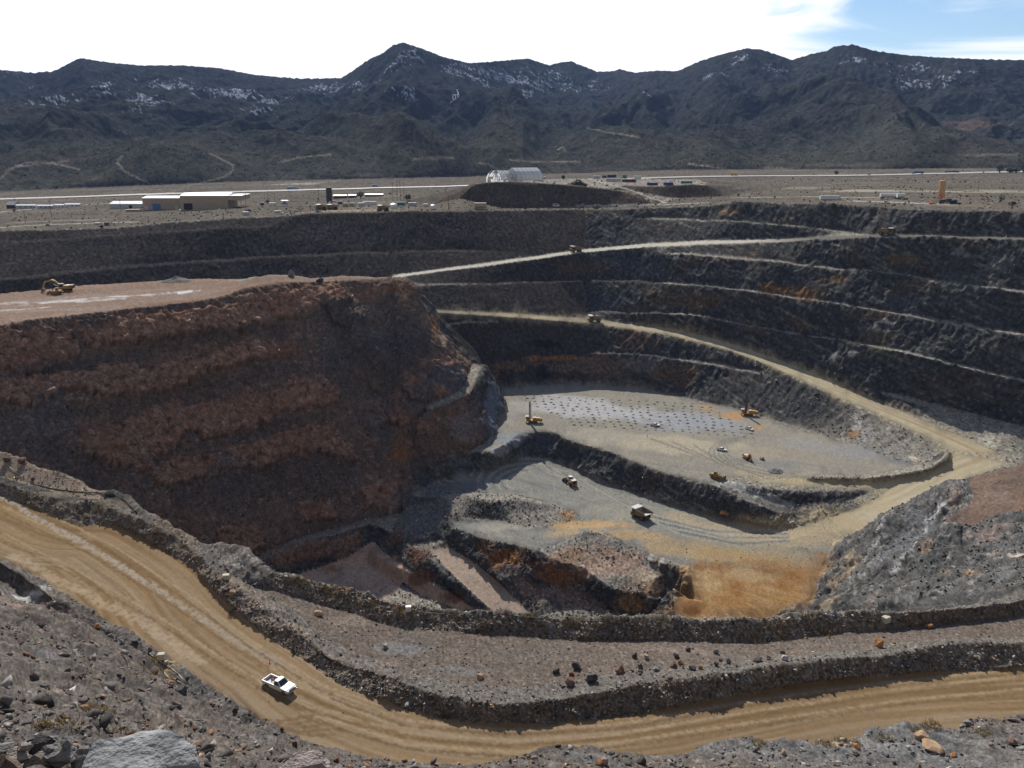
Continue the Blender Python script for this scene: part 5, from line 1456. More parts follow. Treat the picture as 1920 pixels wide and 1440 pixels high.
# ------------------------------------------------------------------ haul truck
def make_haul_truck():
    t = thing('dump_truck', '', 'dump truck')
    c = MB().box(-4.0, 4.3, -.9, .9, 1.05, 1.75).box(2.2, 4.55, -2.45, 2.45, 1.15, 2.35).box(3.3, 4.6, -2.5, 2.5, 2.35, 2.55).box(4.5, 4.85, -2.5, 2.5, .85, 1.25)
    c.box(-3.4, -1.6, -1.5, 1.5, .8, 1.6).cyl((-2.55, -1.9, 1.4), (-2.55, 1.9, 1.4), .45)
    c.build('chassis', 'truck', t, .04)
    MB().box(4.55, 4.62, -1.25, 1.25, 1.3, 2.25).build('grille', 'dark', t)
    cab = MB().box(2.3, 4.1, .55, 2.2, 2.55, 4.05, .12, .08).build('cab', 'truck', t, .04)
    MB().box(2.2, 4.2, .5, 2.25, 4.05, 4.2).build('cab_roof', 'white', cab)
    g = MB().box(4.0, 4.06, .72, 2.05, 3.0, 3.8).box(2.55, 3.85, 2.14, 2.19, 3.0, 3.8)
    g.build('window', 'glass', cab)
    # open bed: floor, two sides, front wall and the canopy over the cab
    side = [(-4.75, 3.05), (-4.95, 3.95), (1.55, 4.55), (1.75, 2.1), (-.6, 1.85)]
    bed = MB()
    for y in (-2.72, 2.57):
        bed.prism(side, y, y + .15)
    bed.prism([(-4.75, 2.95), (-4.72, 3.15), (-.6, 2.0), (1.7, 2.15), (1.75, 1.98), (-.6, 1.75)], -2.6, 2.6)
    bed.prism([(1.5, 4.6), (1.7, 4.6), (1.85, 2.0), (1.65, 2.0)], -2.6, 2.6)
    MB().prism([(1.5, 4.60), (1.5, 4.74), (4.55, 4.88), (4.6, 4.72)], -2.6, 2.6).build('canopy', 'canopy', t)
    for x in (-3.6, -2.2, -.8, .6):
        for y in (-2.86, 2.72):
            bed.prism([(x, 2.3 + max(0, (-.6 - x)) * .28), (x + .22, 2.3 + max(0, (-.6 - x)) * .28), (x + .22, 4.1), (x, 4.1)], y, y + .14)
    bed.build('dump_bed', 'tan', t)
    MB().prism([(-4.68, 3.18), (-4.6, 3.22), (-.6, 2.06), (1.45, 2.22), (1.5, 4.4), (1.42, 4.4), (1.36, 2.3), (-.6, 2.14)], -2.55, 2.55).build('bed_lining', 'bedin', t)
    wheels(t, [(3.0, 1.95), (3.0, -1.95)], 1.25, .85)
    wheels(t, [(-2.55, 1.75), (-2.55, -1.75)], 1.25, 1.55)
    for y in (-1.9, 1.9):
        MB().cyl((4.55, y, 1.75), (4.66, y, 1.75), .17).build('headlight', 'lamp', t)
    MB().tube([(4.75, -2.2, .5), (4.5, -2.3, 2.5)], .05).tube([(4.75, -1.6, .5), (4.5, -1.7, 2.5)], .05).box(4.55, 4.75, -2.3, -1.6, 1.0, 1.06).box(4.5, 4.7, -2.3, -1.6, 1.6, 1.66).build('ladder', 'dark', t)
    MB().tube([(4.5, -2.4, 2.55), (4.5, -2.4, 3.5), (2.4, -2.4, 3.5), (2.4, -2.4, 2.55)], .045).tube([(4.5, -2.4, 3.5), (4.5, .4, 3.5), (4.5, .4, 2.55)], .045).build('handrail', 'yellow', t)
    return t
TG = 'large mine haul trucks'
ht = make_haul_truck()
TR_ = list(copies(ht, [
    ('big empty haul truck on the grey pit floor, its open bed turned to the camera', 1202, 972, 128),
    ('dark haul truck with a sunlit pale canopy driving down the middle haul road', 1115, 604, 190),
    ('haul truck on the upper haul road, above and left of the other road truck', 1080, 473, 203),
    ('loaded haul truck in shade, climbing the road on the right hand wall', 1660, 441.5, -33),
    ('left one of two haul trucks parked below the tall dark hopper', 603, 394, 158),
    ('right one of two haul trucks parked below the tall dark hopper', 624, 394, 158),
    ('lone haul truck parked on the far rim beside a round white tank', 719, 396, 165)], TG))
for i_, lab in ((3, 'grey ore heaped in the haul truck climbing the right hand wall'), (1, 'grey ore heaped in the truck on the middle haul road')):
    V, F = hull(22, 900 + i_, (2.6, 2.2, .75))
    o = MB().add(V, F).build('ore_load', 'dirt')
    tag(o, lab, 'ore')
    o.parent = None
    T_ = TR_[i_]
    a = T_.rotation_euler.z
    o.location = (T_.location.x - 1.5 * math.cos(a), T_.location.y - 1.5 * math.sin(a), T_.location.z + 3.75)
    o.rotation_euler = (0, 0, a)

# ------------------------------------------------------------------ wheel loader
def make_loader():
    t = thing('wheel_loader', 'yellow wheel loader seen from behind on the grey pit floor', 'wheel loader')
    MB().prism([(-4.6, 1.3), (-4.6, 3.0), (-4.2, 3.25), (-1.2, 3.1), (-1.2, 1.3)], -1.35, 1.35).box(-1.2, 2.4, -.9, .9, 1.1, 2.2).build('body', 'yellow', t, .06)
    MB().box(-4.45, -1.4, -1.3, 1.3, 3.14, 3.27).build('engine_cover', 'white', t, .02)
    MB().box(-4.66, -4.58, -1.15, 1.15, 1.45, 2.95).build('radiator_grille', 'black', t)
    MB().box(-4.95, -4.5, -1.6, 1.6, .8, 1.3).build('counterweight', 'yellow', t, .05)
    cab = MB().box(-1.15, .55, -.85, .85, 2.2, 4.1, .1, .1).build('cab', 'dark', t, .04)
    MB().box(-1.3, .7, -.98, .98, 4.1, 4.25).build('cab_roof', 'white', cab, .03)
    for y_ in (.86, -.86):
        MB().box(-1.0, .40, y_ - .03, y_ + .03, 2.9, 3.9).build('window', 'glass', cab)
    for y_, z_ in ((.55, 4.2), (-.3, 3.9)):
        MB().cyl((-2.4, y_, 3.1), (-2.4, y_, z_), .12).build('exhaust', 'dark', t)
    for y in (-.75, .6):
        MB().prism([(1.2, 2.3), (2.2, 2.6), (4.4, 1.1), (4.2, .75), (2.0, 2.0)], y, y + .18).build('lift_arm', 'yellow', t)
    MB().prism([(3.9, .15), (5.4, .1), (5.5, .2), (4.2, .35), (4.0, 1.3), (4.4, 1.75), (4.2, 1.85), (3.75, 1.4)], -1.95, 1.95).prism([(3.9, .15), (5.3, .2), (4.4, 1.75), (3.8, 1.4)], -1.98, -1.88).prism([(3.9, .15), (5.3, .2), (4.4, 1.75), (3.8, 1.4)], 1.88, 1.98).build('bucket', 'dark', t)
    for y in (-1.5, 1.5):
        MB().prism([(-3.9, 2.0), (-3.6, 2.35), (-1.7, 2.35), (-1.4, 2.0), (-1.6, 2.1), (-3.7, 2.1)], y - .35, y + .35).build('mudguard', 'yellow', t)
    wheels(t, [(1.9, 1.5), (1.9, -1.5), (-2.6, 1.5), (-2.6, -1.5)], 1.05, .8)
    return put(t, 1069, 908, 116)
make_loader()

# ------------------------------------------------------------------ crawler tracks shared by several machines
def track(t, y, L, h, w, x0=0.0):
    n = 8
    pr = []
    r = h / 2
    for i in range(n + 1):
        a = -math.pi / 2 + math.pi * i / n
        pr.append((x0 + L / 2 - r + r * math.cos(a), r + r * math.sin(a)))
    for i in range(n + 1):
        a = math.pi / 2 + math.pi * i / n
        pr.append((x0 - L / 2 + r + r * math.cos(a), r + r * math.sin(a)))
    m = MB().prism(pr, y - w / 2, y + w / 2)
    k = 0.0
    while k < L - h:
        m.box(x0 - L / 2 + r + k, x0 - L / 2 + r + k + .09, y - w / 2 - .03, y + w / 2 + .03, -.02, .05)
        m.box(x0 - L / 2 + r + k, x0 - L / 2 + r + k + .09, y - w / 2 - .03, y + w / 2 + .03, h - .05, h + .03)
        k += .3
    tr = m.build('crawler_track', 'dark', t)
    s = 1 if y > 0 else -1
    mm = MB()
    for q in range(6):
        mm.cyl((x0 - L / 2 + r + (L - h) * q / 5, y + s * w * .45, r * .75), (x0 - L / 2 + r + (L - h) * q / 5, y + s * (w * .5 + .05), r * .75), r * .42, n=10)
    mm.build('track_roller', 'rim', tr)
def make_dozer():
    t = thing('bulldozer', '', 'bulldozer', 'yellow bulldozers')
    for y in (-1.25, 1.25):
        track(t, y, 4.6, 1.35, .72)
        MB().box(-2.2, 2.0, y - .42, y + .42, 1.38, 1.5).build('fender', 'yellow', t)
    MB().prism([(-2.6, .7), (-2.6, 1.9), (-2.3, 2.2), (-.2, 2.2), (-.1, 2.05), (2.3, 1.95), (2.5, 1.7), (2.5, .75)], -.85, .85).box(-2.7, -1.2, -1.3, 1.3, 1.5, 2.25).build('body', 'yellow', t, .05)
    MB().box(2.48, 2.56, -.75, .75, .85, 1.75).build('radiator_grille', 'dark', t)
    cab = MB().box(-1.25, .1, -.85, .85, 2.1, 3.3, .1, .08).build('cab', 'yellow', t, .03)
    MB().box(-1.1, -.02, .78, .82, 2.4, 3.15).box(-1.1, -.02, -.82, -.78, 2.4, 3.15).box(.0, .05, -.7, .7, 2.4, 3.15).box(-1.2, -1.14, -.7, .7, 2.4, 3.15).build('window', 'glass', cab)
    MB().box(-1.4, .25, -1.0, 1.0, 3.3, 3.45).build('cab_roof', 'tan', cab, .03)
    # curved blade
    pr = []
    for i in range(9):
        a = -.9 + 1.8 * i / 8
        pr.append((3.55 - .55 * math.cos(a) + .45, .95 + 1.0 * math.sin(a) / .78))
    pr += [(x + .12, z) for x, z in reversed(pr)]
    b = MB().prism(pr, -2.25, 2.25).prism([(3.3, .1), (3.95, .15), (3.95, 1.7), (3.4, 1.6)], -2.33, -2.25).prism([(3.3, .1), (3.95, .15), (3.95, 1.7), (3.4, 1.6)], 2.25, 2.33)
    b.build('blade', 'tan', t)
    for y in (-1.72, 1.72):
        MB().prism([(-.5, .55), (-.5, .85), (3.5, .65), (3.5, .35)], y - .1, y + .1).build('push_arm', 'yellow', t)
    for y_, z_, r_ in ((.45, 3.2, .09), (-.45, 3.0, .13)):
        MB().cyl((1.6, y_, 2.0), (1.6, y_, z_), r_).build('exhaust', 'dark', t)
    MB().box(-3.5, -2.6, -.8, .8, .9, 1.5).prism([(-3.5, 1.4), (-3.2, 1.4), (-3.55, .1), (-3.65, .1)], -.12, .12).build('ripper', 'dark', t)
    return t
dz = make_dozer()
for o in copies(dz, [('yellow bulldozer at the edge of the drill pad', 1343, 897, -44), ('bulldozer with a wide blade parked before the big excavator on the red plateau', 106, 553, 192)], 'yellow bulldozers'):
    pass
dz['label'] = 'yellow bulldozer at the edge of the drill pad above the pit floor'

# ------------------------------------------------------------------ excavators
def make_excavator(label, s=1.0, boom=None):
    t = thing('excavator', label, 'excavator')
    for y in (-1.35, 1.35):
        track(t, y, 4.9, 1.0, .65)
    MB().box(-1.2, 1.2, -1.1, 1.1, .5, 1.15).build('undercarriage', 'dark', t)
    MB().box(-3.2, 1.5, -1.5, 1.5, 1.2, 2.35).box(-3.3, -2.2, -1.5, 1.5, 1.15, 2.55).build('house', 'yellow', t, .06)
    MB().box(-3.55, -3.0, -1.45, 1.45, 1.2, 2.3).build('counterweight', 'dark', t, .1)
    MB().box(-3.0, -.6, -1.2, 1.3, 2.36, 2.5).build('engine_cover', 'white', t, .03)
    cab = MB().box(-.1, 1.7, .45, 1.5, 1.3, 3.1, .08, .05).build('cab', 'tan', t, .04)
    MB().box(1.64, 1.68, .6, 1.4, 1.9, 2.95).box(.1, 1.5, 1.47, 1.51, 1.9, 2.95).build('window', 'glass', cab)
    MB().box(-.15, 1.75, .4, 1.55, 3.1, 3.2).build('cab_roof', 'white', cab)
    B, S, U = boom
    MB().prism(B, -.3, .25).build('boom', 'yellow', t)
    MB().prism(S, -.22, .18).build('stick', 'yellow', t)
    MB().prism(U, -.75, .72).build('bucket', 'tan', t)
    MB().cyl((1.2, -.02, 1.7), (B[len(B) // 2][0] * .5 + .6, -.02, B[len(B) // 2][1] * .72), .09).build('hydraulic_ram', 'silver', t)
    return t
far_b = ([(1.0, 1.5), (1.0, 2.1), (3.2, 4.4), (4.6, 4.75), (7.1, 3.9), (7.0, 3.5), (4.7, 4.15), (3.6, 3.9), (1.6, 1.6)],
         [(6.7, 4.2), (7.3, 4.1), (8.6, 1.2), (8.2, 1.05)], [(7.7, 1.3), (8.6, 1.35), (8.9, .4), (8.2, .0), (7.4, .35)])
ex1 = make_excavator('large excavator with its long boom stretched left on the red plateau', boom=far_b)
put(ex1, 122, 547, 186, scale=1.35)
near_b = ([(.9, 1.5), (.9, 2.1), (2.0, 4.0), (3.0, 4.5), (4.3, 3.9), (4.1, 3.5), (3.0, 3.95), (2.4, 3.6), (1.5, 1.6)],
          [(3.9, 4.1), (4.5, 4.0), (4.8, 1.4), (4.4, 1.3)], [(4.0, 1.5), (4.9, 1.5), (4.95, .5), (4.3, .05), (3.7, .5)])
ex2 = make_excavator('small excavator facing the camera with its bucket on the ground, on the drill pad', boom=near_b)
put(ex2, 1401, 861, -78, scale=.88)
b_ = MB().prism([(-1.0, .1), (.9, 0), (1.15, .5), (.5, 1.35), (-.2, 1.5), (-.6, 1.1), (-.1, .9), (.5, .5), (-.9, .2)], -.8, .8).prism([(-1.0, .1), (.9, 0), (1.1, .5), (.5, 1.3), (-.2, 1.4)], -.86, -.78).prism([(-1.0, .1), (.9, 0), (1.1, .5), (.5, 1.3), (-.2, 1.4)], .78, .86)
o = b_.build('excavator_bucket', 'tan'); tag(o, 'spare excavator bucket lying on the ground right of the small excavator', 'bucket'); put(o, 1429, 862, 200)

# ------------------------------------------------------------------ blast-hole drill rigs
def make_drill():
    t = thing('drill_rig', '', 'drill rig', 'blast hole drill rigs')
    for y in (-1.4, 1.4):
        track(t, y, 5.2, 1.15, .7, -.6)
    MB().box(-6.0, 3.6, -1.5, 1.5, 1.25, 1.75).build('deck', 'yellow', t, .04)
    MB().box(-4.9, -.4, -1.25, 1.25, 1.75, 3.1).cyl((-5.6, -1.0, 2.3), (-5.6, 1.0, 2.3), .55).build('machinery_house', 'yellow', t, .06)
    MB().box(-2.6, -1.3, -1.27, -1.24, 1.95, 2.9).box(-4.5, -3.2, -1.27, -1.24, 1.95, 2.9).build('radiator_grille', 'dark', t)
    MB().box(-2.5, -.9, -.8, .8, 3.1, 3.4).build('air_filter', 'white', t, .05)
    cab = MB().box(1.7, 3.4, -1.9, -.3, 1.75, 3.6, .05, .05).build('cab', 'yellow', t, .04)
    MB().box(3.36, 3.41, -1.75, -.45, 2.4, 3.4).box(1.9, 3.2, -1.92, -1.88, 2.4, 3.4).build('window', 'glass', cab)
    MB().box(1.6, 3.6, -2.0, -.2, 3.6, 3.72).build('cab_roof', 'white', cab)
    m = MB()
    for x in (.7, 1.6):
        for y in (-.1, .9):
            m.box(x - .09, x + .09, y - .09, y + .09, 1.4, 13.4)
    z = 1.8
    while z < 13.0:
        for y in (-.1, .9):
            m.tube([(.7, y, z), (1.6, y, z + .8)], .05, 4)
        for x in (.7, 1.6):
            m.tube([(x, -.1, z + .8), (x, .9, z)], .05, 4)
        m.box(.65, 1.65, -.15, .95, z - .04, z + .04)
        z += .8
    m.build('mast', 'dark', t)
    MB().cyl((1.15, .4, .3), (1.15, .4, 12.6), .16).box(.75, 1.55, 0, .8, 9.5, 10.4).build('drill_rod', 'grey', t)
    MB().cyl((.2, .4, 1.75), (.2, .4, 11.5), .06).build('feed_cable', 'dark', t)
    MB().box(.4, 1.9, -.5, 1.3, .15, 1.25).build('dust_curtain', 'black', t)
    for x, y in ((3.3, 1.2), (3.3, -1.2), (-5.2, 0)):
        MB().cyl((x, y, .1), (x, y, 1.6), .14).cyl((x, y, 0), (x, y, .12), .4).build('jack', 'dark', t)
    return t
dr = make_drill()
for o in copies(dr, [('yellow drill rig with its dark mast upright at the left end of the drill pad', 997, 793, 180), ('yellow drill rig below the shaded wall, right end of the drill pad', 1401, 779, 176)], 'blast hole drill rigs'):
    pass
# ------------------------------------------------------------------ pickups, buses, lorries, cars
def make_pickup(crew=False):
    t = thing('pickup_truck', '', 'pickup truck', 'white pickup trucks')
    L = 2.75
    low = [(-L, .55), (-L, 1.02), (-L + .05, 1.08), (.55, 1.08), (.62, 1.10), (1.15, 1.06), (2.45, .96), (2.68, .84), (2.75, .62), (2.72, .45), (2.35, .42)]
    for i in range(7):                      # front wheel arch
        a = math.pi * i / 6
        low.append((1.85 + .42 * math.cos(a), .42 + .36 * math.sin(a)))
    low += [(1.3, .36), (-1.25, .36)]
    for i in range(7):
        a = math.pi * i / 6
        low.append((-1.7 + .42 * math.cos(a), .42 + .36 * math.sin(a)))
    low += [(-2.3, .42), (-L + .05, .45)]
    body = MB()
    for y0, y1 in ((-.98, -.86), (.86, .98)):
        body.prism(low, y0, y1)
    fb = .55 if not crew else .1
    body.prism([(-.75 if crew else -.35, .5), (-.75 if crew else -.35, 1.07), (.62, 1.09), (1.15, 1.05), (2.45, .95), (2.66, .83), (2.72, .6), (2.5, .5)], -.87, .87)
    body.box(-L, -L + .1, -.9, .9, .5, 1.04).box(-L, 2.4, -.85, .85, .36, .52)
    body.build('body', 'white', t)
    rear = -.75 if crew else -.3
    cab = MB()
    V = [(rear, -.86, 1.06), (1.2, -.86, 1.06), (1.2, .86, 1.06), (rear, .86, 1.06), (rear + .1, -.70, 1.72), (.48, -.70, 1.72), (.48, .70, 1.72), (rear + .1, .70, 1.72)]
    cab.add(V, [(3, 2, 1, 0), (4, 5, 6, 7), (0, 1, 5, 4), (1, 2, 6, 5), (2, 3, 7, 6), (3, 0, 4, 7)])
    c = cab.build('cab', 'white', t, .04)
    MB().add([(1.17, -.74, 1.12), (1.17, .74, 1.12), (.55, .64, 1.68), (.55, -.64, 1.68)], [(0, 1, 2, 3)]).build('windscreen', 'glass', c).location = (.035, 0, .012)
    for s in (-1, 1):
        MB().add([(rear + .12, s * .875, 1.14), (1.0, s * .875, 1.14), (.48, s * .735, 1.62), (rear + .2, s * .735, 1.62)], [(0, 1, 2, 3)]).build('side_window', 'glass', c)
    MB().add([(rear - .01, -.7, 1.15), (rear - .01, .7, 1.15), (rear + .08, .62, 1.64), (rear + .08, -.62, 1.64)], [(0, 1, 2, 3)]).build('rear_window', 'glass', c)
    MB().box(-L + .11, rear - .03, -.85, .85, .53, .60).build('bed_floor', 'grey', t)
    MB().box(2.70, 2.84, -.95, .95, .40, .60).build('bumper', 'silver', t, .03)
    MB().box(2.70, 2.735, -.52, .52, .63, .84).build('grille', 'dark', t)
    for s in (-1, 1):
        MB().box(2.62, 2.73, s * .74 - .17, s * .74 + .17, .65, .84).build('headlight', 'lamp', t)
        MB().box(-L - .02, -L + .02, s * .9 - .06, s * .9 + .06, .7, 1.0).build('tail_light', 'red', t)
        MB().box(.85, .95, s * 1.0 - .06, s * 1.0 + .06, 1.08, 1.2).build('wing_mirror', 'white', t)
    wheels(t, [(1.85, .84), (1.85, -.84), (-1.7, .84), (-1.7, -.84)], .38, .26, .6, 'silver')
    return t
pk = make_pickup()
PG = 'white pickup trucks'
put(pk, 524, 1291, -31, scale=1.06)
pk['label'] = 'white pickup truck with an open bed driving along the tan road in the foreground'
o = MB().box(-.35, .35, -.3, .3, 0, .38, .03, .03).build('cargo_box', 'block'); tag(o, 'pale box in the bed of the foreground pickup', 'box')
a_ = pk.rotation_euler.z; ca_, sa_ = math.cos(a_), math.sin(a_)
def on_pickup(o, x, y, z):
    o.location = (pk.location.x + (x * ca_ - y * sa_) * 1.06, pk.location.y + (x * sa_ + y * ca_) * 1.06, pk.location.z + z * 1.06); o.rotation_euler = (0, 0, a_)
on_pickup(o, -.85, -.35, .6)
o = MB().cyl((-.3, 0, .2), (.3, 0, .2), .2).cyl((.05, .42, .17), (.5, .42, .17), .17).build('cargo_drum', 'wine'); tag(o, 'dark red drums lying in the bed of the foreground pickup', 'drum')
on_pickup(o, -1.5, .2, .6)
pk2 = make_pickup(True)
for lab, px, py, yaw in (('white pickup parked at the lower edge of the drill hole grid', 1228, 799, -22), ('white pickup seen end on below the right hand drill rig', 1405, 806, -62), ('white pickup with a dark open bed, left of the small excavator', 1353, 845, -30)):
    o = pk2 if pk2.get('label') == '' else dup(pk2, lab, PG)
    o['label'] = lab; put(o, px, py, yaw)

def make_bus(label, px, py, yaw, L=7.2):
    t = thing('shuttle_bus', label, 'bus', 'white shuttle buses')
    MB().prism([(-L/2, .5), (-L/2, 2.75), (L/2 - 1.7, 2.8), (L/2 - 1.25, 2.2), (L/2 - .9, 1.5), (L/2, 1.35), (L/2, .5)], -1.15, 1.15).build('body', 'white', t, .06)
    for s in (-1, 1):
        MB().box(-L/2 + .4, L/2 - 2.0, s * 1.16 - .02, s * 1.16 + .02, 1.45, 2.35).build('side_window', 'glass', t)
    MB().add([(L/2 - .95, -.95, 1.55), (L/2 - .95, .95, 1.55), (L/2 - 1.55, .9, 2.6), (L/2 - 1.55, -.9, 2.6)], [(0, 1, 2, 3)]).build('windscreen', 'glass', t).location = (.08, 0, 0)
    wheels(t, [(L/2 - 1.3, .95), (L/2 - 1.3, -.95), (-L/2 + 1.6, .95), (-L/2 + 1.6, -.95)], .42, .3)
    return put(t, px, py, yaw)
make_bus('white shuttle bus on the left far rim, left of the parked haul trucks', 523, 402, 5)
make_bus('white van on the far rim below the mound with the fabric building', 1043, 390, -4, 6.6)

def make_semi(label, px, py, yaw, mat='blue', cabmat='white', L=13.5, at=None, kind='box', scale=1.0):
    t = thing('semi_truck', label, 'lorry')
    MB().box(L/2 + .4, L/2 + 2.2, -1.2, 1.2, .8, 3.0, .15, .05).box(L/2 + 2.2, L/2 + 3.6, -1.0, 1.0, .8, 1.9, .05, .05).build('cab', cabmat, t, .06)
    MB().box(L/2 + 2.12, L/2 + 2.2, -1.0, 1.0, 1.95, 2.75).build('windscreen', 'glass', t)
    if kind == 'box':
        MB().box(-L/2, L/2, -1.3, 1.3, 1.1, 4.0).build('trailer_box', mat, t, .04)
    else:
        MB().box(-L/2, L/2, -1.3, 1.3, 1.0, 1.3).box(-L/2 + .5, -.5, -1.2, 1.2, 1.3, 2.6).box(.4, L/2 - .6, -1.1, 1.1, 1.3, 3.1).build('load', mat, t)
    wheels(t, [(L/2 + 2.6, 1.05), (L/2 + 2.6, -1.05), (L/2 - .3, 1.0), (L/2 - .3, -1.0), (-L/2 + 1.2, 1.0), (-L/2 + 1.2, -1.0), (-L/2 + 2.5, 1.0), (-L/2 + 2.5, -1.0)], .52, .5)
    return put(t, px, py, yaw, scale=scale)
def make_car(label, mat):
    t = thing('car', label, 'car')
    MB().prism([(-2.2, .35), (-2.25, .85), (-1.9, .95), (1.1, .95), (2.1, .8), (2.25, .5), (2.2, .35)], -.9, .9).build('body', mat, t, .05)
    MB().prism([(-1.7, .93), (-1.2, 1.42), (.4, 1.42), (1.1, .93)], -.78, .78).build('cabin', 'glass', t, .03)
    wheels(t, [(1.4, .8), (1.4, -.8), (-1.4, .8), (-1.4, -.8)], .33, .22, .6, 'silver')
    return t

# ------------------------------------------------------------------ the highway across the valley
hwp = LN['HW']
hw = []
for i in range(len(hwp)):
    a = hwp[max(i - 1, 0)]; b = hwp[min(i + 1, len(hwp) - 1)]
    d = (b - a)[:2]; d /= np.hypot(*d)
    hw.append((hwp[i][:2], np.array([-d[1], d[0]])))
Vh, Fh = [], []
def strip(off0, off1, dz):
    b0 = len(Vh)
    for c, n_ in hw:
        for o_ in (off0, off1):
            p = c + n_ * o_
            zz = max(ground_at(*p), ground_at(*(c + n_ * (off0 - 4))), ground_at(*(c + n_ * (off1 + 4)))) if abs(math.atan2(p[0], p[1])) < R(50) else -60
            Vh.append((p[0], p[1], zz + dz))
    for i in range(len(hw) - 1):
        Fh.append((b0 + 2 * i, b0 + 2 * i + 2, b0 + 2 * i + 3, b0 + 2 * i + 1))
strip(-15, -2, 1.0); strip(5, 17, 1.25)
m_ = MB(); m_.add(Vh, Fh); ho = m_.build('highway', 'concrete'); ho['kind'] = 'structure'
def hw_spot(px, lane=9):
    best = min(range(len(hwp)), key=lambda i: abs((CX + FPX * hwp[i][0] / (hwp[i][1] * CN - hwp[i][2] * SN)) - px))
    c, n_ = hw[best]
    # slide along to the exact column
    j = min(best + 1, len(hwp) - 1)
    c2 = hw[j][0]
    f = lambda q: CX + FPX * q[0] / (q[1] * CN - hwp[best][2] * SN)
    den = f(c2) - f(c)
    t_ = (px - f(c)) / den if abs(den) > 1e-6 else 0
    c = c + (c2 - c) * t_
    p = c + n_ * lane
    zz = np.interp(p[0], [hwp[best][0], hwp[j][0]] if hwp[j][0] > hwp[best][0] else [0, 1], [Vh[2 * best][2], Vh[2 * j][2]] if hwp[j][0] > hwp[best][0] else [Vh[2 * best][2]] * 2)
    return p, zz + .25, math.degrees(math.atan2(-n_[0], n_[1]))
def on_highway(o, px, lane, flip=False, scale=1.0):
    p, z, a = hw_spot(px, lane)
    o.location = (p[0], p[1], z + .1); o.rotation_euler = (0, 0, R(a + (180 if flip else 0))); o.scale = (scale,) * 3
on_highway(make_semi('pale blue box lorry on the highway above the yard, left of the dark hopper', 546, 350, 0, 'blue', 'blue', 15), 546, 9)
on_highway(make_semi('small blue lorry on the highway, right of the dark hopper', 703, 350, 0, 'blue', 'lgrey', 8), 703, 9)
on_highway(make_semi('yellow lorry on the highway right of the container mound', 1377, 330, 0, 'yellow', 'yellow', 8), 1377, 9)
on_highway(make_semi('deep blue lorry on the highway above the right hand plain', 1718, 325, 0, 'dblue', 'blue', 15), 1718, -8, True)
on_highway(make_semi('dark heavy lorry with machinery aboard, far right on the highway', 1788, 323, 0, 'dark', 'dark', 20, kind='load'), 1788, 10)
for lab, px, lane, mt in (('white car on the highway between the yellow and the deep blue lorry', 1668, 9, 'white'), ('pale car on the highway just left of the white car', 1611, 9, 'lgrey'), ('dark car on the near carriageway of the highway', 1626, -8, 'dark'), ('white car on the highway beside the slope of the fabric building mound', 812, 9, 'white'), ('pale car on the highway left of the fabric building mound', 857, 9, 'lgrey')):
    on_highway(make_car(lab, mt), px, lane)
# ------------------------------------------------------------------ buildings and plant on the far side
def mpp_at(px, py):
    p = ground(px, py)
    v = (py - CY) / FPX
    return p, p[1] / (CN - SN * v) / FPX
def shed(name, label, cat, px0, px1, pyb, hpx, depth, wall, roof, yaw=0, rise=.6, group=None):
    """a long building whose near wall runs from column px0 to px1 with its foot at row pyb"""
    p, k = mpp_at((px0 + px1) / 2, pyb)
    L = (px1 - px0) * k; h = hpx * k
    t = thing(name, label, cat, group)
    MB().box(-L/2, L/2, 0, depth, -1.0, h).build('wall', wall, t)
    r = MB()
    r.add([(-L/2 - .4, -.5, h), (L/2 + .4, -.5, h), (L/2 + .4, depth + .5, h), (-L/2 - .4, depth + .5, h), (-L/2 - .4, -.5, h + .5), (L/2 + .4, -.5, h + .5), (L/2 + .4, depth / 2, h + .5 + rise), (-L/2 - .4, depth / 2, h + .5 + rise), (L/2 + .4, depth + .5, h + .5), (-L/2 - .4, depth + .5, h + .5)],
          [(0, 1, 5, 4), (4, 5, 6, 7), (7, 6, 8, 9), (2, 3, 9, 8), (0, 4, 7, 9, 3), (1, 2, 8, 6, 5), (0, 3, 2, 1)])
    r.build('roof', roof, t)
    t.location = (p[0], p[1], p[2]); t.rotation_euler = (0, 0, R(yaw))
    return t, L, h, k
def opening(t, name, mat, x0, x1, z0, z1, y=-.08):
    return MB().box(x0, x1, y, y + .14, z0, z1).build(name, mat, t)
t, L, h, k = shed('warehouse', 'tall beige workshop with a white roof and a dark open doorway', 'warehouse', 340, 428, 393, 25, 38, 'beige', 'wroof', 3, 2.2)
f = lambda px: (px - 384) * k
opening(t, 'open_doorway', 'black', f(346), f(362), 0, h * .47)
opening(t, 'roller_door', 'beige2', f(367), f(381), 0, h * .56); opening(t, 'roller_door', 'beige2', f(387), f(401), 0, h * .56)
MB().box(L/2, L/2 + 25 * k, -.4, 38.4, h - 4.2, h - .2).build('side_canopy', 'beige', t)
MB().box(L/2, L/2 + 25 * k + .4, -.5, 38.5, h, h + .5).build('canopy_roof', 'wroof', t)
for x in (.25, .6, .95):
    MB().box(L/2 + 25 * k * x - .3, L/2 + 25 * k * x + .3, .2, .8, 0, h - 4.2).build('canopy_post', 'grey', t)
t, L, h, k = shed('workshop', 'lower beige workshop with a blue door, joined to the left of the tall one', 'warehouse', 269, 337, 394, 21, 30, 'beige2', 'wroof', 2, 1.6)
f = lambda px: (px - 303) * k
opening(t, 'sliding_door', 'blue', f(287), f(302), 0, h * .55); opening(t, 'side_door', 'lgrey', f(272), f(279), 0, h * .36); opening(t, 'side_door', 'lgrey', f(328), f(334), 0, h * .36)
opening(t, 'upper_cladding', 'beige', f(269.5), f(336.5), h * .62, h * .98)
t, L, h, k = shed('storage_shed', 'long low white shed left of the beige workshops', 'shed', 207, 267, 391, 8, 22, 'lgrey', 'wroof', 2, 2.4)
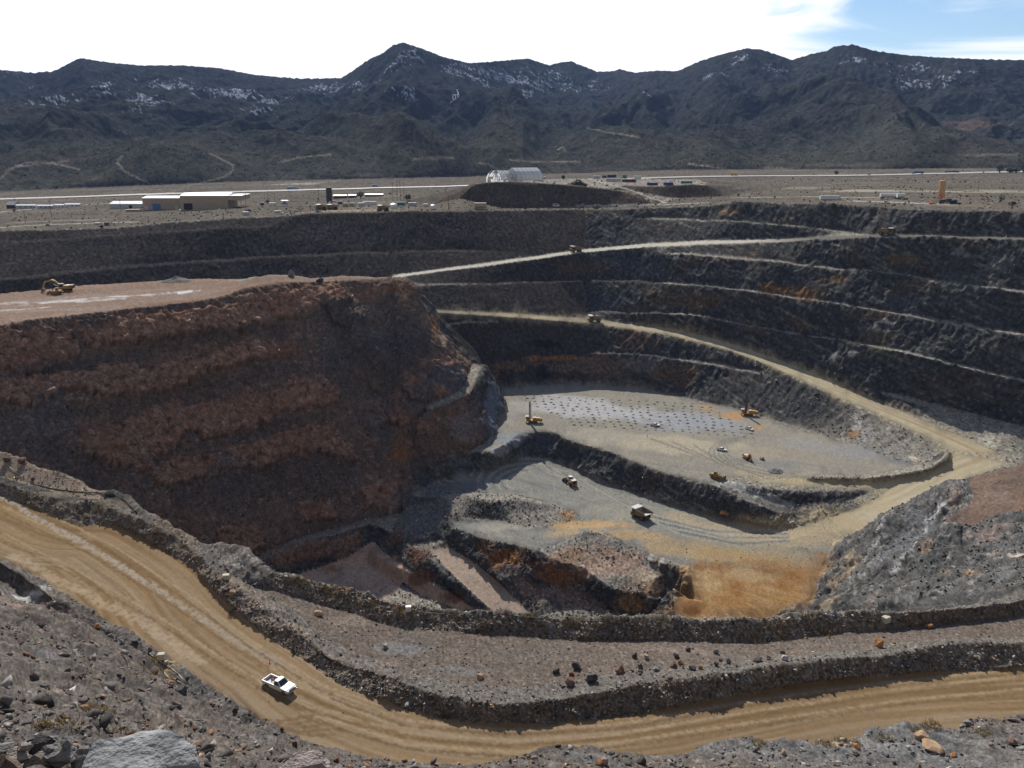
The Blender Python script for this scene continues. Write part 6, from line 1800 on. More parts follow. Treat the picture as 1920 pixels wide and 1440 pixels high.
opening(t, 'doorway', 'black', 5 * k, 11 * k, 0, h * .75)
t, L, h, k = shed('low_store', 'low pinkish wall block standing before the white shed', 'shed', 236, 262, 397, 3.5, 4, 'beige', 'beige', 2, .2)
# mobile homes at far left
HG = 'white mobile homes at the far left'
for n_, (a, b, y, hh, mt, lab) in enumerate([(30, 66, 391, 5, 'lgrey', 'white roofed mobile home behind the dark gabled shed, far left'), (70, 99, 391.5, 5, 'lgrey', 'pale blue grey mobile home in the middle of the far left row'), (101, 119, 389, 4, 'white', 'short white mobile home right of the pale blue grey one'), (121, 149, 388, 4, 'white', 'last mobile home at the right end of the far left row')]):
    t, L, h, k = shed('mobile_home', lab, 'house', a, b, y, hh, 7, mt, 'wroof', 2, 1.0, HG)
    for q in range(3):
        opening(t, 'window', 'glass', -L * .3 + L * .28 * q, -L * .3 + L * .28 * q + 1.6, h * .45, h * .8)
    opening(t, 'door', 'grey', L * .42, L * .42 + 1.1, 0, h * .75)
t, L, h, k = shed('gabled_shed', 'dark gabled shed at the far left edge of the plain', 'shed', 13, 28, 391, 6, 14, 'dark', 'grey', 8, 3.5)
t, L, h, k = shed('site_office', 'long low office with a white roof right of the dark hopper', 'shed', 625, 649, 372, 4.5, 9, 'wine', 'wroof', 0, .8)
t, L, h, k = shed('site_office', 'small low office right of the long white roofed one', 'shed', 653, 667, 371, 4, 9, 'dblue', 'wroof', 0, .8)
t, L, h, k = shed('long_cabin', 'long pale roofed cabin below the highway, right of the dark tree', 'shed', 684, 718, 369, 3.5, 8, 'grey', 'lgrey', 0, .8)
t, L, h, k = shed('stacked_cabin', 'two storey white site cabin right of the tall workshop', 'cabin', 528, 540, 387, 10, 5, 'white', 'wroof', 0, .3)
opening(t, 'shade_gap', 'dark', -L * .5, L * .5, h * .42, h * .58); opening(t, 'window', 'glass', -L * .2, L * .2, h * .65, h * .85)

# dump truck with its raised bed built as bins on legs, behind the parked trucks
p, k = mpp_at(618, 381)
t = thing('raised_tipper', 'tall dark steel hopper standing behind two parked haul trucks', 'tipper')
W = 9.5 * k / 2
MB().box(-W, W, -2.5, 2.5, 2.5, 18 * k).build('lower_bin', 'dark', t, .1)
MB().box(-W * .97, W * 1.02, -2.3, 2.3, 18 * k, 29 * k).build('upper_bin', 'dark', t, .15)
for x in (-.8, .8):
    for y in (-2, 2):
        MB().box(W * x - .3, W * x + .3, y - .3, y + .3, -1, 2.6).build('leg', 'dark', t)
MB().prism([(W, 1.5), (W + 9, .6), (W + 9, 1.2), (W, 3.0)], -.8, .8).build('conveyor', 'grey', t)
t.location = (p[0], p[1], p[2])

# white fabric building and its unfinished half
def arch(L, W, h, eave):
    return [(-W/2, 0), (-W/2 - .2, eave * .55), (-W/2 + .8, eave), (-W * .30, h * .74), (0, h), (W * .30, h * .74), (W/2 - .8, eave), (W/2 + .2, eave * .55), (W/2, 0)]
def tent(name, label, px, py, L, W, h, yaw, mat, endmat, frames=False, at_=None):
    t = thing(name, label, 'fabric building')
    pr = arch(L, W, h, h * .45)
    n = len(pr)
    def shell(x0, x1, o=0.0):
        V = [(x0, y * (1 + o), z * (1 + o)) for y, z in pr] + [(x1, y * (1 + o), z * (1 + o)) for y, z in pr]
        return V, [(i, i + 1, n + i + 1, n + i) for i in range(n - 1)]
    if not frames:
        V, F = shell(-L/2, L/2)
        MB().add(V, F).build('fabric_cover', mat, t)
        rb = MB()
        for q in range(7):
            x = -L/2 + L * q / 6
            rb.tube([(x, y * 1.006, z * 1.006) for y, z in pr], .16, 5)
        rb.build('frame_rib', 'fabric2', t)
    else:
        rr_ = random.Random(4)
        V, F = shell(-L/2, L/2)
        m = MB()
        nx = 9
        for q in range(nx):                     # torn cover: some panels still hang on the ribs
            for i in range(n - 1):
                if rr_.random() < .8:
                    x0 = -L/2 + L * q / nx; x1 = x0 + L / nx * rr_.uniform(.55, 1)
                    m.add([(x0, pr[i][0], pr[i][1]), (x1, pr[i][0], pr[i][1]), (x1, pr[i + 1][0], pr[i + 1][1]), (x0, pr[i + 1][0], pr[i + 1][1])], [(0, 1, 2, 3)])
        m.build('torn_cover', mat, t)
        rb = MB()
        for q in range(nx + 1):
            x = -L/2 + L * q / nx
            rb.tube([(x, y, z) for y, z in pr], .2, 5)
        for y, z in pr[1:-1]:
            rb.tube([(-L/2, y, z), (L/2, y, z)], .12, 4)
        rb.build('frame_rib', 'fabric2', t)
    for s in ((-1, 1) if not frames else (1,)):
        MB().add([(s * L/2, y * .99, z * .99) for y, z in pr], [tuple(range(n))]).build('end_wall', endmat, t)
    p = ground(px, py)
    t.location = (p[0], p[1], p[2] - .4); t.rotation_euler = (0, 0, R(yaw))
    return t
p, k = mpp_at(985, 338)
tent('fabric_building', 'large white fabric building with a pitched roof on top of the brown mound', 983, 338, 54 * k, 44 * k, 23 * k, 28, 'fabric', 'fabric2')
tent('torn_fabric_building', 'half stripped fabric building with bare ribs, left of the intact white one', 941, 340, 44 * k, 42 * k, 21 * k, 30, 'fabric', 'fabric2', True)

# silo, tanks and tankers
def make_silo():
    p, k = mpp_at(1763, 379)
    t = thing('cement_silo', 'tall apricot silo on four splayed legs, far right of the plain', 'silo')
    r = 5.6 * k; top = 39 * k
    MB().cyl((0, 0, 15 * k), (0, 0, top), r, r, 24).build('silo_drum', 'silo', t, smooth=False)
    MB().cyl((0, 0, top), (0, 0, top + 1.2 * k), r, r * .5, 24).build('silo_cap', 'silo', t)
    MB().cyl((0, 0, 5 * k), (0, 0, 15 * k), r * .22, r, 24).build('silo_cone', 'silo', t)
    for q in range(4):
        a = .78 + q * 1.5708
        MB().cyl((r * .95 * math.cos(a), r * .95 * math.sin(a), 17 * k), (r * 1.35 * math.cos(a), r * 1.35 * math.sin(a), -.3), .16).build('leg', 'orange', t)
    MB().tube([(r * 1.02, 0, 3), (r * 1.02, 0, top)], .08).build('ladder', 'grey', t)
    t.location = (p[0], p[1], p[2])
make_silo()
def tanker(label, px, py, yaw, L, r, mat='white'):
    t = thing('tanker_trailer', label, 'tanker')
    MB().cyl((-L/2, 0, 1.1 + r), (L/2, 0, 1.1 + r), r, r, 18).build('tank', mat, t)
    MB().box(-L/2 + .3, L/2 - .2, -.9, .9, .75, 1.15).build('frame', 'grey', t)
    wheels(t, [(-L/2 + 1, 1), (-L/2 + 1, -1), (-L/2 + 2.2, 1), (-L/2 + 2.2, -1)], .5, .5)
    for s in (-1, 1):
        MB().box(L/2 - 1.5, L/2 - 1.3, s * .8 - .1, s * .8 + .1, 0, .8).build('landing_leg', 'grey', t)
    return put(t, px, py, yaw)
tanker('long white tanker trailer on the right hand plain', 1665, 373, -3, 12.0, 1.5)
tanker('short white tanker trailer at the right end of the long one', 1688, 374, -3, 5.6, 1.7)
def standing_tank(label, px, py, r, h, lying=False, mat='white'):
    t = thing('storage_tank', label, 'tank')
    if lying:
        MB().cyl((-h/2, 0, r + .5), (h/2, 0, r + .5), r, r, 20).build('tank_shell', mat, t)
        for x in (-h * .3, h * .3):
            MB().box(x - .2, x + .2, -r * .8, r * .8, 0, .9).build('saddle', 'grey', t)
    else:
        MB().cyl((0, 0, 0), (0, 0, h), r, r, 24).build('tank_shell', mat, t)
        MB().cyl((0, 0, h), (0, 0, h + r * .25), r, r * .2, 24).build('tank_roof', mat, t)
    return put(t, px, py, 0)
k = .47
standing_tank('round white tank end on beside the lone parked haul truck', 738, 391, 7 * k, 3.5)
standing_tank('small white tank left of the brown mound, near the far rim', 812, 392, 4.5 * k, 3.2)
standing_tank('long pinkish tank lying at the foot of the brown mound', 901, 392, 2.4, 9.5, True, 'beige2')

# containers, cabins and trailers
def container(name, label, cat, px, py, Lpx, hpx, mat, yaw=0, W=2.6, group=None):
    p, k = mpp_at(px, py)
    t = thing(name, label, cat, group)
    L = Lpx * k; h = hpx * k
    m = MB().box(-L/2, L/2, -W/2, W/2, .15, h)
    q = -L/2 + .3
    while q < L/2 - .2:
        m.box(q, q + .22, -W/2 - .06, W/2 + .06, .3, h - .2)
        q += .55
    m.build('box_body', mat, t)
    MB().box(-L/2 - .05, L/2 + .05, -W/2 - .05, W/2 + .05, h, h + .08).build('roof', 'wroof' if mat in ('white', 'lgrey') else mat, t)
    MB().box(L/2, L/2 + .06, -W/2 + .15, W/2 - .15, .3, h - .15).build('door', 'grey', t)
    t.location = (p[0], p[1], p[2]); t.rotation_euler = (0, 0, R(yaw))
    return t
container('box_trailer', 'lone white box trailer at the edge of the right hand plain', 'trailer', 1555, 374, 35, 7.5, 'white', -2, 2.9)
CG = 'containers and cabins in the yard'
for a in [('shipping_container', 'white trailer box in the yard, right of the beige containers', 'container', 693, 384, 25, 6, 'white'),
          ('shipping_container', 'small white cabin box just left of the long white trailer box', 'container', 678, 388, 11, 7, 'lgrey'),
          ('shipping_container', 'left of two beige containers right of the hopper', 'container', 648, 388, 10, 7, 'beige2'),
          ('shipping_container', 'right of two beige containers right of the hopper', 'container', 660, 388, 9, 7, 'beige2'),
          ('shipping_container', 'dark blue container touching the right side of the hopper', 'container', 638.5, 383.5, 7.5, 5.5, 'dblue'),
          ('shipping_container', 'teal container behind the round white tank', 'container', 750, 385, 20, 5.5, 'teal'),
          ('shipping_container', 'pale blue and white container right of the teal one', 'container', 773, 386, 16, 6, 'lgrey'),
          ('shipping_container', 'pale long box left of the small white tank', 'container', 798, 387, 9, 4.5, 'lgrey'),
          ('shipping_container', 'white container right of the tall workshop canopy', 'container', 511, 386, 13, 5.5, 'white'),
          ('shipping_container', 'small blue box by the right end of the workshop canopy', 'container', 492, 385, 6, 5, 'dblue'),
          ('shipping_container', 'white box with a dark end below the tall workshop', 'container', 461, 404, 11, 7, 'lgrey'),
          ('shipping_container', 'rusty red box near the left far rim', 'container', 201, 423, 8, 6, 'red'),
          ('shipping_container', 'white skip box left of the rusty red box', 'container', 183, 421, 10, 3, 'lgrey')]:
    container(*a, group=CG)
MG_ = 'containers and cabins on the mound right of the fabric building'
for a in [('shipping_container', 'pale grey container at the left end of the mound row', 'container', 1118, 335, 12, 4.5, 'lgrey'),
          ('shipping_container', 'red container at the back left of the mound row', 'container', 1133, 333.5, 8, 4.5, 'red'),
          ('shipping_container', 'dark green grey container behind the long pale one on the mound', 'container', 1147, 333, 17, 5, 'dark'),
          ('shipping_container', 'teal container at the back of the mound row', 'container', 1171, 334, 8, 5.5, 'teal'),
          ('shipping_container', 'longest pale grey container at the front of the mound row', 'container', 1150, 340, 29, 6, 'lgrey'),
          ('shipping_container', 'wine red container right of the longest pale one', 'container', 1179, 342, 26, 5, 'wine'),
          ('shipping_container', 'white cabin with a dark open side on the mound', 'container', 1195, 336, 13, 6, 'white'),
          ('shipping_container', 'left blue container on the edge of the mound', 'container', 1223, 348, 20, 4.5, 'dblue'),
          ('shipping_container', 'right blue container on the edge of the mound', 'container', 1253, 348.5, 18, 5, 'dblue'),
          ('shipping_container', 'teal container at the right end of the mound', 'container', 1287, 345, 21, 4.5, 'teal'),
          ('shipping_container', 'white cabin between the two blue containers on the mound', 'container', 1256, 343, 6, 5, 'white'),
          ('shipping_container', 'grey bare frame cabin right of the white fabric building', 'container', 1018, 337, 10, 5, 'lgrey')]:
    container(*a, group=MG_)
for lab, px, py, mt in (('white car parked on the container mound', 1224, 338, 'white'), ('second white car parked right of the first on the mound', 1243, 338, 'white'), ('white car before the open doorway of the tall workshop', 366, 394, 'white'), ('white van like car parked between the workshop roller doors', 375, 394, 'lgrey'), ('pale car under the right end of the tall workshop', 408, 394, 'lgrey'), ('pale blue car left of the dark hopper', 597, 374, 'blue'), ('dark car parked at the left far rim', 91, 424, 'dark'), ('white car before the low blue door workshop', 335, 394.5, 'white'), ('tiny white car on the track below the white box trailer', 1661, 381, 'white')):
    put(make_car(lab, mt), px, py, random.uniform(-20, 20))
make_semi('white cement lorry parked at the foot of the apricot silo', 1772, 382, 2, 'dark', 'white', 9, kind='load')
make_semi('white lorry with a dark mixer, right of the silo', 1789, 382, 4, 'dark', 'white', 3.5, kind='load', scale=.85)
o = MB().prism([(-2.6, 0), (-2.4, .8), (.5, .9), (2.6, .25), (2.6, 0)], -1, 1).build('road_barrier', 'orange'); tag(o, 'orange barrier lying left of the silo lorry', 'barrier'); put(o, 1748, 383, 0)
# scrap heap, giant tyre
V, F = hull(60, 71, (1, .8, .45)); o = MB().add([(x * 9, y * 6, z * 7) for x, y, z in V], F)
rs_ = random.Random(9)
for q in range(70):
    a, rad = rs_.uniform(0, 6.28), rs_.random() ** .6
    V, F = hull(7, 300 + q, (1, .5, .35)); s = rs_.uniform(.8, 2.4)
    o.add([(x * s + 10 * rad * math.cos(a), y * s + 6 * rad * math.sin(a), z * s + 4.5 * (1 - rad) + .4) for x, y, z in V], F)
o = o.build('scrap_heap', 'scrap'); tag(o, 'brown heap of scrap on the mound, right of the fabric building', 'scrap heap'); put(o, 1083, 347, 0)
o = MB().wheel(0, 0, 1.9, 1.9, 1.1).build('giant_tyre', 'black'); tag(o, 'giant black tyre standing on the mound behind the scrap heap', 'tyre'); put(o, 1056, 337, 5)
# power poles
def make_pole():
    t = thing('power_pole', '', 'power pole', 'wooden power poles on the plain')
    MB().cyl((0, 0, -.5), (0, 0, 12), .22, .15, 8).build('pole', 'wood', t)
    MB().box(-1.4, 1.4, -.12, .12, 10.9, 11.15).build('crossarm', 'wood', t)
    return t
pl = make_pole(); first = True
for lab, px, py, sc in (('power pole at the left, before the row of mobile homes', 97, 409, 1.35), ('short power pole near the left far rim', 48, 420, .9), ('power pole left of the white shed', 227, 398, 1.1), ('power pole at the right end of the tall workshop canopy', 462, 394, 1.3), ('power pole behind the white container right of the workshop', 503, 382, 1.0), ('power pole left of the two storey site cabin', 515, 380, .9), ('power pole behind the yard, left of the hopper', 598, 378, 1.5), ('pole on the far rim left of the parked haul trucks', 582, 403, .45), ('leftmost of the tall poles below the highway', 737, 375, 1.5), ('second of the tall poles below the highway', 745, 376, 1.7), ('third of the tall poles below the highway', 751, 376, 1.7), ('rightmost of the tall poles below the highway', 758, 376, 1.6), ('power pole at the left foot of the brown mound', 841, 393, 1.0), ('pale pole beside the long pinkish tank', 885, 389, .85), ('pole right of the long pinkish tank', 908, 389, .8), ('pole standing before the brown mound, left of the white van', 959, 392, .85), ('power pole left of the mobile homes, far left', 30, 394, 1.2), ('power pole between the mobile homes and the white shed', 160, 389, 1.0)):
    o = pl if first else dup(pl, lab, 'wooden power poles on the plain'); first = False
    o['label'] = lab; put(o, px, py, 8); o.scale = (1, 1, sc)
# trees
def make_tree(name, label, px, py, h, w, seed):
    t = thing(name, label, 'tree')
    MB().cyl((0, 0, -.3), (0, 0, h * .45), w * .07, w * .035, 7).cyl((0, 0, h * .3), (w * .25, .1, h * .6), w * .04, w * .02, 6).cyl((0, 0, h * .3), (-w * .22, 0, h * .62), w * .04, w * .02, 6).build('trunk', 'wood', t)
    r = random.Random(seed); m = MB()
    for q in range(260):
        a = r.uniform(0, 6.28); u = r.uniform(-1, 1); rad = r.random() ** .4
        x = rad * math.cos(a) * math.sqrt(1 - u * u) * w * .5; y = rad * math.sin(a) * math.sqrt(1 - u * u) * w * .5; z = h * .58 + rad * u * h * .42
        if math.sin(x * 2.1 + seed) + math.cos(z * 1.7 + y * 2) < -.6:
            continue
        V, F = hull(6, 600 + q % 9); s = r.uniform(.12, .24) * w * .4
        m.add([(x + a_ * s, y + b_ * s, z + c_ * s) for a_, b_, c_ in V], F)
    m.build('crown', 'leaf', t)
    return put(t, px, py, 0)
for lab, px, py, h, w in (('round dark tree left in the group at the right end of the highway', 1874, 325, 13, 13), ('low wide dark tree in the middle of the right hand group', 1893, 325, 8, 15), ('low dark tree right of the middle in the right hand group', 1905, 325, 8, 12), ('tallest dark tree at the right edge, by the highway', 1918, 325, 17, 14), ('lone dark bush like tree at the highway, above the box trailer', 1568, 328, 7, 9), ('dark tree between the low offices and the long pale cabin', 676, 372, 8, 9), ('dark tree above the white trailer in the yard', 765, 378, 7, 8), ('small dark tree at the far left, before the gabled shed', 27, 399, 4, 4), ('dark tree right of the pale mobile home', 118, 388, 5, 5), ('small dark tree beside the white container', 502, 383, 5, 5), ('spiky dark yucca tree right of the silo lorries', 1877, 380, 5, 4), ('dark shrub tree at the right edge of the far rim', 1898, 386, 3, 5)):
    make_tree('tree', lab, px, py, h, w, int(px))
# whitewashed letter-like mark on the range
def hill_mark():
    Vm, Fm = [], []
    def bar(a, b, w):
        a = np.array(a, float); b = np.array(b, float)
        n = max(2, int(np.hypot(*(b - a)) / 1.5)); d = (b - a) / np.hypot(*(b - a)); nn = np.array([-d[1], d[0]]) * w / 2
        b0 = len(Vm)
        for i in range(n + 1):
            c = a + (b - a) * i / n
            for s in (-1, 1):
                q_ = ground0(*(c + nn * s))
                v = q_ / np.linalg.norm(q_)
                Vm.append(tuple(q_ - v * 6 + np.array([0, 0, 3.0])))
        for i in range(n):
            Fm.append((b0 + 2 * i, b0 + 2 * i + 1, b0 + 2 * i + 3, b0 + 2 * i + 2))
    bar((854.5, 170.3), (857, 170.5), 1.0); bar((858.5, 170.2), (864, 169.8), .7); bar((856.3, 170.5), (860, 177.5), 1.4); bar((860, 177.5), (856, 180.2), 1.5); bar((856, 180.2), (844.5, 180.7), 1.0)
    bar((860.2, 177.5), (860, 182), 1.5); bar((857.3, 180), (858.6, 185), 1.3); bar((860.3, 181.5), (858.7, 185), 1.0); bar((853.8, 180.5), (854, 187), 1.4); bar((849, 182), (849.3, 187.5), 1.2); bar((854, 187), (855.5, 186.2), 1.6)
    bar((855, 187), (848, 192.5), 1.1); bar((850, 187.5), (851, 190), 1.2); bar((848, 192.5), (843, 196), .9)
    o = MB().add(Vm, Fm).build('hillside_mark', 'snowmark'); tag(o, 'white letter like mark laid out on the slope of the highest peak', 'hillside mark')
hill_mark()
# ------------------------------------------------------------------ boulders one can point to, and small things near the roads
def boulder_mesh(seed, sq=(1, .85, .75), rough=.16, sub=2):
    b = bmesh.new(); bmesh.ops.create_icosphere(b, subdivisions=sub + 1, radius=1.0)
    P = np.array([v.co[:] for v in b.verts])
    r = np.random.default_rng(seed)
    # facets: clip the ball by random planes, then roughen
    for k in range(20):
        n = r.normal(size=3); n /= np.linalg.norm(n); dcut = r.uniform(.45, .85)
        s = P @ n
        over = s > dcut
        P[over] -= (s[over] - dcut)[:, None] * n
    P *= 1 + rough * .5 * noise(P[:, 0] * 1.0 + seed, P[:, 1], P[:, 2], .7)[:, None] + rough * .25 * noise(P[:, 0] + seed, P[:, 1], P[:, 2], .25)[:, None]
    if sub > 2:
        P *= 1 + .012 * (1 - 2 * np.abs(noise(P[:, 0] + seed, P[:, 1], P[:, 2], .11)))[:, None] + .006 * noise(P[:, 0] + seed, P[:, 1], P[:, 2], .04)[:, None]
    P *= np.array(sq)
    for v, p in zip(b.verts, P):
        v.co = p
    me = bpy.data.meshes.new('boulder'); b.to_mesh(me); b.free()
    return me
def rock_mat(name, c, sc=1.6, bump=.5):
    m = paint_mat(name, c, .92, 0, .38, .2, sc)
    nt = m.node_tree; b = nt.nodes['Principled BSDF']
    tc = node(nt, 'ShaderNodeTexCoord'); n = node(nt, 'ShaderNodeTexNoise'); n.inputs['Scale'].default_value = sc * 4; n.inputs['Detail'].default_value = 6
    nt.links.new(tc.outputs['Object'], n.inputs['Vector'])
    bp = node(nt, 'ShaderNodeBump'); bp.inputs['Strength'].default_value = bump; bp.inputs['Distance'].default_value = .12
    nt.links.new(n.outputs['Fac'], bp.inputs['Height']); nt.links.new(bp.outputs[0], b.inputs['Normal'])
    b.inputs['Specular IOR Level'].default_value = .12
    return m
RM = {'dark': rock_mat('dark_rock', (.075, .072, .072)), 'grey': rock_mat('grey_rock', (.20, .20, .195)), 'tan': rock_mat('tan_rock', (.46, .31, .19)), 'orange': rock_mat('orange_rock', (.40, .19, .075)),
      'brown': rock_mat('brown_rock', (.17, .105, .078)), 'pale': rock_mat('pale_rock', (.46, .43, .38)), 'red': rock_mat('red_rock', (.27, .10, .075)), 'pink': rock_mat('pink_rock', (.40, .28, .235))}
BMESH = {}
def boulder(label, px, py, wpx, mat, tall=.75, seed=None, group=None, yaw=None, sink=.22, name='boulder'):
    seed = seed or int(px * 7 + py)
    var = seed % 9
    key = (var, mat)
    if key not in BMESH:
        me = boulder_mesh(50 + var); me.materials.append(RM[mat]); BMESH[key] = me
    o = bpy.data.objects.new(name, BMESH[key]); COL.objects.link(o)
    tag(o, label, 'boulder', group)
    p = ground(px, py)
    v = (py - CY) / FPX
    s = wpx * p[1] / (CN - SN * v) / FPX / 2 * 1.5
    o.scale = (s, s * .95, s * tall / .75)
    o.location = (p[0], p[1], p[2] + s * tall * (1 - 2 * sink))
    o.rotation_euler = (random.uniform(-.15, .15), random.uniform(-.15, .15), random.uniform(0, 6.28) if yaw is None else R(yaw))
    return o
BG = 'boulders along the bench above the foreground road'
for lab, x, y, w, m, t in [
    ('large dark boulder, left of a pale tan one, on the bench', 1190, 1237, 13, 'dark', .8), ('squarish tan boulder standing among dark ones on the bench', 1211, 1240, 11, 'tan', 1.0),
    ('dark boulder above the orange brown pair on the bench', 1267, 1236, 11, 'dark', .8), ('big dark boulder at the left of the bench row', 1081, 1257, 19, 'dark', .7),
    ('dark boulder at the far left of the bench row', 1043, 1264, 12, 'dark', .9), ('small red boulder just left of the tall brown pointed one', 1071, 1269, 9, 'red', .7),
    ('pointed brown boulder at the berm behind the road', 1068, 1288, 17, 'brown', 1.0), ('big blackish boulder right of the pointed brown one', 1109, 1283, 19, 'dark', .9),
    ('tall brown boulder leaning in the middle of the bench row', 1163, 1267, 17, 'brown', 1.15), ('dark boulder below the pale tan one', 1200, 1257, 12, 'dark', .85),
    ('smaller dark boulder at the berm, right of the tall brown one', 1201, 1267, 10, 'dark', .8), ('grey boulder pair on the berm top, middle of the row', 1228, 1262, 13, 'grey', .7),
    ('brown boulder left of a small orange one', 1263, 1257, 13, 'brown', .9), ('small orange boulder near the middle of the bench', 1276, 1248, 9, 'orange', .8),
    ('grey boulder out on the open bench, right of the row', 1342, 1228, 13, 'grey', .9), ('dark upright boulder out on the open bench', 1290, 1224, 8, 'dark', 1.1),
    ('little brown boulder above the grey pair on the bench', 1351, 1243, 7, 'brown', .9), ('grey blue boulder by the berm, below the little brown one', 1365, 1247, 12, 'grey', .9),
    ('dark boulder at the berm below the open bench', 1342, 1254, 10, 'dark', .8), ('blackish boulder left of an orange one at the berm', 1297, 1261, 13, 'dark', .8),
    ('orange brown boulder at the berm beside a blackish one', 1313, 1260, 11, 'orange', .9), ('wide dark boulder on the berm edge', 1420, 1244, 17, 'dark', .5),
    ('dark boulder right of the wide dark one', 1442, 1240, 11, 'dark', .8), ('lone black boulder on the open bench', 1467, 1227, 8, 'dark', 1.0),
    ('pale grey boulder on the berm under the lone black one', 1470, 1243, 13, 'pale', .6), ('big bright orange pointed boulder on the right of the bench', 1647, 1216, 15, 'orange', 1.05),
    ('flat orange boulder at the foot of the far berm, right side', 1742, 1177, 13, 'orange', .65), ('small brown boulder before the pale concrete block', 1657, 1196, 5, 'brown', .8),
    ('tiny brown boulder at the far right of the bench', 1855, 1195, 4, 'brown', .9), ('small dark boulder on the bench above the right berm', 1777, 1208, 5, 'dark', .8),
    ('grey boulder at the left end of the bench rubble', 895, 1298, 15, 'grey', .8), ('ochre boulder in the rubble at the left of the bench', 900, 1275, 12, 'tan', .9),
    ('pinkish boulder on the upper left of the bench', 723, 1214, 11, 'pink', .8), ('pale boulder on the road edge under the left berm', 763, 1325, 9, 'pale', .9)]:
    boulder(lab, x, y, w, m, t, group=BG)
for lab, x, y, w, m, t in [
    ('rounded tan boulder on the grey gravel at the lower right', 1723, 1393, 23, 'tan', .75), ('flat orange slab of rock below the rounded tan boulder', 1752, 1412, 36, 'tan', .4),
    ('grey boulder on the crest of the lower right gravel', 1813, 1365, 15, 'grey', .7), ('brown boulder at the lower right edge', 1897, 1396, 18, 'brown', .7),
    ('rough orange boulder beside the orange patch at the bottom', 1605, 1410, 16, 'orange', .7), ('small orange boulder below the flat orange slab', 1787, 1420, 12, 'orange', .7),
    ('grey boulder on top of the bottom centre gravel mound', 1143, 1418, 12, 'grey', .8), ('pale orange boulder on the bottom centre gravel mound', 1131, 1436, 21, 'pink', .75),
    ('orange boulder at the foot of the cliff on the pit floor', 1360, 970, 20, 'orange', .65), ('small yellowish boulder right of the orange one on the pit floor', 1387, 978, 8, 'tan', .7),
    ('pale boulder on the rubble mound left of the orange ground', 1223, 1054, 17, 'pale', .7), ('smaller pale boulder touching the rubble mound edge', 1244, 1060, 15, 'pale', .65),
    ('grey boulder in the middle of the left rubble slope', 377, 1374, 13, 'grey', 1.1), ('orange boulder on the berm above the left road bend', 437, 1127, 13, 'tan', .7),
    ('grey boulder right beside the orange one on the left berm', 452, 1124, 8, 'grey', .9), ('tan boulder on the rubble right of the left berm', 598, 1154, 14, 'tan', .75),
    ('brown upright boulder on the left slope by the road', 212, 1217, 7, 'brown', 1.1), ('orange boulder in the berm rubble at the left', 183, 1180, 12, 'orange', .8),
    ('pale orange boulder below the black cable on the left slope', 80, 1204, 12, 'pink', .7), ('dark craggy boulder jutting from the left slope', 337, 1318, 26, 'dark', 1.0),
    ('brown boulder on the sandy ledge at far left', 43, 867, 13, 'brown', .8), ('second brown boulder at the left end of the sandy ledge', 15, 866, 13, 'brown', .75),
    ('small dark boulder along the pipe on the sandy ledge', 62, 900, 9, 'brown', .7), ('grey boulder on the crest of the red hill', 547, 518, 11, 'grey', 1.1), ('dark boulder on the crest of the red hill, right of the grey one', 600, 527, 15, 'dark', .6)]:
    boulder(lab, x, y, w, m, t)
# the pale rocks on the rim at the photographer's feet
def big_rock(label, px, py, wpx, dist, sq, c, seed, c2=None):
    p = pt(px, py, y=dist)
    zc = p[1] * CN - p[2] * SN
    s = wpx * zc / FPX / 2 * 1.22
    me = boulder_mesh(seed, sq, .22, 5)
    me.materials.append(rock_mat('lichened_rim_rock', c, 2.2, .6))
    o = bpy.data.objects.new('boulder', me); COL.objects.link(o); tag(o, label, 'boulder')
    o.scale = (s, s, s); o.location = p
    return o
big_rock('wide pale grey boulder on the rim at the bottom left corner', 240, 1446, 236, 6.6, (1.05, .8, .50), (.30, .305, .30), 211)
big_rock('dark rough rock on the rim left of the wide pale boulder', 74, 1397, 46, 7.6, (1, .9, 1.0), (.045, .045, .048), 212)
big_rock('pinkish grey boulder cut by the bottom edge', 568, 1446, 84, 6.4, (1, .8, .75), (.36, .30, .275), 213)
big_rock('small pale rock at the bottom edge right of the pinkish boulder', 634, 1444, 34, 6.6, (1, .8, .8), (.36, .34, .31), 214)
big_rock('brown rock in the bottom left corner', 15, 1440, 60, 6.9, (1, .8, .7), (.15, .11, .09), 215)
for q, (a, b, w) in enumerate([(30, 1415, 60), (115, 1412, 66), (150, 1430, 50), (75, 1432, 70), (5, 1404, 40), (125, 1395, 34), (45, 1400, 30), (95, 1404, 26), (160, 1405, 28)]):
    o = big_rock('grey rubble on the rim around the dark rough rock', a, b, w, 7.3, (1, .8, .62), (.24, .235, .225) if q % 3 else (.32, .28, .24), 220 + q)
    o['group'] = 'rubble rocks on the near rim'
# blocks, boxes, pipes
def block(label, px, py, wpx, yaw, mat='block', cat='block', name='concrete_block', hx=.9, lid=False):
    p = ground(px, py); v = (py - CY) / FPX
    s = wpx * p[1] / (CN - SN * v) / FPX / 2
    o = MB().box(-s, s, -s * .8, s * .8, 0, 2 * s * hx).box(-s * .9, s * .9, -s * .7, s * .7, 2 * s * hx, 2 * s * hx + .03).build(name, mat, None, s * .06)
    tag(o, label, cat); o.location = p; o.rotation_euler = (0, 0, R(yaw)); return o
block('beige block with a pale top by the road and pipes, left foreground', 304, 1241, 13, 10)
block('small pale block at the foot of the beige one by the pipes', 312, 1247, 6, 40, hx=.6)
block('pale yellowish block on the berm beside a dark gravel heap', 425, 1092, 12, 12, hx=.8)
block('pale cream block tilted on the far berm, right of centre', 1660, 1171, 14, 30, hx=.8)
block('white cabinet standing on the far berm at the pit edge', 766, 1144, 10, 5, 'white', 'cabinet', 'white_cabinet', 1.0)
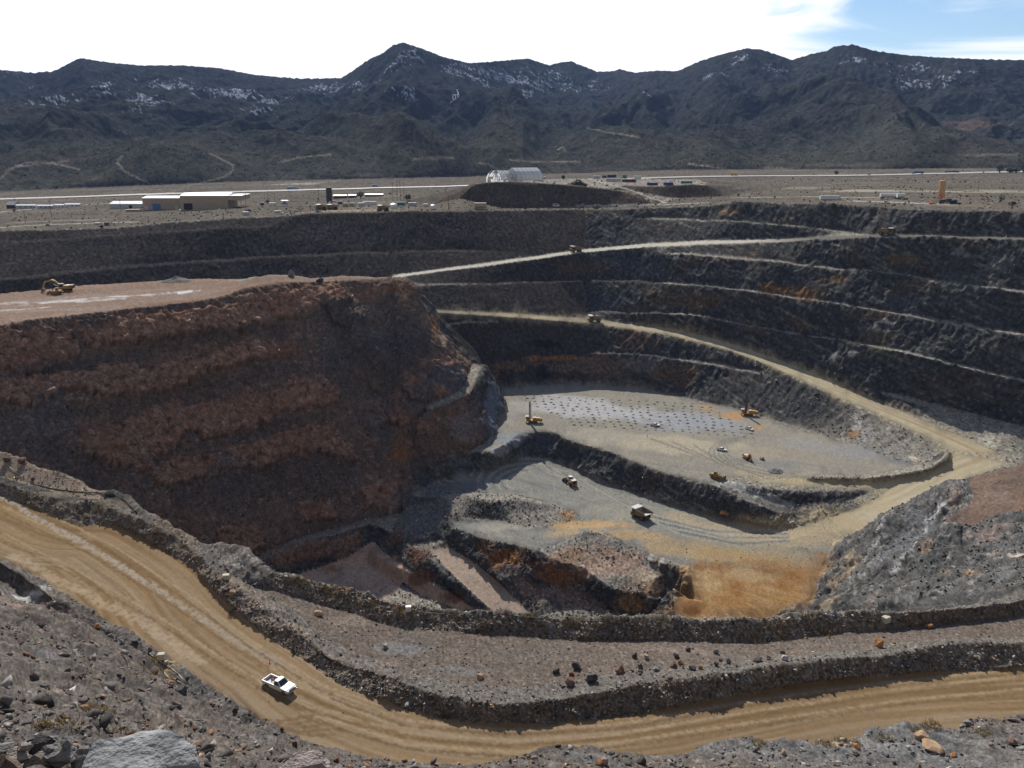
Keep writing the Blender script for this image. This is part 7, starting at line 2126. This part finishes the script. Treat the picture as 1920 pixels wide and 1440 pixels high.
def pipe(label, pts, r=.07, mat='hose', name='plastic_pipe', lift=.1):
    P = [tuple(ground(a, b) + np.array([0, 0, lift])) for a, b in pts]
    o = MB().tube(P, r, 7).build(name, mat, None, smooth=True); tag(o, label, 'pipe'); return o
pipe('cream pipe curving past the beige block', [(281, 1228), (285, 1233), (295, 1240), (310, 1248), (322, 1256), (335, 1266), (349, 1279)])
pipe('cream pipe lying lower and left of the other', [(282, 1239), (290, 1243), (298, 1250), (308, 1263), (320, 1277), (332, 1289)])
pipe('short hooked cream pipe below the straight ones', [(328, 1274), (333, 1279), (342, 1282), (349, 1288), (351, 1294), (346, 1299), (339, 1303)])
pipe('black cable hanging over the rubble at the left edge', [(-20, 1172), (30, 1192), (80, 1208), (120, 1216), (152, 1223)], .045, 'black', 'black_cable')
pipe('pale hose along the sandy ledge at far left', [(8, 866), (18, 876), (32, 888), (42, 896)], .06)
pipe('black pipe along the berm behind the sandy ledge', [(60, 908), (95, 917), (140, 923), (185, 926), (215, 933), (240, 950), (258, 968)], .10, 'black', 'black_pipe')
pipe('thin dark pipe along the top of the far berm', [(760, 1146), (860, 1154), (960, 1161), (1080, 1167), (1200, 1170), (1320, 1170)], .05, 'grey', 'grey_pipe')
o = MB().cyl((0, 0, .05), (0, 0, .7), .2, .04, 12).box(-.26, .26, -.26, .26, 0, .05).build('traffic_cone', 'orange'); tag(o, 'small orange cone on the tan road behind the pickup', 'traffic cone'); put(o, 506, 1243, 0, scale=.7)
# dark gravel heaps
def gravel_heap(label, px, py, wpx, h, c, seed):
    p = ground(px, py); v = (py - CY) / FPX
    s = wpx * p[1] / (CN - SN * v) / FPX / 2
    b = bmesh.new(); bmesh.ops.create_grid(b, x_segments=28, y_segments=28, size=1.0)
    for vv in b.verts:
        r = math.hypot(vv.co.x, vv.co.y)
        z = max(0, 1 - r) ** 1.0 * (1 + .25 * math.sin(vv.co.x * 7 + seed) * math.cos(vv.co.y * 6)) + random.uniform(-.02, .02)
        vv.co.z = z * h - (.25 if r > .97 else .02)
        vv.co.x *= s; vv.co.y *= s
    me = bpy.data.meshes.new('gravel_heap'); b.to_mesh(me); b.free()
    me.materials.append(paint_mat('heap_gravel', c, .95, 0, .3, .1, 5))
    o = bpy.data.objects.new('gravel_heap', me); COL.objects.link(o); tag(o, label, 'gravel heap'); o.location = p
gravel_heap('smooth dark gravel heap beside the pale yellowish block', 466, 1092, 40, 1.3, (.085, .082, .075), 1)
gravel_heap('dark rubble heap at the back of the red plateau', 331, 528, 54, 2.6, (.10, .095, .09), 2)
gravel_heap('blue grey gravel heap on the far rim below the parked trucks', 596, 399, 16, 2.4, (.12, .13, .16), 3)
gravel_heap('low dark gravel heap on the drill pad below the spare bucket', 1454, 884, 30, 1.5, (.15, .148, .14), 4)
gravel_heap('dark gravel heap below the right end of the tall workshop', 466, 397, 18, 3.0, (.09, .085, .08), 5)
# dark bush at the bend of the road
t = thing('dark_bush', 'round blackish bush at the inner edge of the road bend', 'bush')
m = MB(); rb_ = random.Random(3)
for q in range(220):
    a, u = rb_.uniform(0, 6.28), rb_.uniform(-.6, 1); rad = rb_.random() ** .35 * .62
    x, y, z = rad * math.cos(a) * math.sqrt(1 - u * u), rad * math.sin(a) * math.sqrt(1 - u * u), .5 + rad * u
    V, F = hull(5, 700 + q % 7); s = rb_.uniform(.05, .11)
    m.add([(x + i * s, y + j * s, z + k_ * s) for i, j, k_ in V], F)
m.build('leaves', 'leaf', t); MB().cyl((0, 0, -.1), (0, 0, .5), .05).build('stem', 'wood', t)
put(t, 433, 1152, 0)
# drill cuttings: a grid of small dark cones over the blast holes
cb = bmesh.new(); bmesh.ops.create_cone(cb, cap_ends=False, segments=12, radius1=1.0, radius2=.1, depth=.45)
for v in cb.verts:
    v.co.x *= random.uniform(.85, 1.15); v.co.y *= random.uniform(.85, 1.15); v.co.z += .25
cme = bpy.data.meshes.new('drill_cuttings'); cb.to_mesh(cme); cb.free(); cme.materials.append(K['cut'])
A_, B_, C2, D_ = [pt(*q, d=151.5)[:2] for q in ((968, 745), (1330, 757), (1428, 818), (1075, 795))]
n_i, n_j = 22, 11
for j in range(n_j):
    for i in range(n_i):
        u = (i + (.5 if j % 2 else 0)) / n_i; w_ = j / (n_j - 1)
        p = (A_ * (1 - u) + B_ * u) * (1 - w_) + (D_ * (1 - u) + C2 * u) * w_
        p = p + srng.normal(0, .6, 2)
        if srng.random() < .06:
            continue
        o = bpy.data.objects.new('drill_cuttings', cme); COL.objects.link(o)
        tag(o, 'small dark cone of drill cuttings in the grid on the drill pad', 'drill cuttings', 'grid of drill cuttings on the pad')
        s = srng.uniform(.7, 1.2)
        o.location = (p[0], p[1], ground_at(*p) - .04); o.scale = (s * 1.15, s, s * srng.uniform(.8, 1.2)); o.rotation_euler = (0, 0, srng.uniform(0, 6.28))
# the walker on the drill pad
me = bpy.data.meshes.new('person')
sk_v = [(0, 0, .95), (0, 0, 1.2), (0, 0, 1.42), (0, 0, 1.53), (.02, 0, 1.64), (.03, 0, 1.75), (0, .19, 1.40), (-.03, .25, 1.12), (.08, .24, .90), (0, -.19, 1.40), (.02, -.25, 1.12), (.14, -.24, .92), (.02, .1, .9), (.16, .11, .5), (.05, .11, .08), (.2, .12, .04), (.0, -.1, .9), (-.08, -.11, .5), (-.28, -.11, .1), (-.16, -.12, .04)]
sk_e = [(0, 1), (1, 2), (2, 3), (3, 4), (4, 5), (2, 6), (6, 7), (7, 8), (2, 9), (9, 10), (10, 11), (0, 12), (12, 13), (13, 14), (14, 15), (0, 16), (16, 17), (17, 18), (18, 19)]
sk_r = [.14, .13, .15, .06, .095, .085, .065, .048, .038, .065, .048, .038, .095, .065, .05, .04, .095, .065, .05, .04]
me.from_pydata(sk_v, sk_e, [])
t = bpy.data.objects.new('person', me); COL.objects.link(t)
sm_ = t.modifiers.new('skin', 'SKIN'); t.modifiers.new('sub', 'SUBSURF').levels = 1
for v, r in zip(me.skin_vertices[0].data, sk_r):
    v.radius = (r, r)
me.skin_vertices[0].data[0].use_root = True
me.materials.append(K['cloth'])
tag(t, 'person in dark workwear walking alone on the drill pad', 'person')
put(t, 1213.5, 820, 150)
hd = MB().cyl((.03, 0, 1.74), (.03, 0, 1.86), .13, .09, 12).build('hard_hat', 'white', t)
# ------------------------------------------------------------------ the air between here and the range
hz_me = bpy.data.meshes.new('haze')
bmh = bmesh.new()
bmesh.ops.create_cube(bmh, size=1.0)
for v in bmh.verts:
    v.co = Vector((v.co.x * 22000, 3900 + v.co.y * 9000, 350 + v.co.z * 1240))
bmh.to_mesh(hz_me); bmh.free()
hz_m = bpy.data.materials.new('thin_air'); hz_m.use_nodes = True
for n in list(hz_m.node_tree.nodes):
    if n.type == 'BSDF_PRINCIPLED':
        hz_m.node_tree.nodes.remove(n)
hv = hz_m.node_tree.nodes.new('ShaderNodeVolumePrincipled')
hv.inputs['Color'].default_value = (.36, .56, 1.0, 1)
hv.inputs['Density'].default_value = 3.2e-5
hv.inputs['Anisotropy'].default_value = 0.0
hz_m.node_tree.links.new(hv.outputs[0], hz_m.node_tree.nodes['Material Output'].inputs['Volume'])
hz_me.materials.append(hz_m)
hzo = bpy.data.objects.new('haze', hz_me); COL.objects.link(hzo); hzo['kind'] = 'stuff'
hzo['label'] = 'thin blue air between the pit and the far mountains'
